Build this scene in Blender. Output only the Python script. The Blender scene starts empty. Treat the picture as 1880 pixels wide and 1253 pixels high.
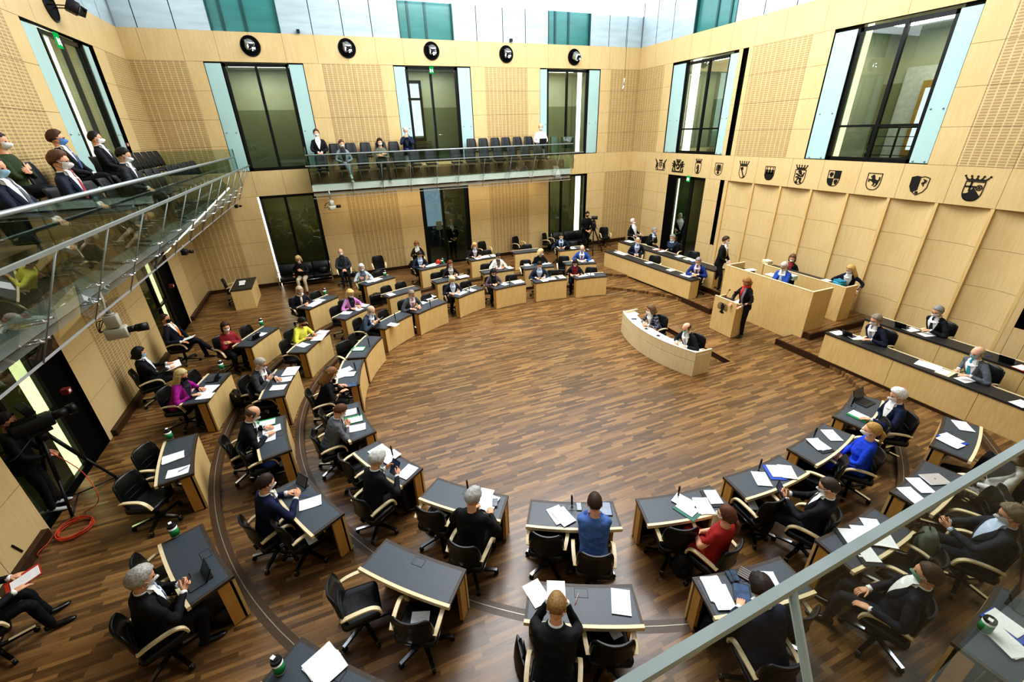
import bpy, math, random
import numpy as np
from mathutils import Vector, Matrix, noise
from mathutils.geometry import tessellate_polygon
random.seed(7); rng=np.random.default_rng(7)
SC=bpy.context.scene; COL=SC.collection; PI=math.pi; R=math.radians
# ---------------------------------------------------------------- camera (16 mm lens on the gallery, tilted down)
H=5.6; FPX=797.5; YAW,PITCH,ROLL=.37347,.45117,-.03147
def cam_axes():
    cy,sy=math.cos(YAW),math.sin(YAW)
    f=np.array([sy*math.cos(PITCH),cy*math.cos(PITCH),-math.sin(PITCH)])
    r0=np.array([cy,-sy,0.]); u0=np.cross(r0,f)
    return r0*math.cos(ROLL)+u0*math.sin(ROLL), -r0*math.sin(ROLL)+u0*math.cos(ROLL), f
CR,CU,CF=cam_axes()
def ray(x,y): return CR*((x-940)/FPX)-CU*((y-626.5)/FPX)+CF
def at(x,y,z): d=ray(x,y); return d*((z-H)/d[2])+np.array([0,0,H])      # a measured point of the hall at height z
def aty(x,y,Y): d=ray(x,y); return d*(Y/d[1])+np.array([0,0,H])
def atx(x,y,X): d=ray(x,y); return d*(X/d[0])+np.array([0,0,H])
cd=bpy.data.cameras.new('camera'); cam=bpy.data.objects.new('camera',cd); COL.objects.link(cam)
cd.sensor_width=36; cd.lens=FPX/1880*36; cd.clip_start=.02; cd.clip_end=100
cam.matrix_world=Matrix(((CR[0],CU[0],-CF[0],0),(CR[1],CU[1],-CF[1],0),(CR[2],CU[2],-CF[2],H),(0,0,0,1)))
SC.camera=cam
# ---------------------------------------------------------------- materials
MATS={}
def srgb(h):
    h=h.lstrip('#'); c=[int(h[i:i+2],16)/255 for i in (0,2,4)]
    return tuple(x/12.92 if x<=.04045 else ((x+.055)/1.055)**2.4 for x in c)+(1,)
def newmat(n):
    m=bpy.data.materials.new(n); m.use_nodes=True; nt=m.node_tree; nt.nodes.clear()
    o=nt.nodes.new('ShaderNodeOutputMaterial'); return m,nt,o
def nd(nt,t,**k):
    n=nt.nodes.new('ShaderNode'+t)
    for a,b in k.items():
        if a.startswith('i_'): n.inputs[a[2:].replace('_',' ')].default_value=b
        else: setattr(n,a,b)
    return n
def math_(nt,op,a,b=None):
    n=nd(nt,'Math',operation=op)
    for i,v in enumerate((a,b)):
        if v is None: continue
        if isinstance(v,(int,float)): n.inputs[i].default_value=v
        else: nt.links.new(v,n.inputs[i])
    return n.outputs[0]
def ramp(nt,f,stops):
    r=nd(nt,'ValToRGB'); e=r.color_ramp.elements
    while len(e)<len(stops): e.new(.5)
    for i,(p,c) in enumerate(stops): e[i].position=p; e[i].color=srgb(c) if isinstance(c,str) else c
    nt.links.new(f,r.inputs[0]); return r.outputs[0]
def simple(hexc,rough=.6,metal=0,var=.12,scale=9,spec=.4,bump=0):
    """plain procedural surface: colour with a little mottling"""
    key=('s',hexc,rough,metal,var,scale,spec,bump)
    if key in MATS: return MATS[key]
    m,nt,o=newmat('mat_'+hexc.strip('#')); b=nd(nt,'BsdfPrincipled')
    b.inputs['Roughness'].default_value=rough; b.inputs['Metallic'].default_value=metal; b.inputs['Specular IOR Level'].default_value=spec
    tc=nd(nt,'TexCoord'); n=nd(nt,'TexNoise'); n.inputs['Scale'].default_value=scale; n.inputs['Detail'].default_value=3
    nt.links.new(tc.outputs['Object'],n.inputs['Vector'])
    c=srgb(hexc); lo=tuple(x*(1-var) for x in c[:3])+(1,); hi=tuple(min(1,x*(1+var)) for x in c[:3])+(1,)
    nt.links.new(ramp(nt,n.outputs[0],[(.3,lo),(.7,hi)]),b.inputs['Base Color'])
    if bump:
        bp=nd(nt,'Bump'); bp.inputs['Strength'].default_value=bump; bp.inputs['Distance'].default_value=.01
        nt.links.new(n.outputs[0],bp.inputs['Height']); nt.links.new(bp.outputs[0],b.inputs['Normal'])
    nt.links.new(b.outputs[0],o.inputs[0]); MATS[key]=m; return m
def emit(hexc,s):
    key=('e',hexc,s)
    if key in MATS: return MATS[key]
    m,nt,o=newmat('lit_'+hexc.strip('#')); e=nd(nt,'Emission'); e.inputs[0].default_value=srgb(hexc); e.inputs[1].default_value=s
    nt.links.new(e.outputs[0],o.inputs[0]); MATS[key]=m; return m
def wood(hexa,hexb,grain=(30,30,2.2),rough=.42,name='maple',big=.35,spec=.3):
    key=('w',hexa,hexb,grain,rough)
    if key in MATS: return MATS[key]
    m,nt,o=newmat(name); b=nd(nt,'BsdfPrincipled'); b.inputs['Roughness'].default_value=rough; b.inputs['Specular IOR Level'].default_value=spec
    tc=nd(nt,'TexCoord'); mp=nd(nt,'Mapping'); mp.inputs['Scale'].default_value=grain
    nt.links.new(tc.outputs['Object'],mp.inputs[0])
    n=nd(nt,'TexNoise'); n.inputs['Scale'].default_value=1; n.inputs['Detail'].default_value=5; n.inputs['Distortion'].default_value=.6
    nt.links.new(mp.outputs[0],n.inputs['Vector'])
    n2=nd(nt,'TexNoise'); n2.inputs['Scale'].default_value=1.3; nt.links.new(tc.outputs['Object'],n2.inputs['Vector'])
    f=math_(nt,'ADD',math_(nt,'MULTIPLY',n.outputs[0],1-big),math_(nt,'MULTIPLY',n2.outputs[0],big))
    nt.links.new(ramp(nt,f,[(.32,hexa),(.68,hexb)]),b.inputs['Base Color'])
    nt.links.new(b.outputs[0],o.inputs[0]); MATS[key]=m; return m
MAPLE=wood('#CEB27C','#DAC190',name='maple_wall')
MAPLE_D=wood('#D0AE70','#DEC28A',grain=(22,22,3),name='maple_desk')
MAPLE_L=wood('#DCC79A','#EAD9B4',grain=(14,14,14),name='maple_edge',rough=.35)
MAPLE_P=wood('#D9C79B','#E8DAB4',grain=(25,25,3),name='maple_pale',rough=.4)
DARKWOOD=wood('#2A1B10','#452E1B',grain=(4,40,40),name='dark_oak',rough=.35)
BROWNFRAME=simple('#40352C',.5,0,.2,20)
LEATHER=simple('#08090A',.38,0,.25,18,.42,.25)
LEATHER2=simple('#16181B',.55,0,.2,14,.4,.2)
DESKTOP=simple('#3D444B',.45,0,.1,30,.5,.05)
BENCHTOP=simple('#2B2A28',.45,0,.12,20,.45)
BLACK=simple('#0A0A0B',.5,0,.2,10)
BLACKM=simple('#050505',.7,0,.2,5,.1)
FRAME=simple('#111211',.35,.2,.1,6)
CHROME=simple('#D5D6D8',.16,1,.03)
STEEL=simple('#A9ADAE',.34,.85,.06,6)
ALU=simple('#E4E4DE',.45,.05,.05,3); ALU_W=simple('#8E918E',.5,.1,.08,3)  # one aluminium with light put into its colour: whitened north, greyed west
RAIL=simple('#9DA5A6',.38,.6,.06,5); RAIL_S=simple('#919C99',.45,.15,.1,6)
WHITE=simple('#F2F2EE',.7,0,.03,20)
PAPER=simple('#F5F5F3',.8,0,.02,40)
PAPER2=simple('#E7E6DF',.8,0,.03,40)
GREY=simple('#8C8C84',.5,0,.08,10)
BEIGEGREY=simple('#B5B3A2',.45,0,.06,10)
SILVER=simple('#C9CBCE',.3,.6,.03)
GREEN=simple('#1E8A4C',.5,0,.08)
RED=simple('#B8301F',.5,0,.1)
ORANGE_RED=simple('#C2472A',.5,0,.15)
BLUE=simple('#2B4FB0',.5,0,.1)
PALE=simple('#AECFCB',.25,0,.04,1.2,.5)
IVORY=simple('#E9DBB0',.6,0,.05)
SCREEN=simple('#39485A',.15,0,.5,25,.6)
SCREENL=simple('#33496A',.2,0,.5,12,.6)
def floor_mat():
    m,nt,o=newmat('oak_parquet'); b=nd(nt,'BsdfPrincipled')
    tc=nd(nt,'TexCoord'); sp=nd(nt,'SeparateXYZ'); nt.links.new(tc.outputs['Object'],sp.inputs[0])
    row=math_(nt,'FLOOR',math_(nt,'MULTIPLY',sp.outputs[1],1/.056))
    wn=nd(nt,'TexWhiteNoise',noise_dimensions='1D'); nt.links.new(row,wn.inputs['W'])
    u=math_(nt,'ADD',math_(nt,'MULTIPLY',sp.outputs[0],1/.5),math_(nt,'MULTIPLY',wn.outputs[0],7.3))
    cell=math_(nt,'FLOOR',u)
    cb=nd(nt,'CombineXYZ'); nt.links.new(cell,cb.inputs[0]); nt.links.new(row,cb.inputs[1])
    w2=nd(nt,'TexWhiteNoise',noise_dimensions='2D'); nt.links.new(cb.outputs[0],w2.inputs['Vector'])
    mp=nd(nt,'Mapping'); mp.inputs['Scale'].default_value=(4,60,4); nt.links.new(tc.outputs['Object'],mp.inputs[0])
    gn=nd(nt,'TexNoise'); gn.inputs['Scale'].default_value=1; gn.inputs['Detail'].default_value=5; nt.links.new(mp.outputs[0],gn.inputs['Vector'])
    bn=nd(nt,'TexNoise'); bn.inputs['Scale'].default_value=.5; nt.links.new(tc.outputs['Object'],bn.inputs['Vector'])
    f=math_(nt,'ADD',math_(nt,'MULTIPLY',w2.outputs[0],.6),math_(nt,'ADD',math_(nt,'MULTIPLY',gn.outputs[0],.34),math_(nt,'MULTIPLY',bn.outputs[0],.12)))
    col=ramp(nt,f,FLOORCOL)
    fr=math_(nt,'FRACT',math_(nt,'MULTIPLY',sp.outputs[1],1/.056)); edge=math_(nt,'LESS_THAN',fr,.05)
    fu=math_(nt,'FRACT',u); eu=math_(nt,'LESS_THAN',fu,.006)
    e=math_(nt,'MAXIMUM',edge,eu)
    mx=nd(nt,'Mix',data_type='RGBA'); nt.links.new(math_(nt,'MULTIPLY',e,.55),mx.inputs[0]); nt.links.new(col,mx.inputs[6]); mx.inputs[7].default_value=srgb('#2A1A10')
    nt.links.new(mx.outputs[2],b.inputs['Base Color'])
    nt.links.new(math_(nt,'ADD',math_(nt,'MULTIPLY',gn.outputs[0],.14),.22),b.inputs['Roughness'])
    b.inputs['Specular IOR Level'].default_value=.5
    nt.links.new(b.outputs[0],o.inputs[0]); return m
FLOORCOL=[(.1,'#432E1A'),(.42,'#62472A'),(.68,'#7C5B36'),(.97,'#9F7A49')]
FLOOR=floor_mat()
def slot_mat():
    """acoustic maple panel: rows of short horizontal slots in vertical bands (u along wall in x+y, v = z)"""
    m,nt,o=newmat('slotted_maple'); b=nd(nt,'BsdfPrincipled'); b.inputs['Roughness'].default_value=.5
    tc=nd(nt,'TexCoord'); sp=nd(nt,'SeparateXYZ'); nt.links.new(tc.outputs['Object'],sp.inputs[0])
    u=math_(nt,'FRACT',math_(nt,'MULTIPLY',math_(nt,'ADD',sp.outputs[0],sp.outputs[1]),1/.17))
    v=math_(nt,'FRACT',math_(nt,'MULTIPLY',sp.outputs[2],1/.06))
    su=math_(nt,'MULTIPLY',math_(nt,'GREATER_THAN',u,.18),math_(nt,'LESS_THAN',u,1.))
    sv=math_(nt,'MULTIPLY',math_(nt,'GREATER_THAN',v,.28),math_(nt,'LESS_THAN',v,.62))
    s=math_(nt,'MULTIPLY',su,math_(nt,'ADD',math_(nt,'MULTIPLY',sv,.68),.32))
    n=nd(nt,'TexNoise'); n.inputs['Scale'].default_value=6; nt.links.new(tc.outputs['Object'],n.inputs['Vector'])
    mx=nd(nt,'Mix',data_type='RGBA'); nt.links.new(s,mx.inputs[0])
    nt.links.new(ramp(nt,n.outputs[0],[(.3,'#CEB27C'),(.7,'#D7BD88')]),mx.inputs[6]); mx.inputs[7].default_value=srgb('#9A8259')
    nt.links.new(mx.outputs[2],b.inputs['Base Color']); nt.links.new(b.outputs[0],o.inputs[0]); return m
SLOT=slot_mat()
def glass_mat(name,tint,refl,haze=0.0,hazec='#AAB5A8'):
    m,nt,o=newmat(name)
    t=nd(nt,'BsdfTransparent'); t.inputs[0].default_value=srgb(tint)
    g=nd(nt,'BsdfGlossy'); g.inputs['Roughness'].default_value=.01; g.inputs[0].default_value=(.9,.95,.93,1)
    fr=nd(nt,'Fresnel'); fr.inputs[0].default_value=1.5
    n=nd(nt,'TexNoise'); n.inputs['Scale'].default_value=2.0; tc=nd(nt,'TexCoord'); nt.links.new(tc.outputs['Object'],n.inputs['Vector'])
    fac=math_(nt,'MINIMUM',math_(nt,'MULTIPLY',fr.outputs[0],refl),.32)
    mx=nd(nt,'MixShader'); nt.links.new(fac,mx.inputs[0]); nt.links.new(t.outputs[0],mx.inputs[1]); nt.links.new(g.outputs[0],mx.inputs[2])
    out=mx.outputs[0]
    if haze:
        d=nd(nt,'BsdfDiffuse'); d.inputs[0].default_value=srgb(hazec); m2=nd(nt,'MixShader')
        nt.links.new(math_(nt,'MULTIPLY',n.outputs[0],haze*2),m2.inputs[0]); nt.links.new(out,m2.inputs[1]); nt.links.new(d.outputs[0],m2.inputs[2]); out=m2.outputs[0]
    nt.links.new(out,o.inputs[0]); return m
GLASS_RAIL=glass_mat('balustrade_glass','#E6EFEA',.6)
GLASS_OUT=glass_mat('outer_screen_glass','#F5F7F5',.42)
GLASS_HAZE=glass_mat('hazy_screen_glass','#E0E4DC',.10,.04,'#6F7268'); GLASS_S=glass_mat('clear_screen_glass','#F4F8F5',.05)  # haze pane: reflection painted in as grey diffuse colour
GLASS_WIN=glass_mat('tinted_window_glass','#BCC8B8',1.3)
GLASS_GRN=glass_mat('green_glass','#7FB3A6',1.3)
def frost(name,hexc,e=0):
    m,nt,o=newmat(name); b=nd(nt,'BsdfPrincipled'); b.inputs['Roughness'].default_value=.22; b.inputs['Specular IOR Level'].default_value=.5
    tc=nd(nt,'TexCoord'); mp=nd(nt,'Mapping'); mp.inputs['Scale'].default_value=(.8,.8,5); nt.links.new(tc.outputs['Object'],mp.inputs[0])
    n=nd(nt,'TexNoise'); n.inputs['Scale'].default_value=1.1; n.inputs['Detail'].default_value=6; nt.links.new(mp.outputs[0],n.inputs['Vector'])
    c=srgb(hexc); lo=tuple(x*.86 for x in c[:3])+(1,); hi=tuple(min(1,x*1.1) for x in c[:3])+(1,)
    cl=ramp(nt,n.outputs[0],[(.3,lo),(.7,hi)]); nt.links.new(cl,b.inputs['Base Color'])
    if e: nt.links.new(cl,b.inputs['Emission Color']); b.inputs['Emission Strength'].default_value=e
    nt.links.new(b.outputs[0],o.inputs[0]); return m
CLEREST=frost('clerestory_glass','#B0C1C6',.06)
CLEREST_G=frost('clerestory_green','#3F7F7A',.05)
# ---------------------------------------------------------------- mesh builder
class MB:
    def __init__(s): s.v=[]; s.f=[]; s.m=[]; s.sm=[]
    def add(s,vs,fs,mi=0,smooth=False,M=None):
        o=len(s.v)
        for p in vs:
            if M is not None: p=M@Vector(p)
            s.v.append((float(p[0]),float(p[1]),float(p[2])))
        for f in fs: s.f.append([i+o for i in f]); s.m.append(mi); s.sm.append(smooth)
        return s
    def box(s,a,b,mi=0,M=None):
        x0,x1=sorted((a[0],b[0]));y0,y1=sorted((a[1],b[1]));z0,z1=sorted((a[2],b[2]))
        return s.add([(x0,y0,z0),(x1,y0,z0),(x1,y1,z0),(x0,y1,z0),(x0,y0,z1),(x1,y0,z1),(x1,y1,z1),(x0,y1,z1)],
          [(0,3,2,1),(4,5,6,7),(0,1,5,4),(1,2,6,5),(2,3,7,6),(3,0,4,7)],mi,False,M)
    def rbox(s,a,b,r=.01,mi=0,M=None,n=3):
        """box with rounded vertical edges and softened top"""
        x0,x1=sorted((a[0],b[0]));y0,y1=sorted((a[1],b[1]));z0,z1=sorted((a[2],b[2]))
        def ring(z,i):
            out=[]
            for cx,cy,a0 in ((x1-r,y1-r,0),(x0+r,y1-r,90),(x0+r,y0+r,180),(x1-r,y0+r,270)):
                for k in range(n+1):
                    t=R(a0+90*k/n); out.append((cx+math.cos(t)*(r-i),cy+math.sin(t)*(r-i),z))
            return out
        q=r*.6
        return s.loft([ring(z0,q),ring(z0+q,0),ring(z1-q,0),ring(z1,q)],mi,True,M)
    def loft(s,rings,mi=0,smooth=True,M=None,caps=True,closed=True):
        n=len(rings[0]); vs=[p for r_ in rings for p in r_]; fs=[]
        for i in range(len(rings)-1):
            for j in range(n if closed else n-1):
                k=(j+1)%n; fs.append((i*n+j,i*n+k,(i+1)*n+k,(i+1)*n+j))
        s.add(vs,fs,mi,smooth,M)
        if caps and closed:
            o=len(s.v)-len(vs)
            s.f.append([o+j for j in range(n-1,-1,-1)]); s.m.append(mi); s.sm.append(False)
            s.f.append([o+(len(rings)-1)*n+j for j in range(n)]); s.m.append(mi); s.sm.append(False)
        return s
    def tube(s,pts,rad,n=8,mi=0,M=None,flat=None,smooth=True,round_ends=False):
        return s.loft(tube_rings(pts,rad,n,flat,round_ends),mi,smooth,M)
    def cyl(s,p,r,h,n=16,mi=0,M=None,r2=None):
        r2=r if r2 is None else r2
        c=[(math.cos(2*PI*k/n),math.sin(2*PI*k/n)) for k in range(n)]
        return s.loft([[(p[0]+x*r,p[1]+y*r,p[2]) for x,y in c],[(p[0]+x*r2,p[1]+y*r2,p[2]+h) for x,y in c]],mi,True,M)
    def ball(s,c,r,mi=0,n=10,M=None):
        r=(r,r,r) if isinstance(r,(int,float)) else r
        rings=[]
        for i in range(n//2+1):
            t=-PI/2+PI*(i+.02 if i==0 else (i-.02 if i==n//2 else i))/(n//2)
            rings.append([(c[0]+r[0]*math.cos(t)*math.cos(2*PI*k/n),c[1]+r[1]*math.cos(t)*math.sin(2*PI*k/n),c[2]+r[2]*math.sin(t)) for k in range(n)])
        return s.loft(rings,mi,True,M)
    def poly(s,pts,z0,z1,mi=0,M=None):
        """prism over an (x,y) polygon, concave allowed"""
        n=len(pts); tri=tessellate_polygon([[Vector((p[0],p[1],0)) for p in pts]])
        ar=sum(pts[i][0]*pts[(i+1)%n][1]-pts[(i+1)%n][0]*pts[i][1] for i in range(n))
        if ar<0: pts=pts[::-1]; tri=[tuple(n-1-i for i in t) for t in tri]
        vs=[(x,y,z0) for x,y in pts]+[(x,y,z1) for x,y in pts]; fs=[]
        for t in tri:
            a,b,c=[pts[i] for i in t]
            up=(b[0]-a[0])*(c[1]-a[1])-(b[1]-a[1])*(c[0]-a[0])>0
            t=t if up else t[::-1]
            fs.append(tuple(i+n for i in t)); fs.append(tuple(reversed(t)))
        for i in range(n): j=(i+1)%n; fs.append((i,j,j+n,i+n))
        return s.add(vs,fs,mi,False,M)
    def build(s,name,mats,parent=None,loc=None,rot=None):
        me=bpy.data.meshes.new(name); me.from_pydata(s.v,[],s.f); me.update()
        for m in (mats if isinstance(mats,(list,tuple)) else [mats]): me.materials.append(m)
        me.polygons.foreach_set('material_index',s.m); me.polygons.foreach_set('use_smooth',s.sm)
        return link(name,me,parent,loc,rot)
def link(name,me,parent=None,loc=None,rot=None):
    o=bpy.data.objects.new(name,me); COL.objects.link(o)
    if parent is not None: o.parent=parent
    if loc is not None: o.location=[float(c) for c in loc]
    if rot is not None: o.rotation_euler=(0,0,float(rot)) if isinstance(rot,(int,float)) else rot
    return o
def tube_rings(pts,rad,n=8,flat=None,round_ends=False):
    P=[np.array(p,float) for p in pts]; m=len(P)
    rad=[rad]*m if isinstance(rad,(int,float)) else list(rad)
    if round_ends:
        d0=P[0]-P[1]; d0/=np.linalg.norm(d0)+1e-9; d1=P[-1]-P[-2]; d1/=np.linalg.norm(d1)+1e-9
        P=[P[0]+d0*rad[0]*.9,P[0]+d0*rad[0]*.5]+P+[P[-1]+d1*rad[-1]*.5,P[-1]+d1*rad[-1]*.9]
        rad=[rad[0]*.35,rad[0]*.85]+rad+[rad[-1]*.85,rad[-1]*.35]; m=len(P)
    T=[]
    for i in range(m):
        t=P[min(i+1,m-1)]-P[max(i-1,0)]; T.append(t/(np.linalg.norm(t)+1e-9))
    up=np.array([0,0,1.]) if abs(T[0][2])<.9 else np.array([0,1.,0])
    a=np.cross(up,T[0]); a/=np.linalg.norm(a)
    out=[]
    for i in range(m):
        a=a-T[i]*(a@T[i]); a/=np.linalg.norm(a)+1e-9; b=np.cross(T[i],a)
        rx,ry=(rad[i],rad[i]) if isinstance(rad[i],(int,float)) or np.isscalar(rad[i]) else rad[i]
        if flat: ry=rx*flat
        out.append([tuple(P[i]+a*rx*math.cos(2*PI*k/n)+b*ry*math.sin(2*PI*k/n)) for k in range(n)])
    return out
def smooth_path(pts,k=4):
    P=[np.array(p,float) for p in pts]; out=[]
    for i in range(len(P)-1):
        p0,p1,p2,p3=P[max(i-1,0)],P[i],P[i+1],P[min(i+2,len(P)-1)]
        for j in range(k):
            t=j/k; out.append(.5*((2*p1)+(-p0+p2)*t+(2*p0-5*p1+4*p2-p3)*t*t+(-p0+3*p1-3*p2+p3)*t**3))
    return out+[P[-1]]
def tag(o,label=None,cat=None,group=None,kind=None):
    if label: o['label']=label
    if cat: o['category']=cat
    if group: o['group']=group
    if kind: o['kind']=kind
    return o
def thing(name,label,cat,loc=(0,0,0),rot=0,group=None):
    o=bpy.data.objects.new(name,None); COL.objects.link(o); o.empty_display_size=.2
    o.location=[float(c) for c in loc]; o.rotation_euler=(0,0,float(rot)); return tag(o,label,cat,group)
def struct(o): o['kind']='structure'; return o
KIDS={}
def kids(o):
    if o.name not in KIDS: KIDS[o.name]=[c for c in SC.objects if c.parent==o]
    return KIDS[o.name]
def dup(root,loc,rot,label=None,group=None):
    def cp(o,par):
        c=o.copy(); COL.objects.link(c)
        if par is not None: c.parent=par
        for ch in kids(o): cp(ch,c)
        return c
    r_=cp(root,None); r_.location=[float(c) for c in loc]; r_.rotation_euler=(0,0,float(rot))
    if label: r_['label']=label
    if group: r_['group']=group
    elif 'group' in r_ and not group: pass
    return r_
C0=np.array([5.05,8.5]); TIER={1:0.,2:.1,3:.2}
def face_to(p,q=C0): return math.atan2(q[1]-p[1],q[0]-p[0])-PI/2
CARPET=simple("#5E4A33",.9,0,.15,25); CORRLIT=9
# ================================================================ THE ROOM
XW,XE,YN,YS=-5.0,14.2,19.28,-2.3
ZT,ZB2,ZB1,ZL=8.77,7.92,4.53,3.65
SEAM=simple('#94794E',.8,0,.05)
def WP(side):
    return {'N':lambda u,z,d=0:(u,YN+d,z),'E':lambda u,z,d=0:(XE+d,u,z),'W':lambda u,z,d=0:(XW-d,u,z),'S':lambda u,z,d=0:(u,YS-d,z)}[side]
def quad(mb,P,u0,u1,z0,z1,d=0,mi=0):
    mb.add([P(u0,z0,d),P(u1,z0,d),P(u1,z1,d),P(u0,z1,d)],[(0,1,2,3)],mi)
def wbox(mb,P,u0,u1,z0,z1,d0,d1,mi=0): mb.box(P(u0,z0,d0),P(u1,z1,d1),mi)
def reveal(mb,P,u0,u1,z0,z1,dep,mi=0):
    for a,b in (((u0,z0),(u0,z1)),((u0,z1),(u1,z1)),((u1,z1),(u1,z0)),((u1,z0),(u0,z0))):
        mb.add([P(a[0],a[1],0),P(b[0],b[1],0),P(b[0],b[1],dep),P(a[0],a[1],dep)],[(0,1,2,3)],mi)
def wall(name,side,cells,openings,extent):
    P=WP(side); mb=MB(); g=.0035
    for (u0,u1,z0,z1,k) in cells:
        quad(mb,P,u0+g,u1-g,z0+g,z1-g,0,2 if k=='s' else 0)
    # dark backing seen through the joints, with the openings left free
    us=sorted({extent[0],extent[1],*[o[0] for o in openings],*[o[1] for o in openings]}); zs=sorted({extent[2],extent[3],*[o[2] for o in openings],*[o[3] for o in openings]})
    for a,b in zip(us,us[1:]):
        for c,d in zip(zs,zs[1:]):
            m=((a+b)/2,(c+d)/2)
            if not any(o[0]<m[0]<o[1] and o[2]<m[1]<o[3] for o in openings): quad(mb,P,a,b,c,d,.012,1)
    for o in openings: reveal(mb,P,o[0],o[1],o[2],o[3],.14,3 if o[4]=='k' else 0)
    return struct(mb.build(name,[MAPLE,SEAM,SLOT,BLACKM]))
def cellgrid(segs,rows):
    out=[]
    for u0,u1,k in segs:
        rr=rows
        for z0,z1 in zip(rr,rr[1:]): out.append((u0,u1,z0,z1,k))
    return out
UP=[4.53,5.38,6.22,7.08,7.92]; LO=[.15,1.12,1.98,2.84,3.65]
def band(z0,z1,us): return [(a,b,z0,z1,'p') for a,b in zip(us,us[1:])]
# ---- north wall
segN=[(-5,-4.48,'s'),(-4.48,-3.45,'s'),(-3.45,-2.96,'p'),(.05,.66,'p'),(.66,1.68,'s'),(1.68,2.66,'s'),(2.66,3.14,'p'),(6.15,6.74,'p'),(6.74,7.66,'s'),(7.66,8.62,'s'),(8.62,9.2,'p'),(12.16,12.72,'p'),(12.72,13.63,'s'),(13.63,14.2,'s')]
segNL=[(-5,-4.48,'s'),(-4.48,-3.45,'s'),(-3.45,-2.45,'p'),(-.45,.66,'p'),(.66,1.6,'s'),(1.6,2.64,'s'),(2.64,3.6,'p'),(5.72,6.7,'p'),(6.7,7.64,'s'),(7.64,8.62,'s'),(8.62,9.65,'p'),(11.7,12.68,'p'),(12.68,13.55,'s'),(13.55,14.2,'s')]
NUS=[-5,-4.5,-3.45,-2.45,-1.45,-.45,.56,1.58,2.6,3.58,4.58,5.6,6.5,7.58,8.58,9.58,10.58,11.58,12.6,13.6,14.2]
opN=[(-2.96,.05,ZB1,ZB2,'k'),(3.14,6.15,ZB1,ZB2,'k'),(9.2,12.16,ZB1,ZB2,'k'),(-2.45,-.45,.15,ZL,'k'),(3.6,5.72,.15,ZL,'k'),(9.65,11.7,.15,ZL,'k')]
wall('wall_north','N',cellgrid(segN,UP)+cellgrid(segNL,LO)+band(ZB2,ZT,NUS)+band(ZL,ZB1,NUS),opN,(-5,14.2,0,ZT))
# ---- east wall
segE=[(-2.3,4.4,'p'),(4.4,5.4,'s'),(5.4,6.42,'s'),(6.42,7.02,'p'),(10.34,11.0,'p'),(11.0,12.0,'s'),(12.0,13.07,'s'),(13.07,13.27,'p'),(13.5,13.68,'p'),(17.02,17.55,'p'),(17.55,18.1,'s'),(18.1,18.75,'s'),(18.75,19.28,'s')]
segEL=[(-2.3,3.6,'p'),(13.53,14.3,'p'),(16.5,17.1,'p'),(17.1,18.1,'p'),(18.1,18.7,'s'),(18.7,19.28,'s')]
EUS=[-2.3,0,1.5,3.1,4.4,5.4,6.4,7.5,8.55,9.65,10.7,12,13.07,14.1,15.1,16.1,17.1,18.2,19.28]
opE=[(13.68,17.02,ZB1,ZB2,'k'),(7.02,10.34,ZB1,ZB2,'k'),(13.27,13.5,ZB1,ZB2,'k'),(14.3,16.5,.15,ZL,'k'),(13.33,13.53,1.15,ZL,'k'),(3.9,4.19,1.15,ZL,'k'),(4.36,13.2,.0,ZL,'m')]
wall('wall_east','E',cellgrid(segE,UP)+cellgrid(segEL,LO)+[(13.2,13.33,.15,ZL,'p'),(13.33,13.53,.15,1.15,'p'),(4.19,4.36,.15,ZL,'p'),(3.9,4.19,.15,1.15,'p'),(3.6,3.9,.15,ZL,'p')]+band(ZB2,ZT,EUS)+band(ZL,ZB1,EUS),opE,(-2.3,19.28,0,ZT))
# curved niche panels between the ribs of the east wall
PIL=[13.2,12.02,10.93,9.84,8.72,7.62,6.52,5.43,4.36]
mb=MB()
for a,b in zip(PIL,PIL[1:]):
    rows=[0,.93,1.83,2.74,ZL]
    for z0,z1 in zip(rows,rows[1:]):
        n=10; vs=[]
        for k in range(n+1):
            t=k/n; y=a+(b-a)*t; d=.04+.13*math.sin(PI*t)
            vs+=[(XE+d,y,z0+.003),(XE+d,y,z1-.003)]
        mb.add(vs,[(2*k,2*k+2,2*k+3,2*k+1) for k in range(n)],0,True)
    mb.add([(XE+.27,a,0),(XE+.27,b,0),(XE+.27,b,ZL),(XE+.27,a,ZL)],[(0,1,2,3)],1)
struct(mb.build('wall_niche_panels',[MAPLE,SEAM]))
mb=MB()
for y in PIL: mb.box((XE-.005,y-.035,.1),(XE+.12,y+.035,ZL-.003))
struct(mb.build('trim_ribs',MAPLE_D))
# ---- west wall
segW=[(-2.3,9.4,'p'),(9.4,10.4,'p'),(10.4,11.4,'s'),(11.4,12.45,'s'),(12.45,12.8,'s'),(12.8,13.4,'p'),(16.8,17.55,'p'),(17.55,18.4,'s'),(18.4,19.28,'s')]
segWL=[(-2.3,5.2,'p'),(5.2,6.3,'p'),(6.3,7.25,'p'),(9.6,10.7,'p'),(10.7,11.6,'s'),(11.6,12.5,'s'),(12.5,13.75,'p'),(16.3,17.4,'p'),(17.4,18.3,'s'),(18.3,19.28,'s')]
opW=[(13.4,16.8,ZB1,ZB2,'k'),(7.25,9.6,.15,ZL,'k'),(13.75,16.3,.15,ZL,'k')]
wall('wall_west','W',cellgrid(segW,UP)+cellgrid(segWL,LO)+band(ZB2,ZT,EUS)+band(ZL,ZB1,EUS),opW,(-2.3,19.28,0,ZT))
mb=MB(); quad(mb,WP('S'),XW,XE,0,ZT,0); struct(mb.build('wall_south',MAPLE))
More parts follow.
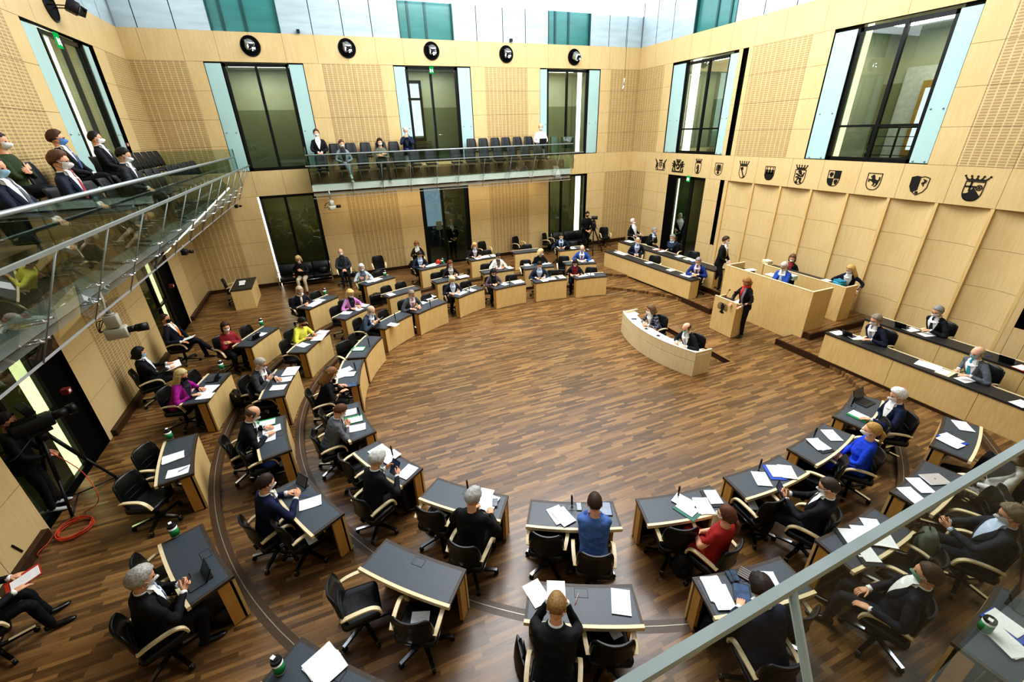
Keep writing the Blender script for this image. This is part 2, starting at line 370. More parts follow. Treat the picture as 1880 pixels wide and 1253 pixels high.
# ---- glazed storey above the timber
mb=MB()
def cler(P,us,greens):
    for a,b in zip(us,us[1:]):
        g=any(x0-.05<(a+b)/2<x1+.05 for x0,x1 in greens)
        quad(mb,P,a+.012,b-.012,ZT,12.2,.03 if not g else .16,1 if g else 0)
    quad(mb,P,us[0],us[-1],ZT,12.2,.2,2)
    for x0,x1 in greens:
        for u in (x0,x1): wbox(mb,P,u-.02,u+.02,ZT,12.2,.02,.2,3)
        wbox(mb,P,x0+.32,x0+.4,ZT,12.2,.12,.15,3); wbox(mb,P,(x0+x1)/2-.04,(x0+x1)/2+.04,ZT,12.2,.12,.15,3)
CUS=[-5,-4.45,-3.45,-2.47,-.46,.56,1.57,2.56,3.56,5.56,6.5,7.59,8.56,9.59,11.56,12.51,13.4,14.2]
cler(WP('N'),CUS,[(-2.47,-.46),(3.56,5.56),(9.59,11.56)])
EC=[-2.3,0,1,2,3,4,5,6,7.5,9.6,10.6,11.78,12.95,14.1,16.09,17.31,18.33,19.28]
cler(WP('E'),EC,[(14.1,16.09),(7.5,9.6)]); cler(WP('W'),EC,[(7.5,9.6)]); cler(WP('S'),CUS,[])
def glow_band(P,u0,u1,zz): quad(mb,P,u0,u1,zz,13.4,.0,4)  # bright glazed band out of view, added for the sheen on the floor
for sd,a,b in (('N',-5,14.2),('E',-2.3,19.28),('W',-2.3,19.28)): glow_band(WP(sd),a,b,9.9 if sd=='N' else 10.4)
struct(mb.build('wall_clerestory',[CLEREST,CLEREST_G,BROWNFRAME,simple('#29524F',.3,.2),emit('#E8F2FF',2.6)]))
mb=MB()
for u,z,n in ((.1,8.79,0),(7.9,8.79,0)): mb.box((u-.05,YN-.1,z),(u+.05,YN-.005,z+.1))
struct(mb.build('trim_ledge_boxes',BLACK))
# ---- windows, glass doors and the corridors behind them
CORR_U=simple('#C6C8B6',.8,0,.05,2); CORR_L=simple('#6F6F4C',.8,0,.1,1.5); CORR_F=simple('#3C3A2C',.5,0,.1,3); ADDLIT2=emit('#FFFBF0',17); CORR_M=simple('#8C937A',.8,0,.08,1.5); LITSTRIP=emit('#FFFCE8',3.2); LITYEL=emit('#F4F6C0',1.6); ADDLIT=emit('#FFF3D8',CORRLIT); DAY=emit('#DDEBFF',1.3)
def corridor(name,side,u0,u1,z0,z1,dep,upper,lit=None):
    P=WP(side); mb=MB(); d0=.2
    e=.9
    a,b=u0-e,u1+e
    quad(mb,P,a,b,z0,z0+ (z1-z0)*.62,dep,1); quad(mb,P,a,b,z0+(z1-z0)*.62,z1,dep,0)  # upper storey: paler top band paints in the grey reflection of the panes
    for u in (a,b): mb.add([P(u,z0,d0),P(u,z1,d0),P(u,z1,dep),P(u,z0,dep)],[(0,1,2,3)],0)
    for z,mi in ((z0,2),(z1,0)): mb.add([P(a,z,d0),P(b,z,d0),P(b,z,dep),P(a,z,dep)],[(0,1,2,3)],mi)
    for x0,x1 in ((a,u0),(u1,b)): quad(mb,P,x0,x1,z0,z1,d0,2)
    mb.add([P(u0,z1-.01,dep*.45),P(u1,z1-.01,dep*.45),P(u1,z1-.01,dep*.6),P(u0,z1-.01,dep*.6)],[(0,1,2,3)],3)  # glowing strip added under the ceiling to brighten the corridor
    if lit:
        for (x0,x1,d,mi) in lit: quad(mb,P,x0,x1,z0+.03,z1-.03,d,mi)
    return struct(mb.build(name,[CORR_U if upper else CORR_L,CORR_M if upper else CORR_L,CORR_F,ADDLIT2 if upper else ADDLIT,LITSTRIP,LITYEL]))
WN=[0]
def window(side,u0,u1,z0,z1,mulls=(),trans=(),fw=.09,pale=None,depth=.1,door=False,mat=None,bot=.1):
    P=WP(side); WN[0]+=1
    mb=MB(); d0,d1=depth,depth+.07
    wbox(mb,P,u0,u0+fw,z0,z1,d0,d1); wbox(mb,P,u1-fw,u1,z0,z1,d0,d1); wbox(mb,P,u0,u1,z1-fw*1.1,z1,d0,d1); wbox(mb,P,u0,u1,z0,z0+bot,d0,d1)
    for m in mulls: wbox(mb,P,m-.045,m+.045,z0,z1,d0-.01,d1)
    for t in trans: wbox(mb,P,u0,u1,t-.03,t+.03,d0-.008,d1)
    w=struct(mb.build(('door_%d' if door else 'window_%d')%WN[0],FRAME))
    mb=MB(); quad(mb,P,u0+fw*.5,u1-fw*.5,z0+.05,z1-.05,depth+.035); struct(mb.build('pane',mat or GLASS_WIN,w))
    if pale:
        for a,b in pale:
            mb=MB(); wbox(mb,P,a+.01,b-.01,z0+.02,z1-.02,.03,.05)
            for q in (.2,.8):
                for zz in ((z0*.62+z1*.38),z0+.06): 
                    c=P(a+(b-a)*q,zz,.02); mb.ball(c,.022,1,6)
            struct(mb.build('frosted_panel',[PALE,STEEL],w))
    if door:
        mb=MB(); m=mulls[0]; c=P(m+.1,z0+1.0,depth-.03); e=P(m+.26,z0+1.0,depth-.06); mb.tube([P(m+.1,z0+1.0,depth),c,P(m+.13,z0+1.0,depth-.06),e],.012,6); struct(mb.build('door_handle',CHROME,w))
    return w
# north, upper
window('N',-2.45,-.45,ZB1,7.9,(-1.46,),pale=[(-2.96,-2.47),(-.43,.04)]); corridor('wall_corridor_north_a','N',-2.45,-.45,4.4,7.95,2.4,True)
window('N',3.6,5.6,ZB1,7.9,(4.55,),pale=[(3.15,3.58),(5.62,6.14)],door=True); corridor('wall_corridor_north_b','N',3.6,5.6,4.4,7.95,2.0,True)
mb=MB()
for z0,z1 in ((6.95,7.5),(5.5,6.9)):
    quad(mb,WP('N'),3.88,4.42,z0,z1,1.97,0); 
for a,b,z0,z1 in ((3.78,3.88,5.3,7.6),(4.42,4.52,5.3,7.6),(3.78,4.52,7.5,7.62),(3.78,4.52,6.88,6.97),(3.78,4.52,5.3,5.42)): wbox(mb,WP('N'),a,b,z0,z1,1.9,1.98,1)
for k in range(9): wbox(mb,WP('N'),3.85,4.75,4.7+.07*k,4.73+.07*k,1.85,1.9,2)
struct(mb.build('window_corridor',[DAY,FRAME,simple('#6D5A3A',.6)]))
window('N',9.57,11.57,ZB1,7.9,(10.55,),pale=[(9.21,9.55),(11.6,12.15)]); corridor('wall_corridor_north_c','N',9.57,11.57,4.4,7.95,2.4,True,[(11.2,11.42,.35,4)])
# north, ground
window('N',-2.42,-.48,.15,ZL,(-1.55,),depth=.08,bot=.5); corridor('wall_corridor_north_d','N',-2.42,-.48,.15,ZL,2.4,False)
window('N',3.62,5.7,.15,ZL,(4.55,),depth=.08,fw=.16,door=True); corridor('wall_corridor_north_e','N',3.62,5.7,.15,ZL,3.4,False)
window('N',9.67,11.68,.15,ZL,(10.36,),depth=.08,bot=.5); corridor('wall_corridor_north_f','N',9.67,11.68,.15,ZL,2.4,False,[(11.24,11.52,.3,4)])
mb=MB(); mb.box((-2.47,YN-.004,.2),(-2.42,YN+.05,ZL-.02)); struct(mb.build('trim_light_strip',LITSTRIP))
mb=MB(); quad(mb,WP('N'),4.3,5.2,.2,3.5,3.3,0); quad(mb,WP('N'),4.3,5.2,.2,1.3,3.28,1)
struct(mb.build('window_lobby',[emit('#8FA9C4',.6),simple('#26384C',.4)]))  # glowing sheet stands in for the lit lobby, dark sheet below it
# east
window('E',14.08,16.26,ZB1,7.85,(15.09,),(5.45,),pale=[(13.7,14.06),(16.28,17.0)]); corridor('wall_corridor_east_a','E',14.08,16.26,4.4,7.95,2.6,True,[(15.75,16.2,.3,4)])
window('E',7.48,9.68,ZB1,7.85,(8.55,),(5.44,),pale=[(7.03,7.46),(9.7,10.33)]); corridor('wall_corridor_east_b','E',7.48,9.68,4.4,7.95,3.2,True,[(9.45,9.62,.25,5)])
mb=MB(); P=WP('E'); quad(mb,P,8.9,9.95,4.45,7.0,3.1,0); quad(mb,P,6.7,9.95,4.45,4.6,3.09,0); wbox(mb,P,9.02,9.32,4.5,6.6,2.95,3.05,1); quad(mb,P,9.06,9.2,4.7,6.4,2.94,2)
struct(mb.build('wall_bright_landing',[simple('#DADDE0',.7),simple('#B08A4C',.5),DAY]))
rl=thing('landing_railing','dark metal landing railing seen behind the big window above the crests','railing',(XE+1.5,8.75,4.42))
mb=MB(); mb.tube([(0,-.7,.95),(0,.75,.95)],.025); 
for z in (.2,.45,.7): mb.tube([(0,-.7,z),(0,.75,z)],.012,6)
mb.build('rail',FRAME,rl)
for y in (-.65,0,.7): MB().box((-.02,y-.02,0),(.02,y+.02,.95)).build('post',FRAME,rl)
mb=MB(); 
for a in ((13.27,13.5,ZB1,ZB2),(13.33,13.53,1.15,ZL),(3.9,4.19,1.15,ZL)): quad(mb,WP('E'),*a,.13)
struct(mb.build('trim_dark_slots',BLACKM))
# open east door
mb=MB(); P=WP('E')
quad(mb,P,15.95,16.5,.17,ZL,.02,0); struct(mb.build('door_leaf_east',BLACKM))
corridor('wall_corridor_east_c','E',14.32,16.45,.17,ZL,3.0,False)
mb=MB(); wbox(mb,WP('E'),15.05,15.2,.17,ZL-.02,.1,.16); wbox(mb,WP('E'),14.32,16.48,ZL-.12,ZL-.02,.1,.16); wbox(mb,WP('E'),15.9,15.94,.2,ZL-.14,.1,.13,1)
d=struct(mb.build('door_20',[FRAME,emit('#E8F0D0',1.2)])); mb=MB(); quad(mb,WP('E'),15.2,15.9,.2,ZL-.1,.13); struct(mb.build('pane',GLASS_GRN,d))
# west
window('W',14.1,16.25,ZB1,7.88,(14.35,15.3),pale=[(13.42,14.08),(16.27,16.6)],depth=.1); corridor('wall_corridor_west_a','W',14.1,16.25,4.4,7.95,2.2,True,[(14.5,15.2,.3,4)])
window('W',13.8,15.6,.15,ZL,(14.75,),(1.3,),depth=.1); corridor('wall_corridor_west_b','W',13.8,15.6,.15,ZL,2.2,False,[(14.9,15.3,.17,5)])
mb=MB(); quad(mb,WP('W'),15.6,16.3,.15,ZL,.1); quad(mb,WP('W'),8.95,9.6,.15,ZL,.1); struct(mb.build('trim_dark_panels',BLACKM))
window('W',7.27,8.95,.15,ZL,(7.9,),(1.45,),depth=.1); corridor('wall_corridor_west_c','W',7.27,8.95,.15,ZL,2.2,False,[(8.55,8.88,.17,5)])
for n,(side,u,z) in enumerate((('W',16.0,1.55),('W',9.25,1.6),('W',16.65,5.55))):
    mb=MB(); P=WP(side); wbox(mb,P,u-.06,u+.06,z-.05,z+.05,-.01,.1,0); wbox(mb,P,u-.03,u+.03,z-.025,z+.025,-.012,-.01,1)
    o=mb.build('wall_socket',[simple('#8A3B30',.5),WHITE]); tag(o,['small red and white plate on the black door reveal by the orange tie','small red and white plate on the black door reveal by the television camera','small red and white plate on the black strip of the west gallery door'][n],'wall plate')
# baseboards
mb=MB(); g=.03
for a,b in ((-5,-2.45),(-.45,3.6),(5.72,9.65),(11.7,14.2)): mb.box((a,YN-g,.15),(b,YN,.34))
struct(mb.build('baseboard_north',DARKWOOD))
mb=MB()
for a,b in ((-2.3,7.1),(9.75,13.6),(16.4,19.28)): mb.box((XW,a,.15),(XW+g*3,b,.34))
struct(mb.build('baseboard_west',DARKWOOD))
# ---- floor: flat centre, two raised rings, platforms on the east side, a sunken pit for the stenographers
PX0,PX1,PY0,PY1,PZ=7.72,8.92,7.15,9.62,-.14
mb=MB()
def fl(x0,x1,y0,y1,z,mi=0): mb.add([(x0,y0,z),(x1,y0,z),(x1,y1,z),(x0,y1,z)],[(0,1,2,3)],mi)
fl(XW,PX0,YS,YN,0); fl(PX1,XE,YS,YN,0); fl(PX0,PX1,YS,PY0,0); fl(PX0,PX1,PY1,YN,0); fl(PX0,PX1,PY0,PY1,PZ)
for a,b in (((PX0,PY0),(PX1,PY0)),((PX1,PY0),(PX1,PY1)),((PX1,PY1),(PX0,PY1)),((PX0,PY1),(PX0,PY0))):
    mb.add([(a[0],a[1],PZ),(b[0],b[1],PZ),(b[0],b[1],0),(a[0],a[1],0)],[(0,1,2,3)],1)
struct(mb.build('floor',[FLOOR,DARKWOOD]))
mb=MB()
mb.box((PX1,PY0-.08,-.02),(PX1+.08,PY1+.08,.006)); mb.box((PX0+.3,PY0-.08,-.02),(PX1,PY0,.006)); mb.box((PX0+.3,PY1,-.02),(PX1,PY1+.08,.006))
struct(mb.build('trim_pit_rim',simple('#7A5836',.4,0,.1)))
def ring(name,r0,z,zlow,xmax,nose=.16):
    mb=MB(); N=160; inner=[];outer=[]
    for k in range(N+1):
        t=2*PI*k/N; c,s=math.cos(t),math.sin(t)
        lim=[1e9]
        if c>1e-6: lim.append((xmax-C0[0])/c)
        if c<-1e-6: lim.append((XW-C0[0])/c)
        if s>1e-6: lim.append((YN-C0[1])/s)
        if s<-1e-6: lim.append((YS-C0[1])/s)
        m=min(lim); inner.append(min(r0,m)); outer.append(m)
    pt=lambda k,r,zz:(C0[0]+math.cos(2*PI*k/N)*r,C0[1]+math.sin(2*PI*k/N)*r,zz)
    for k in range(N):
        east=math.cos(2*PI*(k+.5)/N)>.0 and abs(math.degrees(math.atan2(math.sin(2*PI*(k+.5)/N),math.cos(2*PI*(k+.5)/N))))<(53 if k<N/2 else 46)
        if outer[k]-inner[k]<1e-3 and outer[k+1]-inner[k+1]<1e-3: continue
        a0,a1=inner[k],inner[k+1]; n0,n1=min(a0+nose,outer[k]),min(a1+nose,outer[k+1])
        mb.add([pt(k,a0,z),pt(k,n0,z),pt(k+1,n1,z),pt(k+1,a1,z)],[(0,1,2,3)],0 if east else 1)
        mb.add([pt(k,n0,z),pt(k,outer[k],z),pt(k+1,outer[k+1],z),pt(k+1,n1,z)],[(0,1,2,3)],0)
        mb.add([pt(k,a0,zlow),pt(k,a0,z),pt(k+1,a1,z),pt(k+1,a1,zlow)],[(0,1,2,3)],0 if east else 1)
        rr=a0+.07
        if a0<outer[k]-.3 and not east: mb.add([pt(k,rr,z+.003),pt(k,rr+.011,z+.003),pt(k+1,a1+.081,z+.003),pt(k+1,a1+.07,z+.003)],[(0,1,2,3)],2)
    return struct(mb.build(name,[FLOOR,NOSE,STRIP]))
NOSE=simple('#4C3826',.4,0,.2,30); STRIP=simple('#97907F',.35,.3)
ring('floor_middle_ring',6.45,.1,0,10.8); ring('floor_outer_ring',7.85,.2,.1,10.8)
mb=MB(); mb.box((8.92,12.87,0),(10.8,12.9,.004)); struct(mb.build('trim_floor_strip',STRIP))
mb=MB()
def plat(x0,x1,y0,y1,z0,z1,e=.05):
    mb.box((x0,y0,z0),(x1,y1,z1-.001),1); fl(x0+e,x1,y0+e,y1-e,z1+.001,0)
plat(10.8,XE,YS,7.4,0,.17); plat(10.8,XE,9.84,YN,0,.17)
plat(11.75,XE,YS,6.55,.17,.34); plat(11.9,XE,10.3,16.6,.17,.34); plat(11.5,XE,6.95,10.3,0,.34)
struct(mb.build('floor_platforms',[FLOOR,DARKWOOD]))
# ---- gallery floors (west, north, south)
mb=MB()
def gal(P,u0,u1,edge,zf=4.1,zb=4.42,zu=3.72,back=1.35,m=1):
    d=lambda x:-x
    wbox(mb,P,u0,u1,zu+.1,zf,0,-edge+.02,0)            # slab
    mb.add([P(u0,zf,-edge),P(u1,zf,-edge),P(u1,zf-.22,-edge-.07),P(u0,zf-.22,-edge-.07)],[(0,1,2,3)],m); mb.add([P(u0,zf-.22,-edge-.07),P(u1,zf-.22,-edge-.07),P(u1,zf-.22,-edge+.3),P(u0,zf-.22,-edge+.3)],[(0,1,2,3)],1)   # metal fascia, foot tilted outward to catch the skylight
    wbox(mb,P,u0,u1,zu,zf-.23,-edge+.1,-edge+.05,2 if m==1 else 4)      # lower lip
    wbox(mb,P,u0,u1,zu,zu+.1,0,-edge+.16,2 if m==1 else 4)
    wbox(mb,P,u0,u1,zf,zb,0,-back,3)                    # raised back row
gal(WP('N'),-.46,9.7,1.93); gal(WP('W'),-2.2,18.9,1.95,m=4); gal(WP('S'),-5,14.2,1.95)
struct(mb.build('floor_galleries',[CARPET,ALU,simple('#D9D6CE',.5,0,.04),simple('#7A6040',.6),ALU_W]))
# ================================================================ BALUSTRADES
def balustrade(side,u0,u1,label,posts,inner=True,ends=(),glass_outer=None,hazefrom=None):
    P=WP(side); root=thing('glass_balustrade',label,'balustrade',P((u0+u1)/2,4.1,-2.2))
    inv=Matrix.Translation(-Vector(root.location)); 
    def put(mb,name,mat,par=root): 
        o=mb.build(name,mat,par); o.data.transform(inv); return o
    hd,hz,md,mz,bd,bz=2.23,5.05,2.58,4.74,2.06,3.66
    if side=='S': mz=4.8; md=at(1160,1253,mz)[1]-YS
    RL=RAIL_S if side=='S' else RAIL
    if inner:
        mb=MB(); mb.tube([P(u0,hz,-hd),P(u1,hz,-hd)],.028,10); put(mb,'handrail',RAIL)
        n=max(1,round((u1-u0)/1.25)); w=(u1-u0)/n
        for k in range(n):
            mb=MB(); wbox(mb,P,u0+k*w+.006,u0+(k+1)*w-.006,4.1,hz-.02,-hd-.006,-hd+.006); put(mb,'glass_pane',GLASS_RAIL)
    rw=.0095 if side=='S' else .018
    mb=MB(); wbox(mb,P,u0-.05,u1+.3,mz-rw,mz+rw,-md-rw,-md+rw); put(mb,'lower_rail',RL)
    ps=[u0]+[p for p in posts]+[u1]
    for a,b in zip(ps,ps[1:]):
        mb=MB(); q=[P(a+.01,mz,-md),P(b-.01,mz,-md),P(b-.01,bz,-bd),P(a+.01,bz,-bd)]; mb.add(q,[(0,1,2,3)])
        put(mb,'screen_pane',(glass_outer or (GLASS_S if side=='S' else GLASS_OUT)) if not (hazefrom and a>=hazefrom) else GLASS_HAZE)
    for p in posts:
        mb=MB(); mb.tube([P(p,mz,-md),P(p,bz-.02,-bd)],.008 if side!='S' else .009,6); po=put(mb,'post',RL)
        for t in (.62,.8):
            zz=mz+(bz-mz)*t; dd=-(md+(bd-md)*t)
            for du in (-.05,.05):
                mb=MB(); mb.tube([P(p+du,zz+.01,dd-.03),P(p+du,zz-.02,dd+.28)],.012,6); put(mb,'clamp',CHROME,root)
    for e in ends:
        mb=MB(); wbox(mb,P,e-.006,e+.006,4.1,5.3,-hd,-.05); put(mb,'end_pane',GLASS_RAIL)
        mb=MB(); mb.tube([P(e,4.1,-hd),P(e,5.3,-hd)],.014,6); put(mb,'end_post',FRAME)
    mb=MB(); wbox(mb,P,u0-.02,u1+.02,bz-.012,bz+.006,-bd-.01,-bd+.01); put(mb,'screen_edge',SILVER)
    return root
NP=[0.85,1.9,2.9,3.87,4.7,5.7,6.78,7.8,8.85]
balustrade('N',-.47,9.62,'glass balustrade with steel handrail on the gallery facing the camera',NP,True,(-.45,9.66))
WPs=[4.05,5.29,6.5,7.71,8.9,10.1,11.3,12.5,13.7,14.9,16.1,17.3,18.4]
balustrade('W',1.0,18.8,'long glass balustrade with steel handrail and clamped screen beside the suited spectators',WPs,True,(18.82,))
fp=at(1462,1085,4.8)
balustrade('S',-4.0,9.0,'flat steel rail and glass screen close to the camera',[fp[0]-1.35,fp[0],fp[0]+1.35],False,(),None,fp[0])
_s=[o for o in SC.objects if str(o.get('label','')).startswith('flat steel')][0]; _a,_b=at(1160,1253,4.8),at(1880,819,4.8); _t=math.atan2(_b[1]-_a[1],_b[0]-_a[0]); _p=Vector((_a[0],_a[1],0)); _s.location=_p+Matrix.Rotation(_t,3,'Z')@(_s.location-_p); _s.rotation_euler=(0,0,_t)
# ================================================================ CHAIRS
def make_swivel():
    t=thing('swivel_chair','x','chair')
    # seat: padded leather slab
    mb=MB(); ring=lambda z,g,dz=0:[(x*(1-g),y*(1-g)+.0,z+dz*(.5+.5*y/.23)) for x,y in SEATP]
    SEATP=[]
    for cx,cy,a0 in ((.17,.17,0),(-.17,.17,90),(-.19,-.17,180),(.19,-.17,270)):
        for k in range(5): a=R(a0+22.5*k); SEATP.append((cx+.06*math.cos(a),cy+.06*math.sin(a)))
    mb.loft([ring(.37,.1),ring(.385,.02),ring(.43,0),ring(.46,.03),ring(.468,.12),ring(.462,.45)],0,True)
    mb.build('seat',LEATHER,t)
    # backrest: curved padded shell leaning back
    mb=MB(); prof=[(.40,.19,-.19,.03),(.46,.215,-.215,.055),(.56,.232,-.235,.06),(.68,.235,-.245,.05),(.80,.225,-.265,.045),(.87,.205,-.285,.04),(.895,.17,-.29,.02)]
    rings=[]
    for z,w,y,th in prof:
        r_=[]
        for k in range(11):
            s=-1+2*k/10; r_.append((w*s,y+.055*s*s*(1 if abs(s)<1 else 1)+th*.5*(1-.25*s*s),z))
        for k in range(11):
            s=1-2*k/10; r_.append((w*s,y+.055*s*s-th*.5*(1-.5*s**4),z))
        rings.append(r_)
    mb.loft(rings,0,True); mb.build('backrest',LEATHER,t)
    mb=MB(); mb.box((-.17,-.215,.555),(.17,-.19,.565)); mb.box((-.17,-.222,.66),(.17,-.2,.668)); mb.build('back_seam',LEATHER2,t)
    for s in (-1,1):
        path=smooth_path([(s*.245,-.21,.60),(s*.26,-.10,.635),(s*.265,.05,.648),(s*.262,.14,.63),(s*.255,.20,.57),(s*.235,.22,.47)],3)
        mb=MB(); rr=[]
        for i,p in enumerate(path):
            q=path[min(i+1,len(path)-1)]-path[max(i-1,0)]; q/=np.linalg.norm(q); nrm=np.array([0,-q[2],q[1]])
            a=np.array([.024,0,0]); b=nrm*.011
            rr.append([tuple(p+a+b),tuple(p-a+b),tuple(p-a-b),tuple(p+a-b)])
        mb.loft(rr,0,False); mb.build('armrest',MAPLE_L,t)
    mb=MB(); mb.cyl((0,0,.12),.032,.26,12); mb.box((-.12,-.14,.345),(.12,.14,.375)); mb.box((-.04,-.25,.36),(.04,-.1,.40)); mb.build('column',BLACK,t)
    b=MB(); b.cyl((0,0,.085),.045,.05,12); bo=b.build('base',BLACK,t)
    for k in range(5):
        a=R(90+72*k); d=np.array([math.cos(a),math.sin(a),0]); n=np.array([-d[1],d[0],0])
        mb=MB(); rr=[]
        for rr_,w,z,h in ((.03,.026,.118,.03),(.17,.023,.103,.026),(.33,.02,.087,.022)):
            c=d*rr_; rr.append([tuple(c+n*w+[0,0,z]),tuple(c-n*w+[0,0,z]),tuple(c-n*w+[0,0,z-h]),tuple(c+n*w+[0,0,z-h])])
        mb.loft(rr,0,False)
        c0,c1=d*.11,d*.335
        mb.loft([[tuple(c0+n*.018+[0,0,.113]),tuple(c0-n*.018+[0,0,.113]),tuple(c0-n*.017+[0,0,.1]),tuple(c0+n*.017+[0,0,.1])],[tuple(c1+n*.021+[0,0,.093]),tuple(c1-n*.021+[0,0,.093]),tuple(c1-n*.018+[0,0,.065]),tuple(c1+n*.018+[0,0,.065])]],1,False)
        lg=mb.build('leg',[BLACK,CHROME],t)
        mb=MB(); cc=d*.325; M_=Matrix.Translation(tuple(cc+[0,0,.032]))@Matrix.Rotation(a,4,'Z')@Matrix.Rotation(PI/2,4,'X'); mb.cyl((0,0,-.02),.03,.04,10,0,M_); mb.cyl(tuple(cc+[0,0,.05]),.012,.03,6); mb.build('caster',BLACK,lg)
    return t
SW=make_swivel(); sw_used=[False]
def swivel(x,y,z,rot,label,group='black leather swivel chairs with maple armrests'):
    if not sw_used[0]:
        sw_used[0]=True; SW.location=(x,y,z); SW.rotation_euler=(0,0,rot); SW['label']=label; SW['group']=group; return SW
    return dup(SW,(x,y,z),rot,label,group)
def make_gchair():
    t=thing('gallery_chair','x','chair')
    mb=MB(); mb.rbox((-.21,-.2,.42),(.21,.22,.475),.05); mb.build('seat',LEATHER2,t)
    mb=MB(); rings=[]
    for z,w,y in ((.50,.2,-.2),(.6,.21,-.215),(.75,.205,-.245),(.88,.19,-.285),(.93,.165,-.305)):
        rings.append([(w*s,y+.03*s*s+.018,z) for s in (-1,-.5,0,.5,1)]+[(w*s,y+.03*s*s-.018,z) for s in (1,.5,0,-.5,-1)])
    mb.loft(rings,0,True); mb.build('backrest',LEATHER2,t)
    for s in (-1,1):
        mb=MB(); mb.tube([(s*.15,.02,.43),(s*.16,.0,.02)],.015,8); mb.tube([(s*.16,-.16,.012),(s*.16,.18,.012)],.012,6); mb.tube([(s*.17,-.17,.43),(s*.17,-.215,.62)],.012,6); mb.build('leg',STEEL,t)
    return t
GC=make_gchair(); gc_used=[False]
def gchair(x,y,z,rot,label,group):
    if not gc_used[0]:
        gc_used[0]=True; GC.location=(x,y,z); GC.rotation_euler=(0,0,rot); GC['label']=label; GC['group']=group; return GC
    return dup(GC,(x,y,z),rot,label,group)
# ================================================================ DELEGATES' DESKS
DH=.73; RAD={1:5.15,2:6.5,3:7.97}; HW={1:.585,2:.585,3:.585}
def arcpoly(r0,r1,a0,a1,R0,n=8):
    A=[a0+(a1-a0)*k/n for k in range(n+1)]
    return [(r1*math.sin(a),r1*math.cos(a)-R0) for a in A]+[(r0*math.sin(a),r0*math.cos(a)-R0) for a in A[::-1]]
def make_desk(row):
    R0=RAD[row]; A=HW[row]/R0; t=thing('delegate_desk','x','desk')
    P=lambda r0,r1,a0,a1:arcpoly(R0+r0,R0+r1,a0,a1,R0)
    mb=MB(); mb.poly(P(0,.032,-A*1.005,A*1.005),.012,DH-.045); mb.build('front_panel',MAPLE_D,t)
    mb=MB(); mb.poly(P(.032,.055,-A*.97,A*.97),.02,DH-.04); mb.build('inner_panel',BLACKM,t)
    for s in (-1,1):
        e=.045/R0; a0,a1=sorted((s*A,s*(A-e)))
        mb=MB(); mb.poly(P(.06,.19,a0,a1),.012,DH-.04); mb.build('side_panel',wood('#B98B45','#C99C56',grain=(18,18,3),name='maple_side'),t)
    mb=MB(); mb.poly(P(-.006,.455,-A*1.02,A*1.02),DH-.04,DH); mb.build('table_top',BROWNFRAME,t)
    mb=MB(); mb.poly(P(.04,.45,-A*.965,A*.965),DH-.01,DH+.003); mb.build('leather_inset',DESKTOP,t)
    mb=MB(); a=.075/R0; mb.poly(P(.05,.16,-a,a),DH,DH+.0045,0)
    for (x0,x1,y0,y1) in ((.05,.16,-a,-a*.93),(.05,.16,a*.93,a),(.155,.16,-a,a),(.05,.055,-a,a)): mb.poly(P(x0,x1,y0,y1),DH,DH+.0055,1)
    mb.build('socket_plate',[DESKTOP,BLACK],t)
    mb=MB(); mb.poly(P(.455,.495,-A*1.02,A*1.02),DH-.045,DH+.008); mb.build('edge_strip',MAPLE_L,t)
    if row==1:
        mb=MB(); mb.cyl((0,.09,DH),.02,.012,10); mb.tube([(0,.09,DH+.01),(.004,.095,DH+.14)],.006,6); mb.tube([(.004,.095,DH+.06),(.01,.10,DH+.24)],.014,8); mb.build('microphone',BLACK,t)
    return t
DK={r:make_desk(r) for r in (1,2,3)}; dk_used=set(); DESKS={}
def desk(row,i,pa,pb,owner):
    """pa, pb: photo pixels of the two front corners of the top"""
    z=TIER[row]; a,b=at(*pa,z+DH)[:2],at(*pb,z+DH)[:2]; m=(a+b)/2; t=(b-a)/np.linalg.norm(b-a)
    out=np.array([t[1],-t[0]]); 
    if out@(m-C0)<0: out=-out
    sag=RAD[row]-math.sqrt(RAD[row]**2-HW[row]**2); m=m+out*sag
    rot=math.atan2(out[1],out[0])-PI/2
    label='curved maple desk '+owner
    if row not in dk_used: dk_used.add(row); o=DK[row]; o.location=(m[0],m[1],z); o.rotation_euler=(0,0,rot); o['label']=label
    else: o=dup(DK[row],(m[0],m[1],z),rot,label)
    o['group']='delegates\' desks in three curved rows'
    DESKS[(row,i)]=(m,out,rot,z); return o
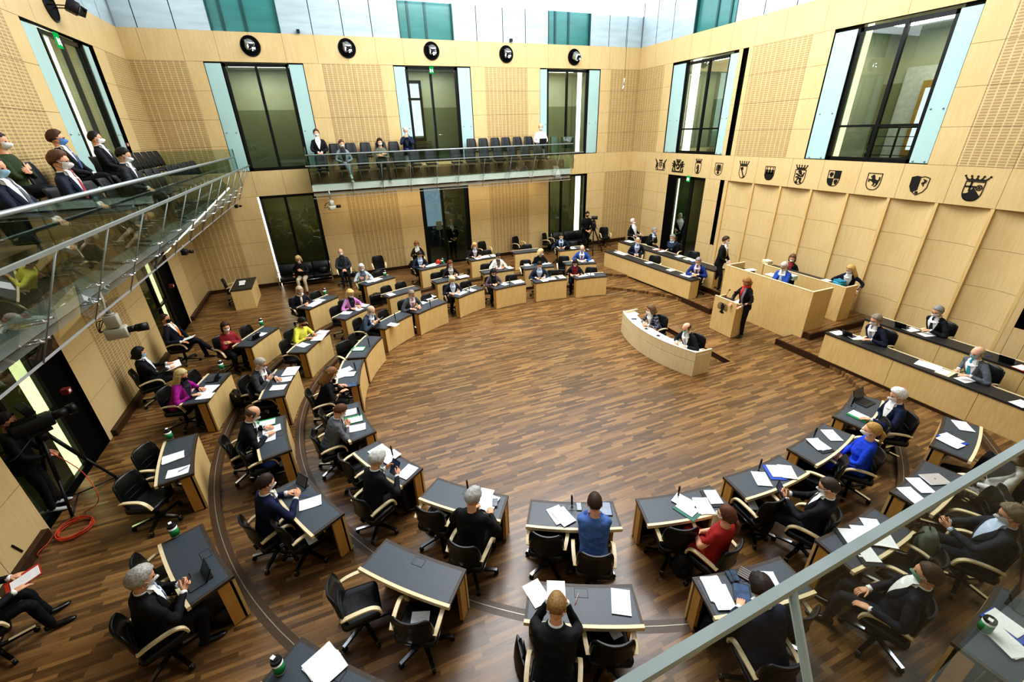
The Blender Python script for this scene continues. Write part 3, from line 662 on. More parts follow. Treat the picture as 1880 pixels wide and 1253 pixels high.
# owners: short phrases that single out who sits there
OW={ (1,1):'of the person with black fringe and dark red top',(1,2):'of the person in navy suit, open pale collar',(1,3):'of the person in mauve-grey jacket',(1,4):'of the white-blond person in navy blazer',(1,5):'of the grey-suited person with pink tie',(1,6):'of the bald person in slate blue suit',(1,7):'with two empty chairs and one white document',(1,8):'of the person with very long brown hair, black top',(1,9):'of the person in grey tweed jacket',(1,10):'of the grey-haired person holding a tablet',(1,11):'of the grey-haired person in black, seen from behind',(1,12):'of the person in bright blue jacket, seen from behind',(1,13):'of the person in the red dress',(1,14):'of the cross-legged person in black suit',(1,15):'of the person in the cobalt blue trouser suit',(1,16):'of the white-haired person typing on a laptop',
(2,1):'of the bald person with red tie',(2,2):'of the blond person in black leather jacket',(2,3):'of the person in white jacket',(2,4):'of the person with long auburn hair',(2,5):'with one sheet and a pilot case beside it',(2,6):'of the person in pink jacket',(2,7):'of the person in yellow sweater',(2,8):'of the grey-suited person reading papers',(2,9):'of the balding person with green folder',(2,10):'of the navy-suited person touching a tablet screen',(2,11):'standing completely bare',(2,12):'of the blond person with head in hands',(2,13):'of the person drawing on a tablet',(2,14):'of the person with green mask strap',(2,15):'of the curly-haired person with phone',(2,16):'of the person in patterned skirt',
(3,1):'of the person in navy suit by the sofa',(3,2):'with nothing on top in the back row',(3,3):'of the blond person with pearl grey blouse',(3,4):'of the young person with red bag on the desk',(3,5):'of the person in pale grey jacket',(3,6):'of the person with cream scarf',(3,7):'of the person in striped red pullover',(3,8):'of the person in magenta blazer',(3,9):'with two empty chairs and green canister',(3,10):'of the silver-haired person with phone',(3,11):'with crumpled white papers at the frame edge',(3,13):'with a green canister behind the hazy glass'}
ROWS={1:[((1057,513),(1116,507)),((983.7,520),(1041.4,512.5)),((909.5,532),(966.5,520.8)),((837,549),(894,528)),((769,576),(820,555)),((708,604),(755,578)),((671,657),(702,618)),((660,706),(668,660)),((690,792),(659,738)),((779,862),(692,807)),((931,910),(806,878)),((978,918),(1121,921)),((1169.4,916),(1301,892)),((1333,874),(1425,838)),((1450,820),(1505,780)),((1530,763),(1565,722))],
2:[((1040.8,486.8),(1095,483.3)),((964,495),(1017.7,489.5)),((887,503.6),(945.8,495)),((802.7,520.4),(858,509.6)),((715.4,546.9),(771.5,531)),((637,586),(684,563)),((563,646.7),(603.8,611.5)),((522,727.6),(547.6,675.3)),((535.3,825.9),(524,762)),((630.5,941.8),(562,872.3)),((852,1044.8),(712.3,991.2)),((1155.8,1073.6),(975.7,1066.7)),((1275.3,1060.4),(1428.5,1023.4)),((1499.6,989.8),(1597.9,933.6)),((1636.2,901.7),(1692.4,845.5)),((1707.7,817.5),(1732,765))],
3:[((1027.4,461),(1075,456)),((946.2,466),(993,461)),((865.3,479.5),(914.5,472)),((773.2,496.7),(824,486)),((672.8,524.7),(725,509.3)),((569.4,567.6),(619,545.6)),((460.8,637),(512,601)),((381.7,736),(422.5,685.5)),((354.9,869),(362.5,796)),((428.4,1056.8),(371.5,962.4)),((559,1173),(720,1258)),None,((1760,1164),(1821,1086))]}
for row,L in ROWS.items():
    for i,pp in enumerate(L,1):
        if pp: desk(row,i,pp[0],pp[1],OW[(row,i)])
# ================================================================ LONG BENCHES, PRESIDENCY, LECTERN
def bench(label,a,b,depth,z0,ztop,seams=(),floor_z=None):
    a,b=np.array(a,float),np.array(b,float); L=np.linalg.norm(b-a); u=(b-a)/L; rot=math.atan2(u[1],u[0])
    t=thing('government_bench',label,'bench',(a[0],a[1],z0),rot,'long government benches'); h=ztop-z0
    # local: x along the bench, y = towards the seats (left of a->b)
    ps=[0]+list(seams)+[L]
    for p,q in zip(ps,ps[1:]): MB().box((p+.004,0,(floor_z if floor_z is not None else .0)-(0 if floor_z is None else z0)),(q-.004,.035,h-.04)).build('front_panel',MAPLE_D,t)
    for x in (0,L-.035): MB().box((x+.002,.036,0),(x+.033,depth-.05,h-.04)).build('end_panel',MAPLE_D,t)
    MB().box((-.01,-.012,h-.04),(L+.01,depth-.02,h)).build('bench_top',BENCHTOP,t)
    MB().box((.12,depth-.02,h-.045),(L-.0,depth+.015,h+.008)).build('edge_strip',MAPLE_L,t)
    return t
# a->b runs so that the seats (east) are on its left
bench('front government bench with white strip edge beyond the white-haired typist',(10.82,6.2),(10.82,-.6),.45,.17,.86,[1.53,3.0,4.4,5.8])
bench('rear government bench below the curved east wall beside the dark tablet stands',(12.08,6.1),(12.08,-.6),.47,.34,1.03,[1.6,3.0,4.8])
bench('front bench with three chairs near the lectern, far side of the hall',(10.5,15.6),(10.845,10.86),.45,.17,.85)
bench('rear bench with red folder in front of the dark open doorway',(11.66,16.3),(11.98,11.0),.5,.34,1.0)
for n_ in ('far',):
    pass
pr=thing('presidency_desk','tall maple presiding desk behind the lectern','desk',(11.45,8.6,0))
MB().box((0,-1.45,.0),(.05,1.5,1.5)).build('front_panel',MAPLE_D,pr)
MB().box((.051,-1.45,.0),(.78,-1.4,1.5)).build('side_panel',MAPLE_D,pr)
MB().box((.051,1.45,.0),(.78,1.5,1.5)).build('side_panel',MAPLE_D,pr)
mb=MB(); mb.box((-.004,-1.454,1.5),(.054,1.504,1.515)); mb.box((.054,-1.454,1.5),(.78,-1.396,1.515)); mb.box((.054,1.446,1.5),(.78,1.504,1.515)); mb.build('top_edge',MAPLE_L,pr)
MB().box((.052,-1.39,1.33),(.42,1.44,1.37)).build('desk_top',BENCHTOP,pr)
MB().box((.44,1.0,1.28),(.75,1.42,1.32)).build('side_shelf',BENCHTOP,pr)
p2=thing('secretary_counter','second maple counter behind the presiding desk carrying the light blue box','counter',(12.95,8.6,.34))
MB().box((0,-1.35,0),(.05,1.3,1.02)).build('front_panel',MAPLE_D,p2)
MB().box((.051,-1.35,0),(.5,-1.3,1.02)).build('end_panel',MAPLE_D,p2)
MB().box((.051,-1.29,.94),(.45,1.29,.97)).build('desk_top',BENCHTOP,p2)
mb=MB(); mb.box((-.004,-1.354,1.02),(.054,1.3,1.035)); mb.box((.054,-1.354,1.02),(.5,-1.296,1.035)); mb.build('top_edge',MAPLE_L,p2)
# lectern
le=thing('lectern','maple speaker lectern with black eagle emblem on its front','lectern',(10.0,8.6,0))
mb=MB(); mb.box((0,-.4,.012),(.045,.4,1.06)); mb.build('front_panel',MAPLE_D,le)
for s in (-1,1): MB().box((.046,s*.4-(.04 if s>0 else 0),.012),(.42,s*.4+(.04 if s<0 else 0),1.03)).build('side_panel',MAPLE_D,le)
MB().box((.046,-.358,.94),(.43,.358,.965)).build('reading_top',BENCHTOP,le)
mb=MB(); mb.box((-.003,-.403,1.06),(.05,.403,1.07)); mb.build('top_edge',MAPLE_L,le)
for y in (-.03,.16):
    mb=MB(); mb.cyl((.12,y,.965),.025,.02,10); mb.tube([(.12,y,.97),(.16,y-.02,1.15),(.2,y-.04,1.27)],.006,6); mb.tube([(.2,y-.04,1.265),(.22,y-.05,1.30)],.02,8); mb.build('microphone',BLACK,le)
def stroke(mb,pts,w,z0,z1,mi=0,closed=False,M=None):
    P=[np.array(p,float) for p in pts]
    if closed: P=P+[P[0]]
    for a,b in zip(P,P[1:]):
        d=b-a; l=np.linalg.norm(d)
        if l<1e-9: continue
        n=np.array([-d[1],d[0]])/l*w/2; e=d/l*w*.3
        mb.poly([tuple(a-e+n),tuple(a-e-n),tuple(b+e-n),tuple(b+e+n)],z0,z1,mi,M)
# plane matrices: drawing x -> viewer's right, y -> up, z -> out of the surface
def on_plane(c,right,up,s): 
    r=Vector(right).normalized(); u=Vector(up).normalized(); n=r.cross(u)
    return Matrix.Translation(Vector(c))@Matrix((( *[r[0],u[0],n[0]],0),(r[1],u[1],n[1],0),(r[2],u[2],n[2],0),(0,0,0,1)))@Matrix.Diagonal((s,s,1,1))
INK=simple('#15140F',.5,0,.1)
def eagle(mb,M,z=.006):
    for s in (-1,1):
        for k,(a,l) in enumerate(((78,.46),(62,.5),(46,.52),(30,.52),(14,.5),(-2,.47),(-18,.43))):
            a=R(a); x0,y0=.10*s,.20-.055*k
            x1,y1=s*(.10+l*math.cos(a)*.88),.10+l*math.sin(a)*.75-.02*k
            n=(-(y1-y0),x1-x0); ln=math.hypot(*n); n=(n[0]/ln*.019,n[1]/ln*.019)
            mb.poly([(x0+n[0]*.6,y0+n[1]*.6),(x0-n[0]*.6,y0-n[1]*.6),(x1-n[0],y1-n[1]),(x1+n[0],y1+n[1])],0,z,0,M)
        mb.poly([(.03*s,.2),(.13*s,.25),(.15*s,.1),(.11*s,-.1),(.04*s,-.1)],0,z,0,M)
        stroke(mb,[(.06*s,-.2),(.14*s,-.3),(.12*s,-.38)],.04,0,z,0,False,M); stroke(mb,[(.14*s,-.3),(.22*s,-.33)],.03,0,z,0,False,M); stroke(mb,[(.14*s,-.3),(.2*s,-.4)],.03,0,z,0,False,M)
    mb.poly([(-.09,.25),(.09,.25),(.12,0),(.08,-.22),(-.08,-.22),(-.12,0)],0,z*1.1,0,M)
    mb.poly([(-.05,.22),(.07,.22),(.08,.36),(.02,.43),(-.06,.42),(-.16,.36),(-.08,.34)],0,z*1.1,0,M)
    for x in (-.12,-.06,0,.06,.12): mb.poly([(x*.4-.02,-.2),(x*.4+.02,-.2),(x*1.2+.035,-.46+abs(x)*.5),(x*1.2-.035,-.46+abs(x)*.5)],0,z,0,M)
mb=MB(); eagle(mb,on_plane((-.001,.06,.78),(0,-1,0),(0,0,1),.36)); mb.build('eagle_emblem',INK,le)
# stenographers' curved desk
st=thing('stenographers_desk','pale curved low desk in the middle of the parquet','desk',(7.0,8.4,0))
def sten(t): # front curve
    y=1.55-3.0*t; return (.13+.34*(1-(2*t-1)**2)*-1.0+.34*.0+(.25),y)
fr=[(.47-.33*(1-(2*k/14-1)**2)+.0,1.55-2.98*k/14) for k in range(15)]
off=lambda d:[(x+d,y) for x,y in fr]
mb=MB(); mb.poly(fr+off(.05)[::-1],.0,.40); mb.build('lower_panel',MAPLE_P,st)
mb=MB(); mb.poly([(x+.004,y) for x,y in fr]+off(.05)[::-1],.415,.66); mb.build('upper_panel',MAPLE_P,st)
mb=MB(); mb.poly([(x+.05,y) for x,y in fr]+off(.42)[::-1],.55,.59); mb.build('desk_top',IVORY_TOP:=simple('#F1EAD6',.45,0,.03),st)
mb=MB(); mb.poly(fr+off(.055)[::-1],.66,.668); mb.build('top_edge',IVORY_TOP,st)
for y in (1.5,-1.43):
    x=.526; mb=MB(); mb.box((x+.0,y+.003,.002),(x+.46,y+.047,.659)); mb.build('end_panel',MAPLE_P,st)
for y in (.3,-.2):
    mb=MB(); mb.box((.36,y,.59),(.44,y+.09,.60)); mb.build('socket_flap',BLACK,st)
# side desk with papers by the west end of the north wall
sd=thing('side_desk','narrow boxy maple desk standing alone in the corner','desk',(-3.42,17.55,.2))
MB().box((-.32,-.72,0),(-.28,.72,.68)).build('side_panel',MAPLE_D,sd); MB().box((.28,-.72,0),(.32,.72,.68)).build('side_panel',MAPLE_D,sd)
MB().box((-.279,-.72,0),(.279,-.68,.68)).build('front_panel',MAPLE_D,sd); MB().box((-.33,-.73,.68),(.33,.73,.72)).build('desk_top',BENCHTOP,sd)
MB().box((-.35,-.73,.675),(-.33,.73,.725)).build('edge_strip',MAPLE_L,sd)
# ================================================================ PEOPLE
V3=lambda *a:np.array(a,float)
def nrm(v): return v/(np.linalg.norm(v)+1e-9)
def ik(S,T,l1,l2,pole):
    d=T-S; L=np.linalg.norm(d); m=(l1+l2)*.985
    if L>m: T=S+d/L*m; d=T-S; L=m
    if L<abs(l1-l2)+.03: T=S+d/L*(abs(l1-l2)+.03); d=T-S; L=np.linalg.norm(d)
    a=(l1*l1-l2*l2+L*L)/(2*L); h=math.sqrt(max(l1*l1-a*a,0)); u=d/L
    p=pole-u*(pole@u); p=nrm(p); return S+u*a+p*h,T
# wrist targets (right hand; left mirrored), seated on a .46 m chair, y forward, z above floor: (x,y,z, pole, hand dir, palm normal)
ARMS={
 'desk':((.15,.42,.79),(.8,-.3,-.8),(-.25,1,-.12),(0,-.1,-1)),
 'write':((.08,.40,.79),(.8,-.2,-.7),(-.5,.9,-.25),(-.3,0,-1)),
 'type':((.12,.44,.80),(.8,-.3,-.9),(-.1,1,-.15),(0,0,-1)),
 'lap':((.05,.26,.66),(.9,-.4,-.3),(-.75,.7,-.1),(-.2,-.2,-1)),
 'phone':((.07,.36,.86),(.8,-.2,-.8),(-.35,.7,.5),(-.9,0,.25)),
 'hold':((.14,.42,.86),(.8,-.3,-.8),(-.2,.8,.35),(-.95,.1,.1)),
 'cross':((-.02,.225,.86),(.8,.1,-.9),(-.95,.0,.2),(0,-1,-.2)),
 'face':((.09,.30,1.10),(.35,.5,-1.3),(-.2,-.1,1),(-.7,-.6,0)),
 'mouth':((.05,.27,1.06),(.7,.35,-1.1),(-.5,-.1,.8),(-.4,-.8,0)),
 'rest':((.265,.20,.70),(.5,-.6,-.6),(-.05,1,-.15),(0,0,-1)),
 'side':((.24,.05,.56),(.8,-.7,.1),(0,.25,-1),(-1,0,0)),
 'down':((.23,.05,.82),(.6,-.8,.1),(0,.15,-1),(-1,0,0)),
 'front':((.10,.26,1.02),(.8,-.4,-.6),(-.5,.8,0),(0,0,-1)),
 'lect':((.17,.34,1.02),(.8,-.4,-.5),(-.2,1,-.1),(0,0,-1)),
 'tie':((.04,.19,1.0),(.9,-.1,-.7),(-.7,.2,.5),(-.2,-1,0)),
 'lean':((.30,.38,.98),(.5,-.6,.3),(.1,.6,-.7),(0,0,-1)),
}
SKINS={'a':'#D9A583','b':'#C98F6C','c':'#E2B596','d':'#B97F5C'}
def skin(k): return simple(SKINS[k],.5,0,.06,14,.35)
EYE=simple('#1B1512',.3)
TORSO=[(-.13,.165,.125,-.02),(-.05,.178,.135,-.01),(.06,.172,.128,0),(.16,.163,.118,.005),(.27,.175,.122,.012),(.37,.186,.118,.01),(.44,.188,.106,.0),(.488,.155,.088,-.004),(.522,.092,.07,-.006)]
def torso_at(t,T):
    for a,b in zip(T,T[1:]):
        if a[0]<=t<=b[0]:
            k=(t-a[0])/(b[0]-a[0]); return [a[i]+(b[i]-a[i])*k for i in range(4)]
    return T[-1] if t>T[-1][0] else T[0]
def person_geo(c):
    """returns joint data and raw garment lofts for one person, local frame: faces +Y, floor at z=0"""
    f=c.get('f',False); g=c.get('g',1.0); st=c.get('stand',False); s=PS*(.955 if f else 1.0); g=g*PS
    l=R(c.get('lean',6)); hipz=.90*s if st else .535; tl=.53*s
    u=V3(0,math.sin(l),math.cos(l)); fw=V3(0,math.cos(l),-math.sin(l)); P0=V3(0,0,hipz); N=P0+u*tl
    hp=R(c.get('pitch',12)); hy=R(c.get('hyaw',0)); hv=V3(0,math.sin(l*.5+hp*.45),math.cos(l*.5+hp*.45)); Hc=N+hv*.155*s
    T=[(t*s,rx*g*(.92 if f else 1),ry*g*(1.0 if f else 1),o) for t,rx,ry,o in TORSO]
    if f: T[4]=(T[4][0],T[4][1],T[4][2]*1.06,T[4][3]+.012)
    if not st: T[0]=(-.08*s,)+T[0][1:]
    n=18
    def sec(t,da=0,extra=0):
        _,rx,ry,o=torso_at(t,T); c0=P0+u*t+fw*o
        return lambda a:c0+V3(1,0,0)*(rx+extra)*math.sin(a)+fw*(ry+extra)*math.cos(a)
    rings=[[tuple(sec(t[0])(2*PI*k/n)) for k in range(n)] for t in T]
    sw=(.172 if not f else .152)*s*(.6+.4*g)
    J={'N':N,'Hc':Hc,'u':u,'fw':fw,'P0':P0,'T':T,'sec':sec,'hp':hp+l*.35,'hy':hy,'s':s,'l':l}
    arms=[]
    names=c.get('arms','desk'); names=(names,names) if isinstance(names,str) else names
    for sd,nm in ((1,names[0]),(-1,names[1])):
        tgt,pole,hd,pn=ARMS[nm]; m=V3(sd,1,1)
        S=N-u*.072*s+V3(sd*sw,0,0); tg=V3(*tgt)*m
        if nm=='cross' and sd<0: tg=tg+V3(0,.045,-.05)
        if nm=='face' and c.get('lean',6)>18: tg=tg+V3(0,.22,-.1)
        E,Wr=ik(S,tg,.285*s,.255*s,V3(*pole)*m); fore=nrm(Wr-E)
        hdv=nrm(V3(*hd)*m*.75+fore*.5); arms.append((S,E,Wr,hdv,nrm(V3(*pn)*m),sd,nm))
    J['arms']=arms
    legs=[]
    lm=c.get('legs','sit')
    for sd in (1,-1):
        hp_=P0+V3(sd*.088,.02,0 if not st else -.02)
        if st:
            dy=.0
            if lm=='walk': dy=.16*sd
            K=hp_+V3(sd*.005,.03+dy*.6,-.42*s); A=V3(sd*.10,dy*(1.0 if dy>0 else 1.3),.085)
            A=hp_+V3(sd*.012,dy*.9,-(hipz-.02-.085)) if lm!='walk' else A
            toe=V3(sd*.15,1,0)
        elif lm=='crossed' and sd==1:
            K=hp_+V3(-.09,.41,.085); A=K+V3(-.10,.20,-.32); toe=V3(-.15,.85,-.5)
        else:
            spread=c.get('spread',.03); K=hp_+V3(sd*spread,.41,-.015); fy=c.get('foot',.06); A=V3(K[0]+sd*.01,K[1]+fy,.085); toe=V3(sd*.18,1,0)
        legs.append((hp_,K,A,nrm(toe),sd))
    J['legs']=legs
    return J,rings
def limb(mb,pts,rads,n=10,M=None): mb.tube(smooth_path(pts,3),list(np.interp(np.linspace(0,len(pts)-1,(len(pts)-1)*3+1),range(len(pts)),rads)),n,0,None,None,True,True)
def remesh_batch(jobs,vox):
    """jobs: list of (MB) -> evaluated voxel-union meshes"""
    obs=[]
    for mb in jobs:
        me=bpy.data.meshes.new('tmp'); me.from_pydata(mb.v,[],mb.f); me.update()
        o=bpy.data.objects.new('tmp',me); COL.objects.link(o)
        m=o.modifiers.new('r','REMESH'); m.mode='VOXEL'; m.voxel_size=vox; m.use_smooth_shade=True
        m2=o.modifiers.new('s','SMOOTH'); m2.factor=.5; m2.iterations=4
        obs.append(o)
    bpy.context.view_layer.update(); dg=bpy.context.evaluated_depsgraph_get(); out=[]
    for o in obs:
        me=bpy.data.meshes.new_from_object(o.evaluated_get(dg)); out.append(me)
    for o in obs:
        d=o.data; bpy.data.objects.remove(o); bpy.data.meshes.remove(d)
    return out
def wrinkle(me,amp,sc,seed,shift=0):
    n=len(me.vertices); co=np.empty(n*3); me.vertices.foreach_get('co',co); co=co.reshape(-1,3)
    no=np.empty(n*3); me.vertices.foreach_get('normal',no); no=no.reshape(-1,3)
    d=np.array([noise.noise((p[0]*sc+seed,p[1]*sc,p[2]*sc*1.7)) for p in co])
    d2=np.array([noise.noise((p[0]*sc*2.3,p[1]*sc*2.3+seed,p[2]*sc*3.1)) for p in co])
    co=co+no*(((d+d2*.6)*amp+shift)[:,None]); me.vertices.foreach_set('co',co.ravel()); me.update()
HN,HM=24,20
def head_pt(th,ph):
    """th: 0 front, + to the right ear side; ph: -pi/2 .. pi/2. head-local x right, y front, z up; eyes at z=0"""
    x,y,z=math.cos(ph)*math.sin(th),math.cos(ph)*math.cos(th),math.sin(ph)
    X=x*.074; Y=y*.094; Z=z*.118
    if z<0:
        X*=1-.30*(-z)**1.3; 
        if y>0: Y*=1-.06*(-z)
        else: Y*=1-.38*(-z)
    if y>0:
        Y+=.020*math.exp(-((x/.16)**2+((z+.22)/.2)**2))           # nose
        Y+=.006*math.exp(-((x/.3)**2+((z+.62)/.14)**2))            # lips and chin
        Y+=.004*math.exp(-((abs(x)-.3)/.28)**2-((z-.22)/.1)**2)     # brow
        Y-=.008*math.exp(-((abs(x)-.36)/.16)**2-((z-.03)/.11)**2)   # eye sockets
        Y-=.004*math.exp(-((abs(x)-.5)/.2)**2-((z+.5)/.2)**2)
    else: Y*=1.06
    return X,Y,Z
def head_frame(J):
    p=J['hp']; y=J['hy']; s=J['s']
    return Matrix.Translation(Vector(J['Hc']))@Matrix.Rotation(-y,4,'Z')@Matrix.Rotation(-p,4,'X')@Matrix.Diagonal((s*1.07,s*1.07,s*1.05,1))
def add_head(mb,M):
    rings=[[head_pt(2*PI*k/HN,-PI/2+PI*(i+.25)/(HM-.5)) for k in range(HN)] for i in range(HM)]
    mb.loft(rings,0,True,M)
    for sd in (-1,1):
        mb.ball((sd*.074,-.008,-.012),(.010,.020,.032),0,8,M)
        mb.ball((sd*.029,.083,.005),(.0125,.009,.0065),1,8,M)
def add_hand(mb,Wr,hd,pn,sd,curl=.5,s=1.0,hold=False):
    side=nrm(np.cross(hd,pn)); pn=nrm(np.cross(side,hd))
    if sd>0: th=-side
    else: th=side
    # side vector pointing to the thumb
    th=nrm(np.cross(pn,hd))*(1 if sd<0 else -1)
    L=.088*s; 
    rg=[]
    for t,w,d in ((-.02,.024,.020),(.2,.031,.017),(.6,.040,.015),(1.0,.040,.012)):
        c=Wr+hd*L*t; rg.append([tuple(c+th*w*math.cos(a)*s+pn*d*math.sin(a)*s) for a in np.linspace(0,2*PI,10,endpoint=False)])
    mb.loft(rg,0,True)
    for k,(o,ln) in enumerate(((.030,.072),(.010,.081),(-.010,.076),(-.029,.060))):
        b=Wr+hd*L*.9+th*o*s; pts=[b-hd*.02]; a=.15+curl*.25
        p=b; 
        for q in (.45,.32,.25):
            d=hd*math.cos(a)+pn*math.sin(a); p=p+d*ln*q*s; pts.append(p); a+=curl*.75
        mb.tube(pts,[.0095*s,.009*s,.0082*s,.0066*s],6,0,None,None,True,True)
    b=Wr+hd*L*.22+th*.024*s
    d1=nrm(th*.75+hd*.75+pn*.25); d2=nrm(th*.35+hd*1+pn*(.3+curl*.3))
    mb.tube([b-d1*.01,b+d1*.034*s,b+d1*.034*s+d2*.028*s,b+d1*.034*s+d2*.05*s],[.0125*s,.0105*s,.0095*s,.007*s],6,0,None,None,True,True)
def hair_mesh(style,M,seed):
    mb=MB(); rr=random.Random(seed); ph0=rr.uniform(0,9)
    def amt(x,y,z):
        if style=='bald':
            a=min(1,(.55-z)*5); a=min(a,(z+.42)*6,(.42-y)*6)
            return a
        line=.50 if z<.45 else .5+ (z-.45)*2.6
        if style in('bob','long','tail','wavy'): line=.46 if z<.4 else .46+(z-.4)*2.2
        a=(line-y)*7
        low=-.52 if abs(x)<.75 else -.28
        if style in('bob','long','wavy'): low=-.9
        if y>.12: low=max(low,.0 if style in('bob','long','wavy') else .1)
        a=min(a,(z-low)*6)
        if style=='thin' and z>.8: a=min(a,.75)
        return a
    th_={'short':.0125,'crop':.010,'bald':.008,'thin':.008,'bob':.024,'long':.020,'tail':.014,'curly':.026,'wavy':.026,'quiff':.018,'full':.021}[style]
    rings=[]
    for i in range(HM):
        ph=-PI/2+PI*(i+.25)/(HM-.5); r_=[]
        for k in range(HN):
            th=2*PI*k/HN; x,y,z=math.cos(ph)*math.sin(th),math.cos(ph)*math.cos(th),math.sin(ph)
            a=max(0,min(1,amt(x,y,z))); X,Y,Z=head_pt(th,ph)
            w=noise.noise((x*3+ph0,y*3,z*3)); 
            if style in('curly','wavy','full'): w+=noise.noise((x*7+ph0,y*7,z*7))*.8
            q=th_*(1+.45*w)+(.012 if z>.5 and style in('quiff','wavy') else 0)*max(0,y+.3)
            if a<=0: k_=.86; r_.append((X*k_,Y*k_,Z*k_))
            else:
                ln=math.sqrt(X*X+Y*Y+Z*Z); e=(q*a-.004*(1-a))/ln; r_.append((X*(1+e),Y*(1+e),Z*(1+e)))
        rings.append(r_)
    mb.loft(rings,0,True,M)
    if style in('bob','long','wavy'):
        Lb={'bob':.10,'wavy':.13,'long':.26}[style]; rings=[]
        m=16; a0=R(62)
        for i in range(7):
            t=i/6; z=.03-t*(Lb+.03); w=.088+.010*math.sin(t*2.5)+( .012 if style=='wavy' else 0); o=[];q=[]
            for k in range(m+1):
                a=a0+(2*PI-2*a0)*k/m; wv=1+.05*noise.noise((a*2+ph0,t*3,1.))
                fy=-.012 if t<.5 else -.012-.03*(t-.5)
                o.append((w*math.sin(a)*wv,(.098+.01*t)*math.cos(a)*wv+fy,z-.01*math.sin(a*5+ph0))); q.append(((w-.028)*math.sin(a),(.07)*math.cos(a)+fy,z))
            rings.append(o+q[::-1])
        mb.loft(rings,0,True,M)
    if style=='tail':
        mb.tube([(0,-.10,-.0),(0,-.135,-.05),(0,-.12,-.14),(0,-.105,-.21)],[.022,.028,.022,.008],8,0,M)
    return mb
def mask_mesh(M,kind):
    mb=MB(); rows=[];nr,nc=7,13
    for i in range(nr):
        v=i/(nr-1); r_=[]
        for k in range(nc):
            w=-1+2*k/(nc-1); th=w*R(66)*(1-.12*abs(2*v-1)); z=-.06-.86*v+.16*w*w*(1-2*v)*.6
            z=max(-.95,min(.05,z)); ph=math.asin(z); X,Y,Z=head_pt(th,ph)
            bulge=(.016 if kind=='ffp' else .007)*max(0,1-w*w)*math.sin(PI*min(1,max(0,v*1.0+.08)))**.8+.006
            ridge=.010*math.exp(-(w/.35)**2)*math.exp(-((v-.35)/.3)**2) if kind=='ffp' else 0
            ln=math.sqrt(X*X+Y*Y); r_.append((X*(1+bulge*.6/ln),Y+(bulge+ridge)*max(.25,math.cos(th)),Z*(1.02)))
        rows.append(r_)
    vs=[p for r_ in rows for p in r_]; fs=[(i*nc+k,i*nc+k+1,(i+1)*nc+k+1,(i+1)*nc+k) for i in range(nr-1) for k in range(nc-1)]
    mb.add(vs,fs,0,True,M)
    for sd in (0,nc-1):
        sg=-1 if sd==0 else 1
        for r_ in (rows[1][sd],rows[4][sd]): mb.tube([r_,(sg*.083,.0,-.01+(0.02 if r_ is rows[1][sd] else -.03))],.0022,4,0,M)
    return mb
PEOPLE=[]; PS=1.1
def P_(**c): PEOPLE.append(c)
def where(c,J):
    rot=c['rot']; cr,sr=math.cos(rot),math.sin(rot); h=J['Hc']; hx,hy_=cr*h[0]-sr*h[1],sr*h[0]+cr*h[1]
    px=c['px']; z=c['z']
    if 'Y' in c: w=aty(px[0],px[1],c['Y'])
    elif 'X' in c: w=atx(px[0],px[1],c['X'])
    else: w=at(px[0],px[1],z+h[2])
    return np.array([w[0]-hx,w[1]-hy_])
def settle(c):
    """sit far enough from the desk for the knees: lean the trunk, then slide the chair back"""
    J,rings=person_geo(c)
    if not c.get('px'): return J,rings
    if 'xz' in c:
        rot=c['rot']; h=J['Hc']; c['z']=float(atx(c['px'][0],c['px'][1],c['xz'])[2]-h[2]); p=where(c,J); c['loc']=(p[0],p[1],c['z']); return J,rings
    p=where(c,J)
    if 'row' in c: m,out,_,_=min((d for k,d in DESKS.items() if k[0]==c['row']),key=lambda d:np.linalg.norm(p-(d[0]+d[1]*.72))); need=.735
    elif 'minx' in c: m,out,need=np.array([c['minx'],p[1]]),np.array([1.,0]),0.
    else: c['loc']=(p[0],p[1],c['z']); return J,rings
    c['lean']=c.get('lean',6)
    while (p-m)@out<need and c['lean']<24:
        c['lean']+=3; J,rings=person_geo(c); p=where(c,J)
    if (p-m)@out<need+.06: c['foot']=c.get('foot',-.10); J,rings=person_geo(c)
    if (p-m)@out<need: p=p+out*(need-(p-m)@out)
    c['loc']=(p[0],p[1],c['z']); return J,rings
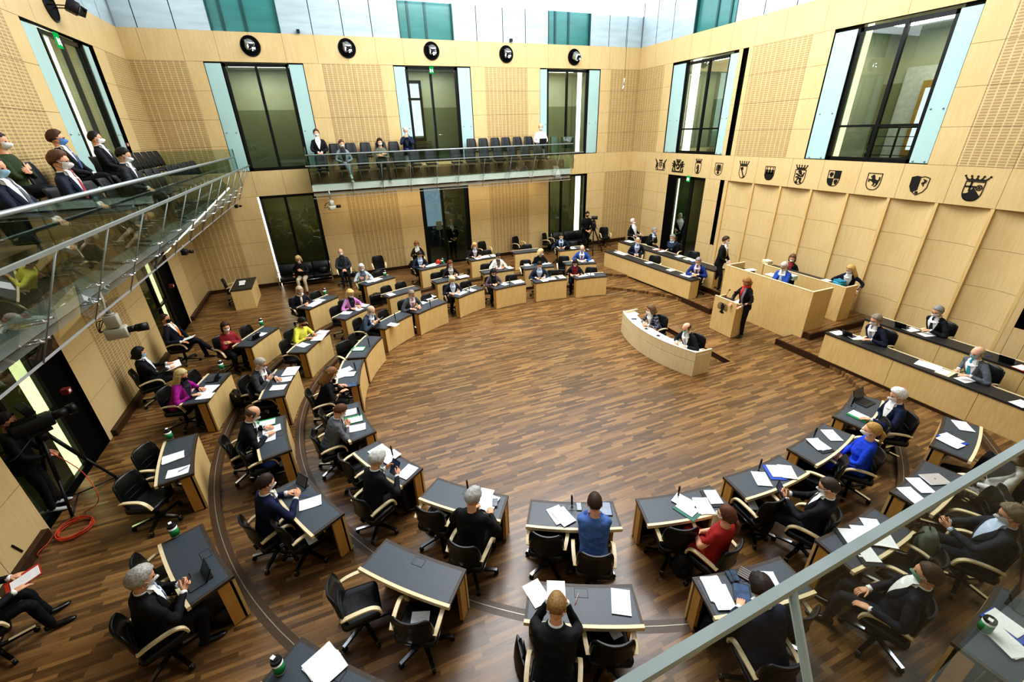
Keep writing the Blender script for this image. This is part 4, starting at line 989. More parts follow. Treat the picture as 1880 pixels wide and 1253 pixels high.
def build_people():
    near=[];far=[]
    for c in PEOPLE:
        J,rings=settle(c); c['J']=J; s=J['s']; g=c.get('g',1.)
        jac=MB(); jac.loft(rings,0,True)
        slv=c.get('sleeve',1.)
        for (S,E,Wr,hd,pn,sd,nm) in J['arms']:
            rr=(.058*g,.051*g,.046,.036) if not c.get('f') else (.05*g,.043*g,.038,.031)
            Wc=Wr-nrm(Wr-E)*.012
            if slv>=1: limb(jac,[S-V3(sd*.03,0,0),S+(E-S)*.5,E,E+(Wc-E)*.5,Wc],[rr[0],rr[0]*.98,rr[1],rr[2],rr[3]],10)
            else: limb(jac,[S-V3(sd*.03,0,0),S+(E-S)*.35,S+(E-S)*.7],[rr[0],rr[0],rr[1]*1.05],10)
        tro=MB(); P0=J['P0']; u=J['u']
        tro.ball(tuple(P0+V3(0,-.01,-.0)),(.165*g,.13*g,.115),0,12)
        skirt=c.get('skirt')
        for (hp_,K,A,toe,sd) in J['legs']:
            if skirt:
                e=K+(A-K)*.12; limb(tro,[hp_,hp_+(K-hp_)*.5,K,e],[.1*g,.097*g,.085,.08],10)
            else: limb(tro,[hp_,hp_+(K-hp_)*.5,K,K+(A-K)*.5,A+V3(0,0,.01)],[.092*g,.082*g,.066,.056,.05],10)
        if skirt: a,b=J['legs'][0][1],J['legs'][1][1]; limb(tro,[P0+V3(0,.1,.0),(a+b)/2+V3(0,-.03,.02)],[.11,.09],10)
        c['jac'],c['tro']=jac,tro
        (near if c.get('near') else far).append(c)
    for L,vx in ((near,.0135),(far,.021)):
        ms=remesh_batch([m for c in L for m in (c['jac'],c['tro'])],vx)
        for i,c in enumerate(L): c['mj'],c['mt']=ms[2*i],ms[2*i+1]
    for n_,c in enumerate(PEOPLE): finish_person(c,n_)
def finish_person(c,n_):
    J=c['J']; s=J['s']; u,fw=J['u'],J['fw']; N,P0=J['N'],J['P0']
    # ---- body: head, neck, trunk, limbs, hands in skin
    mb=MB(); M=head_frame(J); add_head(mb,M)
    Hc=J['Hc']; base=Hc+(M.to_3x3()@Vector((0,-.012,-.05))); base=np.array(base)
    mb.tube([N-u*.09,N-u*.01,N+(base-N)*.55,base],[.075*s,.058*s,.052*s,.052*s],12)
    T=[(t,rx*(.8 if t<.4 else .68),ry*.78,o) for t,rx,ry,o in J['T']]
    n=14; mb.loft([[tuple(P0+u*t+fw*o+V3(1,0,0)*rx*math.sin(2*PI*k/n)+fw*ry*math.cos(2*PI*k/n)) for k in range(n)] for t,rx,ry,o in T],0,True)
    for (S,E,Wr,hd,pn,sd,nm) in J['arms']:
        limb(mb,[S-V3(sd*.045,0,.012),S+(E-S)*.35,E,E+(Wr-E)*.5,Wr],[.030*s,.036*s,.034*s,.031*s,.025*s] if c.get('sleeve',1)>=1 else [.034*s,.042*s,.037*s,.034*s,.026*s],9)
        add_hand(mb,Wr,hd,pn,sd,{'phone':.8,'hold':.7,'write':.8,'lap':.6,'cross':.3,'mouth':.7,'face':.25,'rest':.5,'tie':.8}.get(nm,.4),s)
    for (hp_,K,A,toe,sd) in J['legs']:
        limb(mb,[hp_,hp_+(K-hp_)*.5,K,K+(A-K)*.4,A],[.078,.066,.05,.052 if c.get('skirt') else .045,.036],9)
    body=mb.build('person',[skin(c.get('skin','a')),EYE])
    # ---- place
    rot=c['rot']; loc=c['loc']
    body.location=loc; body.rotation_euler=(0,0,rot); tag(body,c['label'],'person'); c['loc']=loc; c['body']=body
    if c.get('group'): body['group']=c['group']
    # ---- clothing
    sd_=n_*3.7
    wrinkle(c['mj'],(.0085 if c.get('near') else .006) if c.get('top_fit','j')=='j' else .006,8,sd_,.002); wrinkle(c['mt'],.005,8,sd_+1,.002)
    jn={'j':'jacket','s':'sweater','d':'dress_top','b':'shirt_sleeves','v':'vest'}[c.get('top_fit','j')]
    tm=simple(c['top'],.75,0,.14,22,.25,.15) if not c.get('pattern') else c['pattern']
    for me,nm,mt in ((c['mj'],jn,tm),(c['mt'],'skirt' if c.get('skirt') else 'trousers',c.get('bot_mat') or simple(c.get('bot','#15161A'),.75,0,.14,18,.25,.1))):
        me.materials.clear(); me.materials.append(mt); me.name=nm; link(nm,me,body)
    if c.get('shirt'):
        nb=np.array(base); ax=nrm(nb-N); sv=V3(1,0,0); fv=np.cross(ax,sv)
        mb=MB(); sec=J['sec']; top=.505*s; low=c.get('vlow',.20)*s; nt,na=9,7; rows=[]
        for i in range(nt):
            t=low+(top-low)*i/(nt-1); k=i/(nt-1); wa=R(4+c.get('vw',30)*k**.8); P=sec(t,0,.013+.016*max(0,(k-.6)/.4))
            rows.append([tuple(P(-wa+2*wa*j/(na-1))) for j in range(na)])
        nk=[N+ax*.045*s+(sv*math.sin(a)+fv*math.cos(a))*.066*s for a in np.linspace(-R(60),R(60),na)]
        up=nrm(u+fw*.8)
        rows.append([tuple((np.array(p)*.55+q*.45)+up*.022) for p,q in zip(rows[-1],nk)]); rows.append([tuple(q) for q in nk]); bc=[np.array(r_[na//2]) for r_ in rows[-3:]]
        mb.add([p for r_ in rows for p in r_],[(i*na+j,i*na+j+1,(i+1)*na+j+1,(i+1)*na+j) for i in range(nt+1) for j in range(na-1)],0,True)
        mb.build('shirt_front',simple(c['shirt'],.7,0,.05,15),body); mb=MB()
        rg=[]
        for z,r in ((-.03,.099),(-.006,.082),(.03,.064),(.032,.058),(.0,.060)):
            q=1 if r>.08 else 0; rg.append([tuple(N+ax*(z-.045*q*max(0,math.cos(a))**.7)*s+(sv*math.sin(a)+fv*math.cos(a))*r*s*(1+.30*q*max(0,math.cos(a))-.2*q*max(0,-math.cos(a)))+ax*.006*(-math.cos(a))) for a in np.linspace(0,2*PI,20,endpoint=False)])
        mb.loft(rg,0,True,None,False); mb.build('collar',simple(c['shirt'],.7,0,.05,15),body)
        if c.get('sleeve',1)>=1:
            for (S,E,Wr,hd,pn,sd,nm) in J['arms']:
                d=nrm(Wr-E); mb=MB(); mb.tube([Wr-d*.03,Wr+d*.006,Wr+d*.012],[.035*s,.034*s,.03*s],10); mb.build('cuff',simple(c['shirt'],.7,0,.05,15),body)
        if c.get('top_fit','j')=='j':
            # lapels beside the shirt front and the collar behind the neck
            for sg in (-1,1):
                mb=MB(); rows=[]
                for i in range(nt):
                    t=low+(top-.02-low)*i/(nt-1); k=i/(nt-1); wa=R(4+c.get('vw',30)*k**.8); P=sec(t,0,.018+.01*max(0,(k-.6)/.4)); Q=sec(t,0,.022); w2=.05+.30*math.sin(PI*min(1,k*.9+.05))
                    rows.append([tuple(P(sg*(wa-.06))),tuple(Q(sg*(wa+w2*.5))),tuple(sec(t,0,.009)(sg*(wa+w2)))])
                mb.add([p for r_ in rows for p in r_],[(i*3+j,i*3+j+1,(i+1)*3+j+1,(i+1)*3+j) for i in range(nt-1) for j in range(2)],0,True); mb.build('lapel',tm,body)
            rg=[]; mb=MB(); na_=np.linspace(R(65),R(295),15)
            for z,r in ((-.045,.108),(-.014,.094),(.02,.077),(.022,.07)): rg.append([tuple(N+ax*z*s+(sv*math.sin(a)+fv*math.cos(a))*r*s) for a in na_])
            mb.loft(rg,0,True,None,False,False); mb.build('jacket_collar',tm,body)
        if c.get('tie'):
            mb=MB(); rows=[]
            for q,w in ((bc[2],.016),(bc[1],.019),(bc[0],.014)): rows.append([tuple(q+up*.006-sv*w*s),tuple(q+up*.014),tuple(q+up*.006+sv*w*s)])
            for i in range(1,8):
                k=i/7; t=(.50-(.50-c.get('vlow',.20)+.0)*k)*s; P=sec(t,0,.021+.016*max(0,((1-k)-.6)/.4)); w=(.13,.10,.13,.16,.18,.2,.21,.12)[i]
                rows.append([tuple(P(-w)),tuple(P(0)),tuple(P(w))])
            mb.add([p for r_ in rows for p in r_],[(i*3+j,i*3+j+1,(i+1)*3+j+1,(i+1)*3+j) for i in range(9) for j in range(2)],0,True)
            mb.build('tie',simple(c['tie'],.5,0,.1,30),body)
    if c.get('scarf'):
        ax=nrm(np.array(base)-N); mb=MB(); rg=[]
        sv=V3(1,0,0); fv=np.cross(ax,sv)*-1
        pts=[N+ax*(.02+.012*math.sin(2*a))*s+(sv*math.sin(a)*.078+fv*math.cos(a)*.088) for a in np.linspace(0,2*PI,16)]
        mb.tube(pts,[.03]*16,8)
        mb.tube([N+fw*.085+V3(.02,0,0),J['sec'](.42*s,0,.02)(.15),J['sec'](.3*s,0,.02)(.2)],[.03,.034,.022],8)
        mb.build('scarf',simple(c['scarf'],.8,0,.12,20),body)
    for (hp_,K,A,toe,sd) in J['legs']:
        t=nrm(toe); upv=nrm(V3(0,0,1)-t*t[2]); sv=np.cross(t,upv); rg=[]
        A2=A-upv*(.0 if c.get('stand') or t[2]>-.2 else .0)
        for d,w,h,z in ((-.075,.02,.03,-.035),(-.06,.034,.045,-.037),(.0,.037,.05,-.034),(.07,.042,.032,-.052),(.14,.043,.024,-.06),(.19,.03,.017,-.067),(.205,.012,.01,-.07)):
            cc=A2+t*d+upv*z; rg.append([tuple(cc+sv*w*math.cos(a)+upv*h*math.sin(a)*(1 if math.sin(a)>0 else .6)) for a in np.linspace(0,2*PI,10,endpoint=False)])
        mb=MB(); mb.loft(rg,0,True); mb.build('shoe',simple(c.get('shoe','#0D0C0C'),.3,0,.1),body)
    if c.get('hair'):
        st,col=c['hair']; hair_mesh(st,M,n_).build('hair',simple(col,.6,0,.35,60,.35,.3),body)
    mk=c.get('mask','w')
    if mk:
        kind='ffp' if mk in('w','k','bl') else 'surg'
        mask_mesh(M,kind).build('face_mask',simple({'w':'#F1F1EE','k':'#17171A','bl':'#5C8FC9','sb':'#A9D0E2','sg':'#8FCBB5'}[mk],.8,0,.03),body)
    if c.get('glasses'):
        mb=MB()
        for sd in (-1,1):
            pts=[(sd*.031+.022*math.cos(a),.099-.004*abs(math.cos(a)),.004+.016*math.sin(a)) for a in np.linspace(0,2*PI,13)]
            mb.tube(pts,.0018,4,0,M); mb.tube([(sd*.053,.093,.006),(sd*.078,.0,.008)],.0018,4,0,M)
        mb.tube([(-.01,.1,.006),(.01,.1,.006)],.0018,4,0,M); mb.build('glasses',BLACK,body)
# ================================================================ WHO SITS WHERE
CHAIRS=[]
def RP(px,row,label,ow=None,yaw=0,chair=True,**k):
    z=TIER[row]; p=at(px[0],px[1],z+1.2); rot=face_to(p)+R(yaw)
    P_(px=px,z=z,row=row,rot=rot,label=label,chair=('under the '+(ow or label)) if chair else None,**k)
SUIT='#15171C'; NAVY='#1A2338'; CHAR='#34373C'; W_='#EDEDEA'; LB='#BFD0E6'
# inner row
RP((1063,488),1,'person with black fringe, dark red top and dark jacket reading yellow papers','person with black fringe and dark red top',f=True,top='#1B1A22',shirt='#7A1626',vw=36,hair=('bob','#0E0B0B'),arms='desk',pitch=30)
RP((996,490.6),1,'person in navy suit and open pale blue collar with folder','person in navy suit and open pale collar',top='#232C3E',shirt=LB,hair=('short','#1E1712'),arms='desk',pitch=22)
RP((914.5,505),1,'person with long black hair in mauve-grey jacket','person in mauve-grey jacket',f=True,top='#5A4E57',shirt='#16131A',hair=('wavy','#0F0C0C'),arms='write',pitch=28,yaw=-8)
RP((831,514),1,'person with white-blond bob in navy blazer and pale blouse','white-blond person in navy blazer',f=True,top='#191D2B',shirt='#CBD8EA',hair=('bob','#DCCFA6'),arms='desk',pitch=20,yaw=-15)
RP((755.8,539.8),1,'grey-suited person with pink tie using a tablet','grey-suited person with pink tie',top='#4A4C50',shirt='#EADADF',tie='#C98A98',hair=('thin','#8E7C68'),arms='desk',pitch=28,yaw=-10,lean=10,g=1.06)
RP((696.5,573),1,'bald person in slate blue suit holding white pages','bald person in slate blue suit',top='#3B4656',shirt='#DCE4F0',tie='#6D6470',hair=('bald','#9A8F80'),skin='c',arms='hold',pitch=28,lean=14)
RP((611.5,685.5),1,'person with very long brown hair and black top using a tablet','person with very long brown hair',f=True,top='#121113',hair=('long','#7A532F'),arms='desk',pitch=30,lean=16,yaw=5)
RP((624,754.5),1,'person in grey tweed jacket with short brown hair and green folder','person in grey tweed jacket',near=1,f=True,g=1.1,top='#64676A',shirt='#E5DFD4',hair=('short','#5A3A22'),arms='phone',pitch=38,lean=12,bot='#101114',yaw=-4)
RP((692,844),1,'grey-haired person in dark suit holding an upright tablet','grey-haired person holding a tablet',near=1,top='#181A20',shirt=W_,hair=('curly','#B9B8B2'),arms='hold',pitch=34,lean=16)
RP((868.5,914),1,'grey-haired person in black seen from behind, leaning on papers','grey-haired person in black',near=1,top='#121314',hair=('full','#A9A8A4'),arms='desk',pitch=30,lean=16,hyaw=15,g=1.06,yaw=2)
RP((1092,924),1,'person in bright blue jacket with short brown hair, seen from behind','person in bright blue jacket',near=1,top='#4A68A0',hair=('crop','#3A2619'),arms='mouth',pitch=22,lean=14)
RP((1335,947),1,'person in red dress with long brown hair and hands folded','person in the red dress',near=1,f=True,top='#96231F',bot='#8E2420',skirt=True,sleeve=.5,top_fit='d',hair=('tail','#5A3320'),arms='lap',pitch=10,lean=-4,yaw=24,shoe='#1A1412')
RP((1523,894.5),1,'cross-legged person in black suit writing on a phone','cross-legged person in black suit',near=1,top='#17191D',shirt=W_,tie='#2B1B1E',hair=('thin','#3B322B'),arms='phone',legs='crossed',pitch=26,lean=-6,yaw=22,glasses=1)
RP((1601.7,791),1,'person in cobalt blue trouser suit with blond bun','person in the cobalt blue trouser suit',near=1,f=True,top='#1F45C0',bot='#1C3FB2',hair=('tail','#B08A4E'),arms='lap',pitch=6,lean=-6,yaw=20)
RP((1649,726),1,'white-haired person in navy suit typing on a laptop','white-haired person with the laptop',near=1,top='#1B2440',shirt=W_,bot='#8A8D93',hair=('quiff','#D8D6D0'),arms=('lap','type'),pitch=12,lean=4,yaw=18)
# middle row
RP((1071,458),2,'bald person in bright blue jacket with dark red tie','bald person with red tie',top='#2E549A',shirt='#DCE6F5',tie='#7B1D2A',hair=('bald','#A58E78'),skin='c',mask='sb',arms='desk',pitch=16)
RP((992.7,463.8),2,'blond person in black leather jacket looking aside','blond person in black leather jacket',f=True,top='#131314',hair=('bob','#D8BE86'),arms='lap',hyaw=-70,pitch=8)
RP((921,475),2,'person with black hair in white jacket, hands joined','person in white jacket',f=True,g=1.08,top='#E9E6DD',shirt='#6B5348',vw=20,hair=('short','#171211'),skin='b',arms='desk',pitch=24)
RP((828.8,486),2,'person with long auburn hair in dark jacket','person with long auburn hair',f=True,top='#1E1917',shirt='#C9C4BC',hair=('long','#6B3E22'),arms='desk',pitch=16)
RP((647,540),2,'person with short blond hair in pink jacket','person in pink jacket',f=True,top='#C88AC0',shirt='#1C1A20',hair=('wavy','#D3B476'),arms='desk',pitch=20,yaw=-18)
RP((563,591),2,'person in yellow sweater with black face mask','person in yellow sweater',f=True,g=1.1,top='#E4E25A',top_fit='s',hair=('short','#14100E'),mask='k',skin='b',arms='desk',pitch=30,yaw=-6)
RP((477.4,667.6),2,'grey-suited person with dark red tie holding folded papers','grey-suited person reading papers',near=1,top='#3C4045',shirt=W_,tie='#7A2E44',hair=('thin','#A59C92'),arms=('phone','desk'),pitch=24,lean=6,glasses=1,yaw=-12)
RP((463.4,759.6),2,'balding person in dark suit reaching over a green folder','balding person with green folder',near=1,top='#15171C',shirt=W_,tie='#8D93A8',hair=('bald','#5A4838'),arms='desk',pitch=34,lean=16,yaw=4)
RP((486.8,887.6),2,'dark-haired person in navy suit touching a tablet screen','navy-suited person touching a tablet',near=1,top='#1A2140',shirt=W_,tie='#16161C',hair=('crop','#2E1F17'),arms=('hold','desk'),pitch=20,lean=12,yaw=6)
RP((1021.7,1114.5),2,'blond person in black suit with both hands at the head','blond person with head in hands',near=1,top='#1A1B1D',shirt=W_,vw=4,hair=('crop','#8E6E42'),arms='face',pitch=42,lean=24,g=1.08)
RP((1399,1082),2,'dark-haired person in navy suit drawing on a tablet','person drawing on a tablet',near=1,top='#1B2339',shirt=W_,hair=('curly','#2C211A'),arms=('lap','write'),pitch=34,lean=22,g=1.15)
RP((1705,1056),2,'brown-haired person in dark navy suit with green mask strap','person with green mask strap',near=1,top='#171A26',shirt=W_,bot='#1B1D28',hair=('crop','#4A3726'),mask='sg',arms=('lap','rest'),pitch=8,lean=-8,yaw=22)
RP((1859.5,946.4),2,'curly grey-haired person in charcoal jacket reading a phone','curly-haired person with phone',near=1,top='#2A2E37',shirt='#C6D4EA',bot='#20242F',hair=('curly','#7D6C55'),arms='phone',pitch=20,lean=-8,yaw=20,glasses=1)
FLOR=simple('#8a8a86',.8,0,.95,38); 
RP((1872,836),2,'person in dark vest with white sleeves and patterned skirt','person in patterned skirt',near=1,f=True,top='#D9D9D6',shirt='#2A2C30',vw=60,bot_mat=FLOR,skirt=True,hair=('bob','#5C4228'),arms='lap',pitch=18,lean=-4,yaw=16)
# outer row
RP((1035.8,437),3,'dark-haired person in navy suit in front of the sofa','navy-suited person by the sofa',top='#1E2738',shirt=LB,tie='#2C3850',hair=('short','#2A1C14'),arms='desk',pitch=16)
RP((875,453.8),3,'blond person in black jacket with pearl grey blouse','blond person with pearl grey blouse',f=True,top='#17171B',shirt='#C8BEC6',vw=24,hair=('wavy','#C9A669'),arms='desk',pitch=12)
RP((775,469.4),3,'young person in dark suit bent over a booklet','young person with red bag',top='#1D2331',shirt=LB,hair=('short','#35231A'),arms='write',pitch=30,lean=12)
RP((663.8,491.5),3,'white-haired person in pale grey jacket holding a pen','person in pale grey jacket',f=True,g=1.06,top='#B9C2C6',shirt='#59636B',hair=('bob','#CFCFCB'),arms='hold',pitch=10,yaw=-25)
RP((554.5,534.4),3,'person with cream scarf and grey-blond hair','person with cream scarf',f=True,top='#1B1C28',scarf='#E5CDBE',hair=('bob','#B7A68A'),arms=('lap','write'),pitch=14,yaw=-20)
RP((414,601),3,'person in striped red pullover with arms crossed','person in striped red pullover',f=True,top='#9C2330',top_fit='s',bot='#121215',hair=('bob','#3A2018'),arms='cross',pitch=2,hyaw=12,yaw=-28,pattern='stripe')
RP((333,689),3,'person in magenta blazer with long blond hair and black mask','person in magenta blazer',near=1,f=True,g=1.05,top='#9A1F86',shirt='#201A2C',bot='#15131A',hair=('long','#C3AE7C'),mask='k',arms='desk',pitch=16,yaw=-10,shoe='#101010')
RP((258,1063),3,'silver-haired person in black suit holding a phone','silver-haired person with phone',near=1,top='#111215',shirt=W_,tie='#AFC0D8',hair=('full','#A8A59E'),arms='phone',pitch=20,lean=8,yaw=-2,g=1.08)
# along the walls
def WPn(px,z,rot,label,ow=None,chair='under the ',**k): P_(px=px,z=z,rot=R(rot),label=label,chair=(chair+(ow or label)) if chair else None,**k)
WPn((764.7,448),.2,170,'auburn-haired person in black jacket reading by the north wall','auburn-haired person by the wall',f=True,top='#141416',shirt='#D8D4CE',hair=('bob','#8A5A30'),arms='phone',pitch=30)
WPn((255,648.5),.2,-70,'black-haired person with papers beside the west wall','black-haired person beside the west wall',near=1,f=True,g=1.1,top='#121215',shirt='#D9DCE0',vw=34,vlow=.04,hair=('bob','#0C0A0A'),mask='sb',arms='desk',pitch=14,lean=2)
WPn((302.5,586),.2,-98,'person with orange tie and black mask sitting cross-legged','person with orange tie',near=1,top='#141722',shirt=W_,tie='#E8862E',bot='#161922',hair=('crop','#3A2418'),mask='k',arms=('rest','lap'),legs='crossed',lean=-8,pitch=4,skin='b')
P_(loc=(-4.64,5.12,.2),z=.2,rot=R(-60),label='person in dark clothes with papers and red folder at the frame edge',chair='under the person with red folder',near=1,top='#14161C',shirt=W_,bot='#101218',hair=('short','#40301F'),arms='desk',lean=0,pitch=24)
WPn((547.7,476),.2,172,'blond person in black coat sitting on the black sofa','x',None,f=True,g=1.05,top='#161517',bot='#B9AA90',hair=('wavy','#C4A878'),arms=('rest','phone'),pitch=30,lean=4)
WPn((625.5,463.4),.2,180,'bald person in charcoal jacket sitting upright against the wall','bald person against the wall',top='#3A3D42',shirt='#1A1A1D',bot='#15161A',hair=('bald','#8F8272'),skin='c',arms='lap',pitch=4,lean=0)
WPn((1161.7,406.8),.34,200,'white-haired person in open black jacket and white shirt','white-haired person in the far corner',top='#131417',shirt=W_,vw=55,vlow=.05,hair=('short','#D8D8D4'),arms='rest',legs='crossed',lean=-10,pitch=4)
WPn((1176,427),.34,190,'grey-haired person with light blue mask and crossed arms','person with crossed arms in the corner',minx=12.6,top='#17191F',shirt=LB,tie='#30384C',hair=('short','#8B8A86'),mask='sb',arms='cross',lean=-2,pitch=6)
WPn((1219,438.7),.34,115,'grey-haired person with hands at the mouth behind a red folder','person behind the red folder',minx=12.72,top='#1F2A40',shirt=LB,hair=('full','#8D8C88'),arms='mouth',lean=8,pitch=12)
WPn((1151.5,445),.17,150,'person in navy suit and pale blue tie on the far bench','person in navy suit on the far bench',minx=11.5,top='#1B2233',shirt='#C4D2E8',tie='#9FB4D8',hair=('short','#B9A88E'),arms='lap',pitch=12)
WPn((1258.7,483.4),.17,125,'person in royal blue suit at the near end of the far bench','person in royal blue suit on the far bench',minx=11.55,top='#22357A',shirt='#E2D9E2',tie='#6C4A5C',hair=('short','#8E8A84'),arms='write',pitch=18)
WPn((1440,488.5),.62,100,'person in blue suit bent over at the tall presiding desk','person at the presiding desk',xz=12.05,top='#2B4E9E',shirt=W_,tie='#C3CBE0',hair=('thin','#C9BDB2'),skin='c',arms='tie',pitch=36,lean=10)
WPn((1454.8,474.5),.70,120,'brown-haired person in black with red scarf edge behind the presiding desk','person behind the presiding desk',xz=13.6,f=True,top='#141214',shirt='#8A2B32',vw=14,hair=('bob','#6A4B30'),arms='lap',pitch=14)
WPn((1608,588),.17,75,'grey-haired person in dark suit leaning back at the front bench','person leaning back at the front bench',minx=11.55,near=1,top='#1A1F30',shirt=W_,tie='#7E8AA8',hair=('full','#8B7F70'),arms=('side','desk'),lean=-4,pitch=8,glasses=1)
WPn((1705,576.6),.34,80,'grey-haired person in black suit with a hand at the tie','person with a hand at the tie',minx=12.8,near=1,top='#16171B',shirt=W_,tie='#1B1B20',hair=('short','#8C8A86'),arms=('tie','write'),lean=6,pitch=14,yaw_=0)
WPn((1781.7,653),.17,70,'balding person in grey suit with turquoise tie','person with turquoise tie',minx=11.55,near=1,top='#5C6168',shirt=W_,tie='#1796A8',hair=('bald','#8D857A'),mask='sb',skin='c',arms=('rest','desk'),lean=2,pitch=6)
P_(loc=(13.05,3.05,.34),z=.34,rot=R(80),label='person in black suit and blue tie half cut off by the frame edge',chair='under the person half cut off',top='#17181C',shirt=W_,tie='#3B6FA8',hair=('short','#40342A'),arms='desk',lean=12,pitch=14)
CHECK='check'
WPn((1188.5,570),-.14,95,'person in checked navy blazer at the stenographers desk','person in checked blazer',minx=7.92,f=True,top='#1D1F33',shirt='#D9D7D2',vw=20,hair=('bob','#6B5233'),arms='write',pitch=10,hyaw=35,lean=10,pattern='check')
WPn((1249.8,604.7),-.14,95,'bald person in black suit at the stenographers desk','bald person at the stenographers desk',minx=7.92,top='#15171F',shirt=W_,tie='#9AA7BE',hair=('bald','#4A3526'),skin='c',mask='sb',arms='desk',pitch=18,lean=8)
# standing
def ST(px,z,rot,label='',**k): P_(px=px,z=z,rot=R(rot),label=label,stand=True,chair=None,**k)
ST((1371,517.9),0,92,'person with red scarf speaking at the lectern',f=True,top='#151315',shirt='#8B7C84',vw=22,vlow=.0,scarf='#D8352A',hair=('bob','#9A7040'),mask=None,arms='lect',pitch=34,lean=8,bot='#1A1518',shoe='#1A1716')
ST((1332.7,441.3),.34,-158,'person in black suit with yellow tie walking along the east wall',top='#151515',shirt=W_,tie='#C9A046',hair=('short','#3A2517'),arms='front',legs='walk',lean=4)
ST((1562,494.5),.34,112,xz=13.5,label='blond person in navy blazer bending over the blue box',f=True,top='#1B1E2D',shirt='#E6E6E4',vw=26,vlow=.0,hair=('long','#C7A463'),arms=('lean','lean'),lean=28,pitch=20,hyaw=35)
ST((828.4,408),.2,180,'person in black tailcoat standing behind the glass north door',top='#0E0E10',shirt=W_,vw=14,vlow=.3,hair=('bald','#5C4A3A'),skin='b',arms=('front','front'))
ST((1252.3,396.6),.17,105,'person in black tailcoat standing in the open east doorway',top='#0B0B0D',shirt='#B8B8B6',vw=10,vlow=.34,tie='#1A1A1D',hair=('crop','#2A2320'),mask=None,arms=('down','front'))
P_(loc=(-5.15,7.75,.2),z=.2,rot=R(-75),label='camera operator in dark clothes and grey shoes behind the television camera',stand=True,chair=None,near=1,top='#101012',top_fit='s',bot='#14161C',shoe='#C2C2BE',hair=('short','#1F1712'),arms='front',pitch=14,mask='k')
P_(loc=(11.2,18.35,.2),z=.2,rot=R(170),label='camera operator in black standing behind the far tripod camera',stand=True,chair=None,top='#0E0E10',top_fit='s',bot='#101114',shoe='#D8D8D4',hair=('short','#1A1411'),arms='front',mask='k',pitch=20)
# galleries
def GW(px,row,label,**k): P_(px=px,X=-4.4 if row else -3.52,z=4.42 if row else 4.1,rot=R(-90),label=label,chair=None,gch='W',near=1,**k)
GW((2,268.5),1,'person in dark green sweater with arms folded on the west gallery',f=True,g=1.15,top='#2E3A1E',top_fit='s',hair=('tail','#2A1A12'),arms='cross',pitch=4)
GW((102,253),1,'person in dark suit and glasses with blue mask on the west gallery',top='#191B22',shirt=W_,tie='#4A5C8C',hair=('quiff','#4A2E1C'),mask='bl',arms='lap',legs='crossed',glasses=1,pitch=4,lean=-6,hyaw=-15)
GW((176,257),1,'dark-haired person in black suit by the bright west gallery door',top='#14161C',shirt=W_,tie='#1A1D28',hair=('short','#1A1310'),arms='lap',pitch=4,lean=-6,hyaw=-10)
GW((113.6,307),0,'brown-haired person with glasses and red tie in the gallery front row',top='#1B2233',shirt=W_,tie='#A03A44',hair=('quiff','#5A3A22'),arms='lap',glasses=1,pitch=8,lean=0)
GW((231,296.6),0,'dark-haired person in grey suit at the gallery rail',top='#2C2F33',shirt=W_,tie='#3A2C34',hair=('short','#17110E'),arms='lap',pitch=18,lean=4)
GW((0,334),0,'person in navy suit with striped tie at the frame edge of the gallery',top='#181F33',shirt=W_,tie='#4A4E58',hair=('short','#4A3526'),mask='sb',arms='lap',lean=-8)
def GN(px,row,label,rot=180,**k): P_(px=px,Y=18.75 if row else 17.75,z=4.42 if row else 4.1,rot=R(rot),label=label,chair=None,gch='N',**k)
GN((581,246),1,'bearded-looking person in black suit and open white shirt on the far gallery',top='#121316',shirt=W_,vw=26,hair=('quiff','#4A3020'),arms='lap',lean=0,pitch=2)
GN((628.5,274.4),0,'person in grey coat and white sneakers on the far gallery',f=True,top='#7C8688',shirt='#1A1B1E',vw=30,vlow=.02,bot='#7E8587',shoe='#EDEDEA',hair=('tail','#5A331E'),arms=('lap','lap'),legs='crossed',pitch=10,hyaw=-20)
GN((698.7,272),0,'curly-haired person in olive coat on the far gallery',f=True,top='#5E6350',bot='#3B3A36',hair=('wavy','#2C1A12'),arms='cross',pitch=8)
GN((746,246),1,'white-haired person in navy suit reading on the far gallery',rot=165,top='#1F2740',shirt='#3C4254',bot='#2E3A5C',hair=('short','#CFCBC4'),arms='mouth',legs='crossed',pitch=22)
GN((992.7,237.4),1,'bald person in white shirt with notebook computer on the far gallery',rot=170,top='#E4E6EA',top_fit='b',bot='#2A2D33',hair=('bald','#8A6A48'),skin='c',arms='lap',pitch=14)
def stripe_mat():
    m,nt,o=newmat('striped_knit'); b=nd(nt,'BsdfPrincipled'); b.inputs['Roughness'].default_value=.8
    tc=nd(nt,'TexCoord'); sp=nd(nt,'SeparateXYZ'); nt.links.new(tc.outputs['Object'],sp.inputs[0])
    f=math_(nt,'GREATER_THAN',math_(nt,'FRACT',math_(nt,'MULTIPLY',sp.outputs[2],28)),.72)
    mx=nd(nt,'Mix',data_type='RGBA'); nt.links.new(f,mx.inputs[0]); mx.inputs[6].default_value=srgb('#A0202E'); mx.inputs[7].default_value=srgb('#4A1420'); nt.links.new(mx.outputs[2],b.inputs[0]); nt.links.new(b.outputs[0],o.inputs[0]); return m
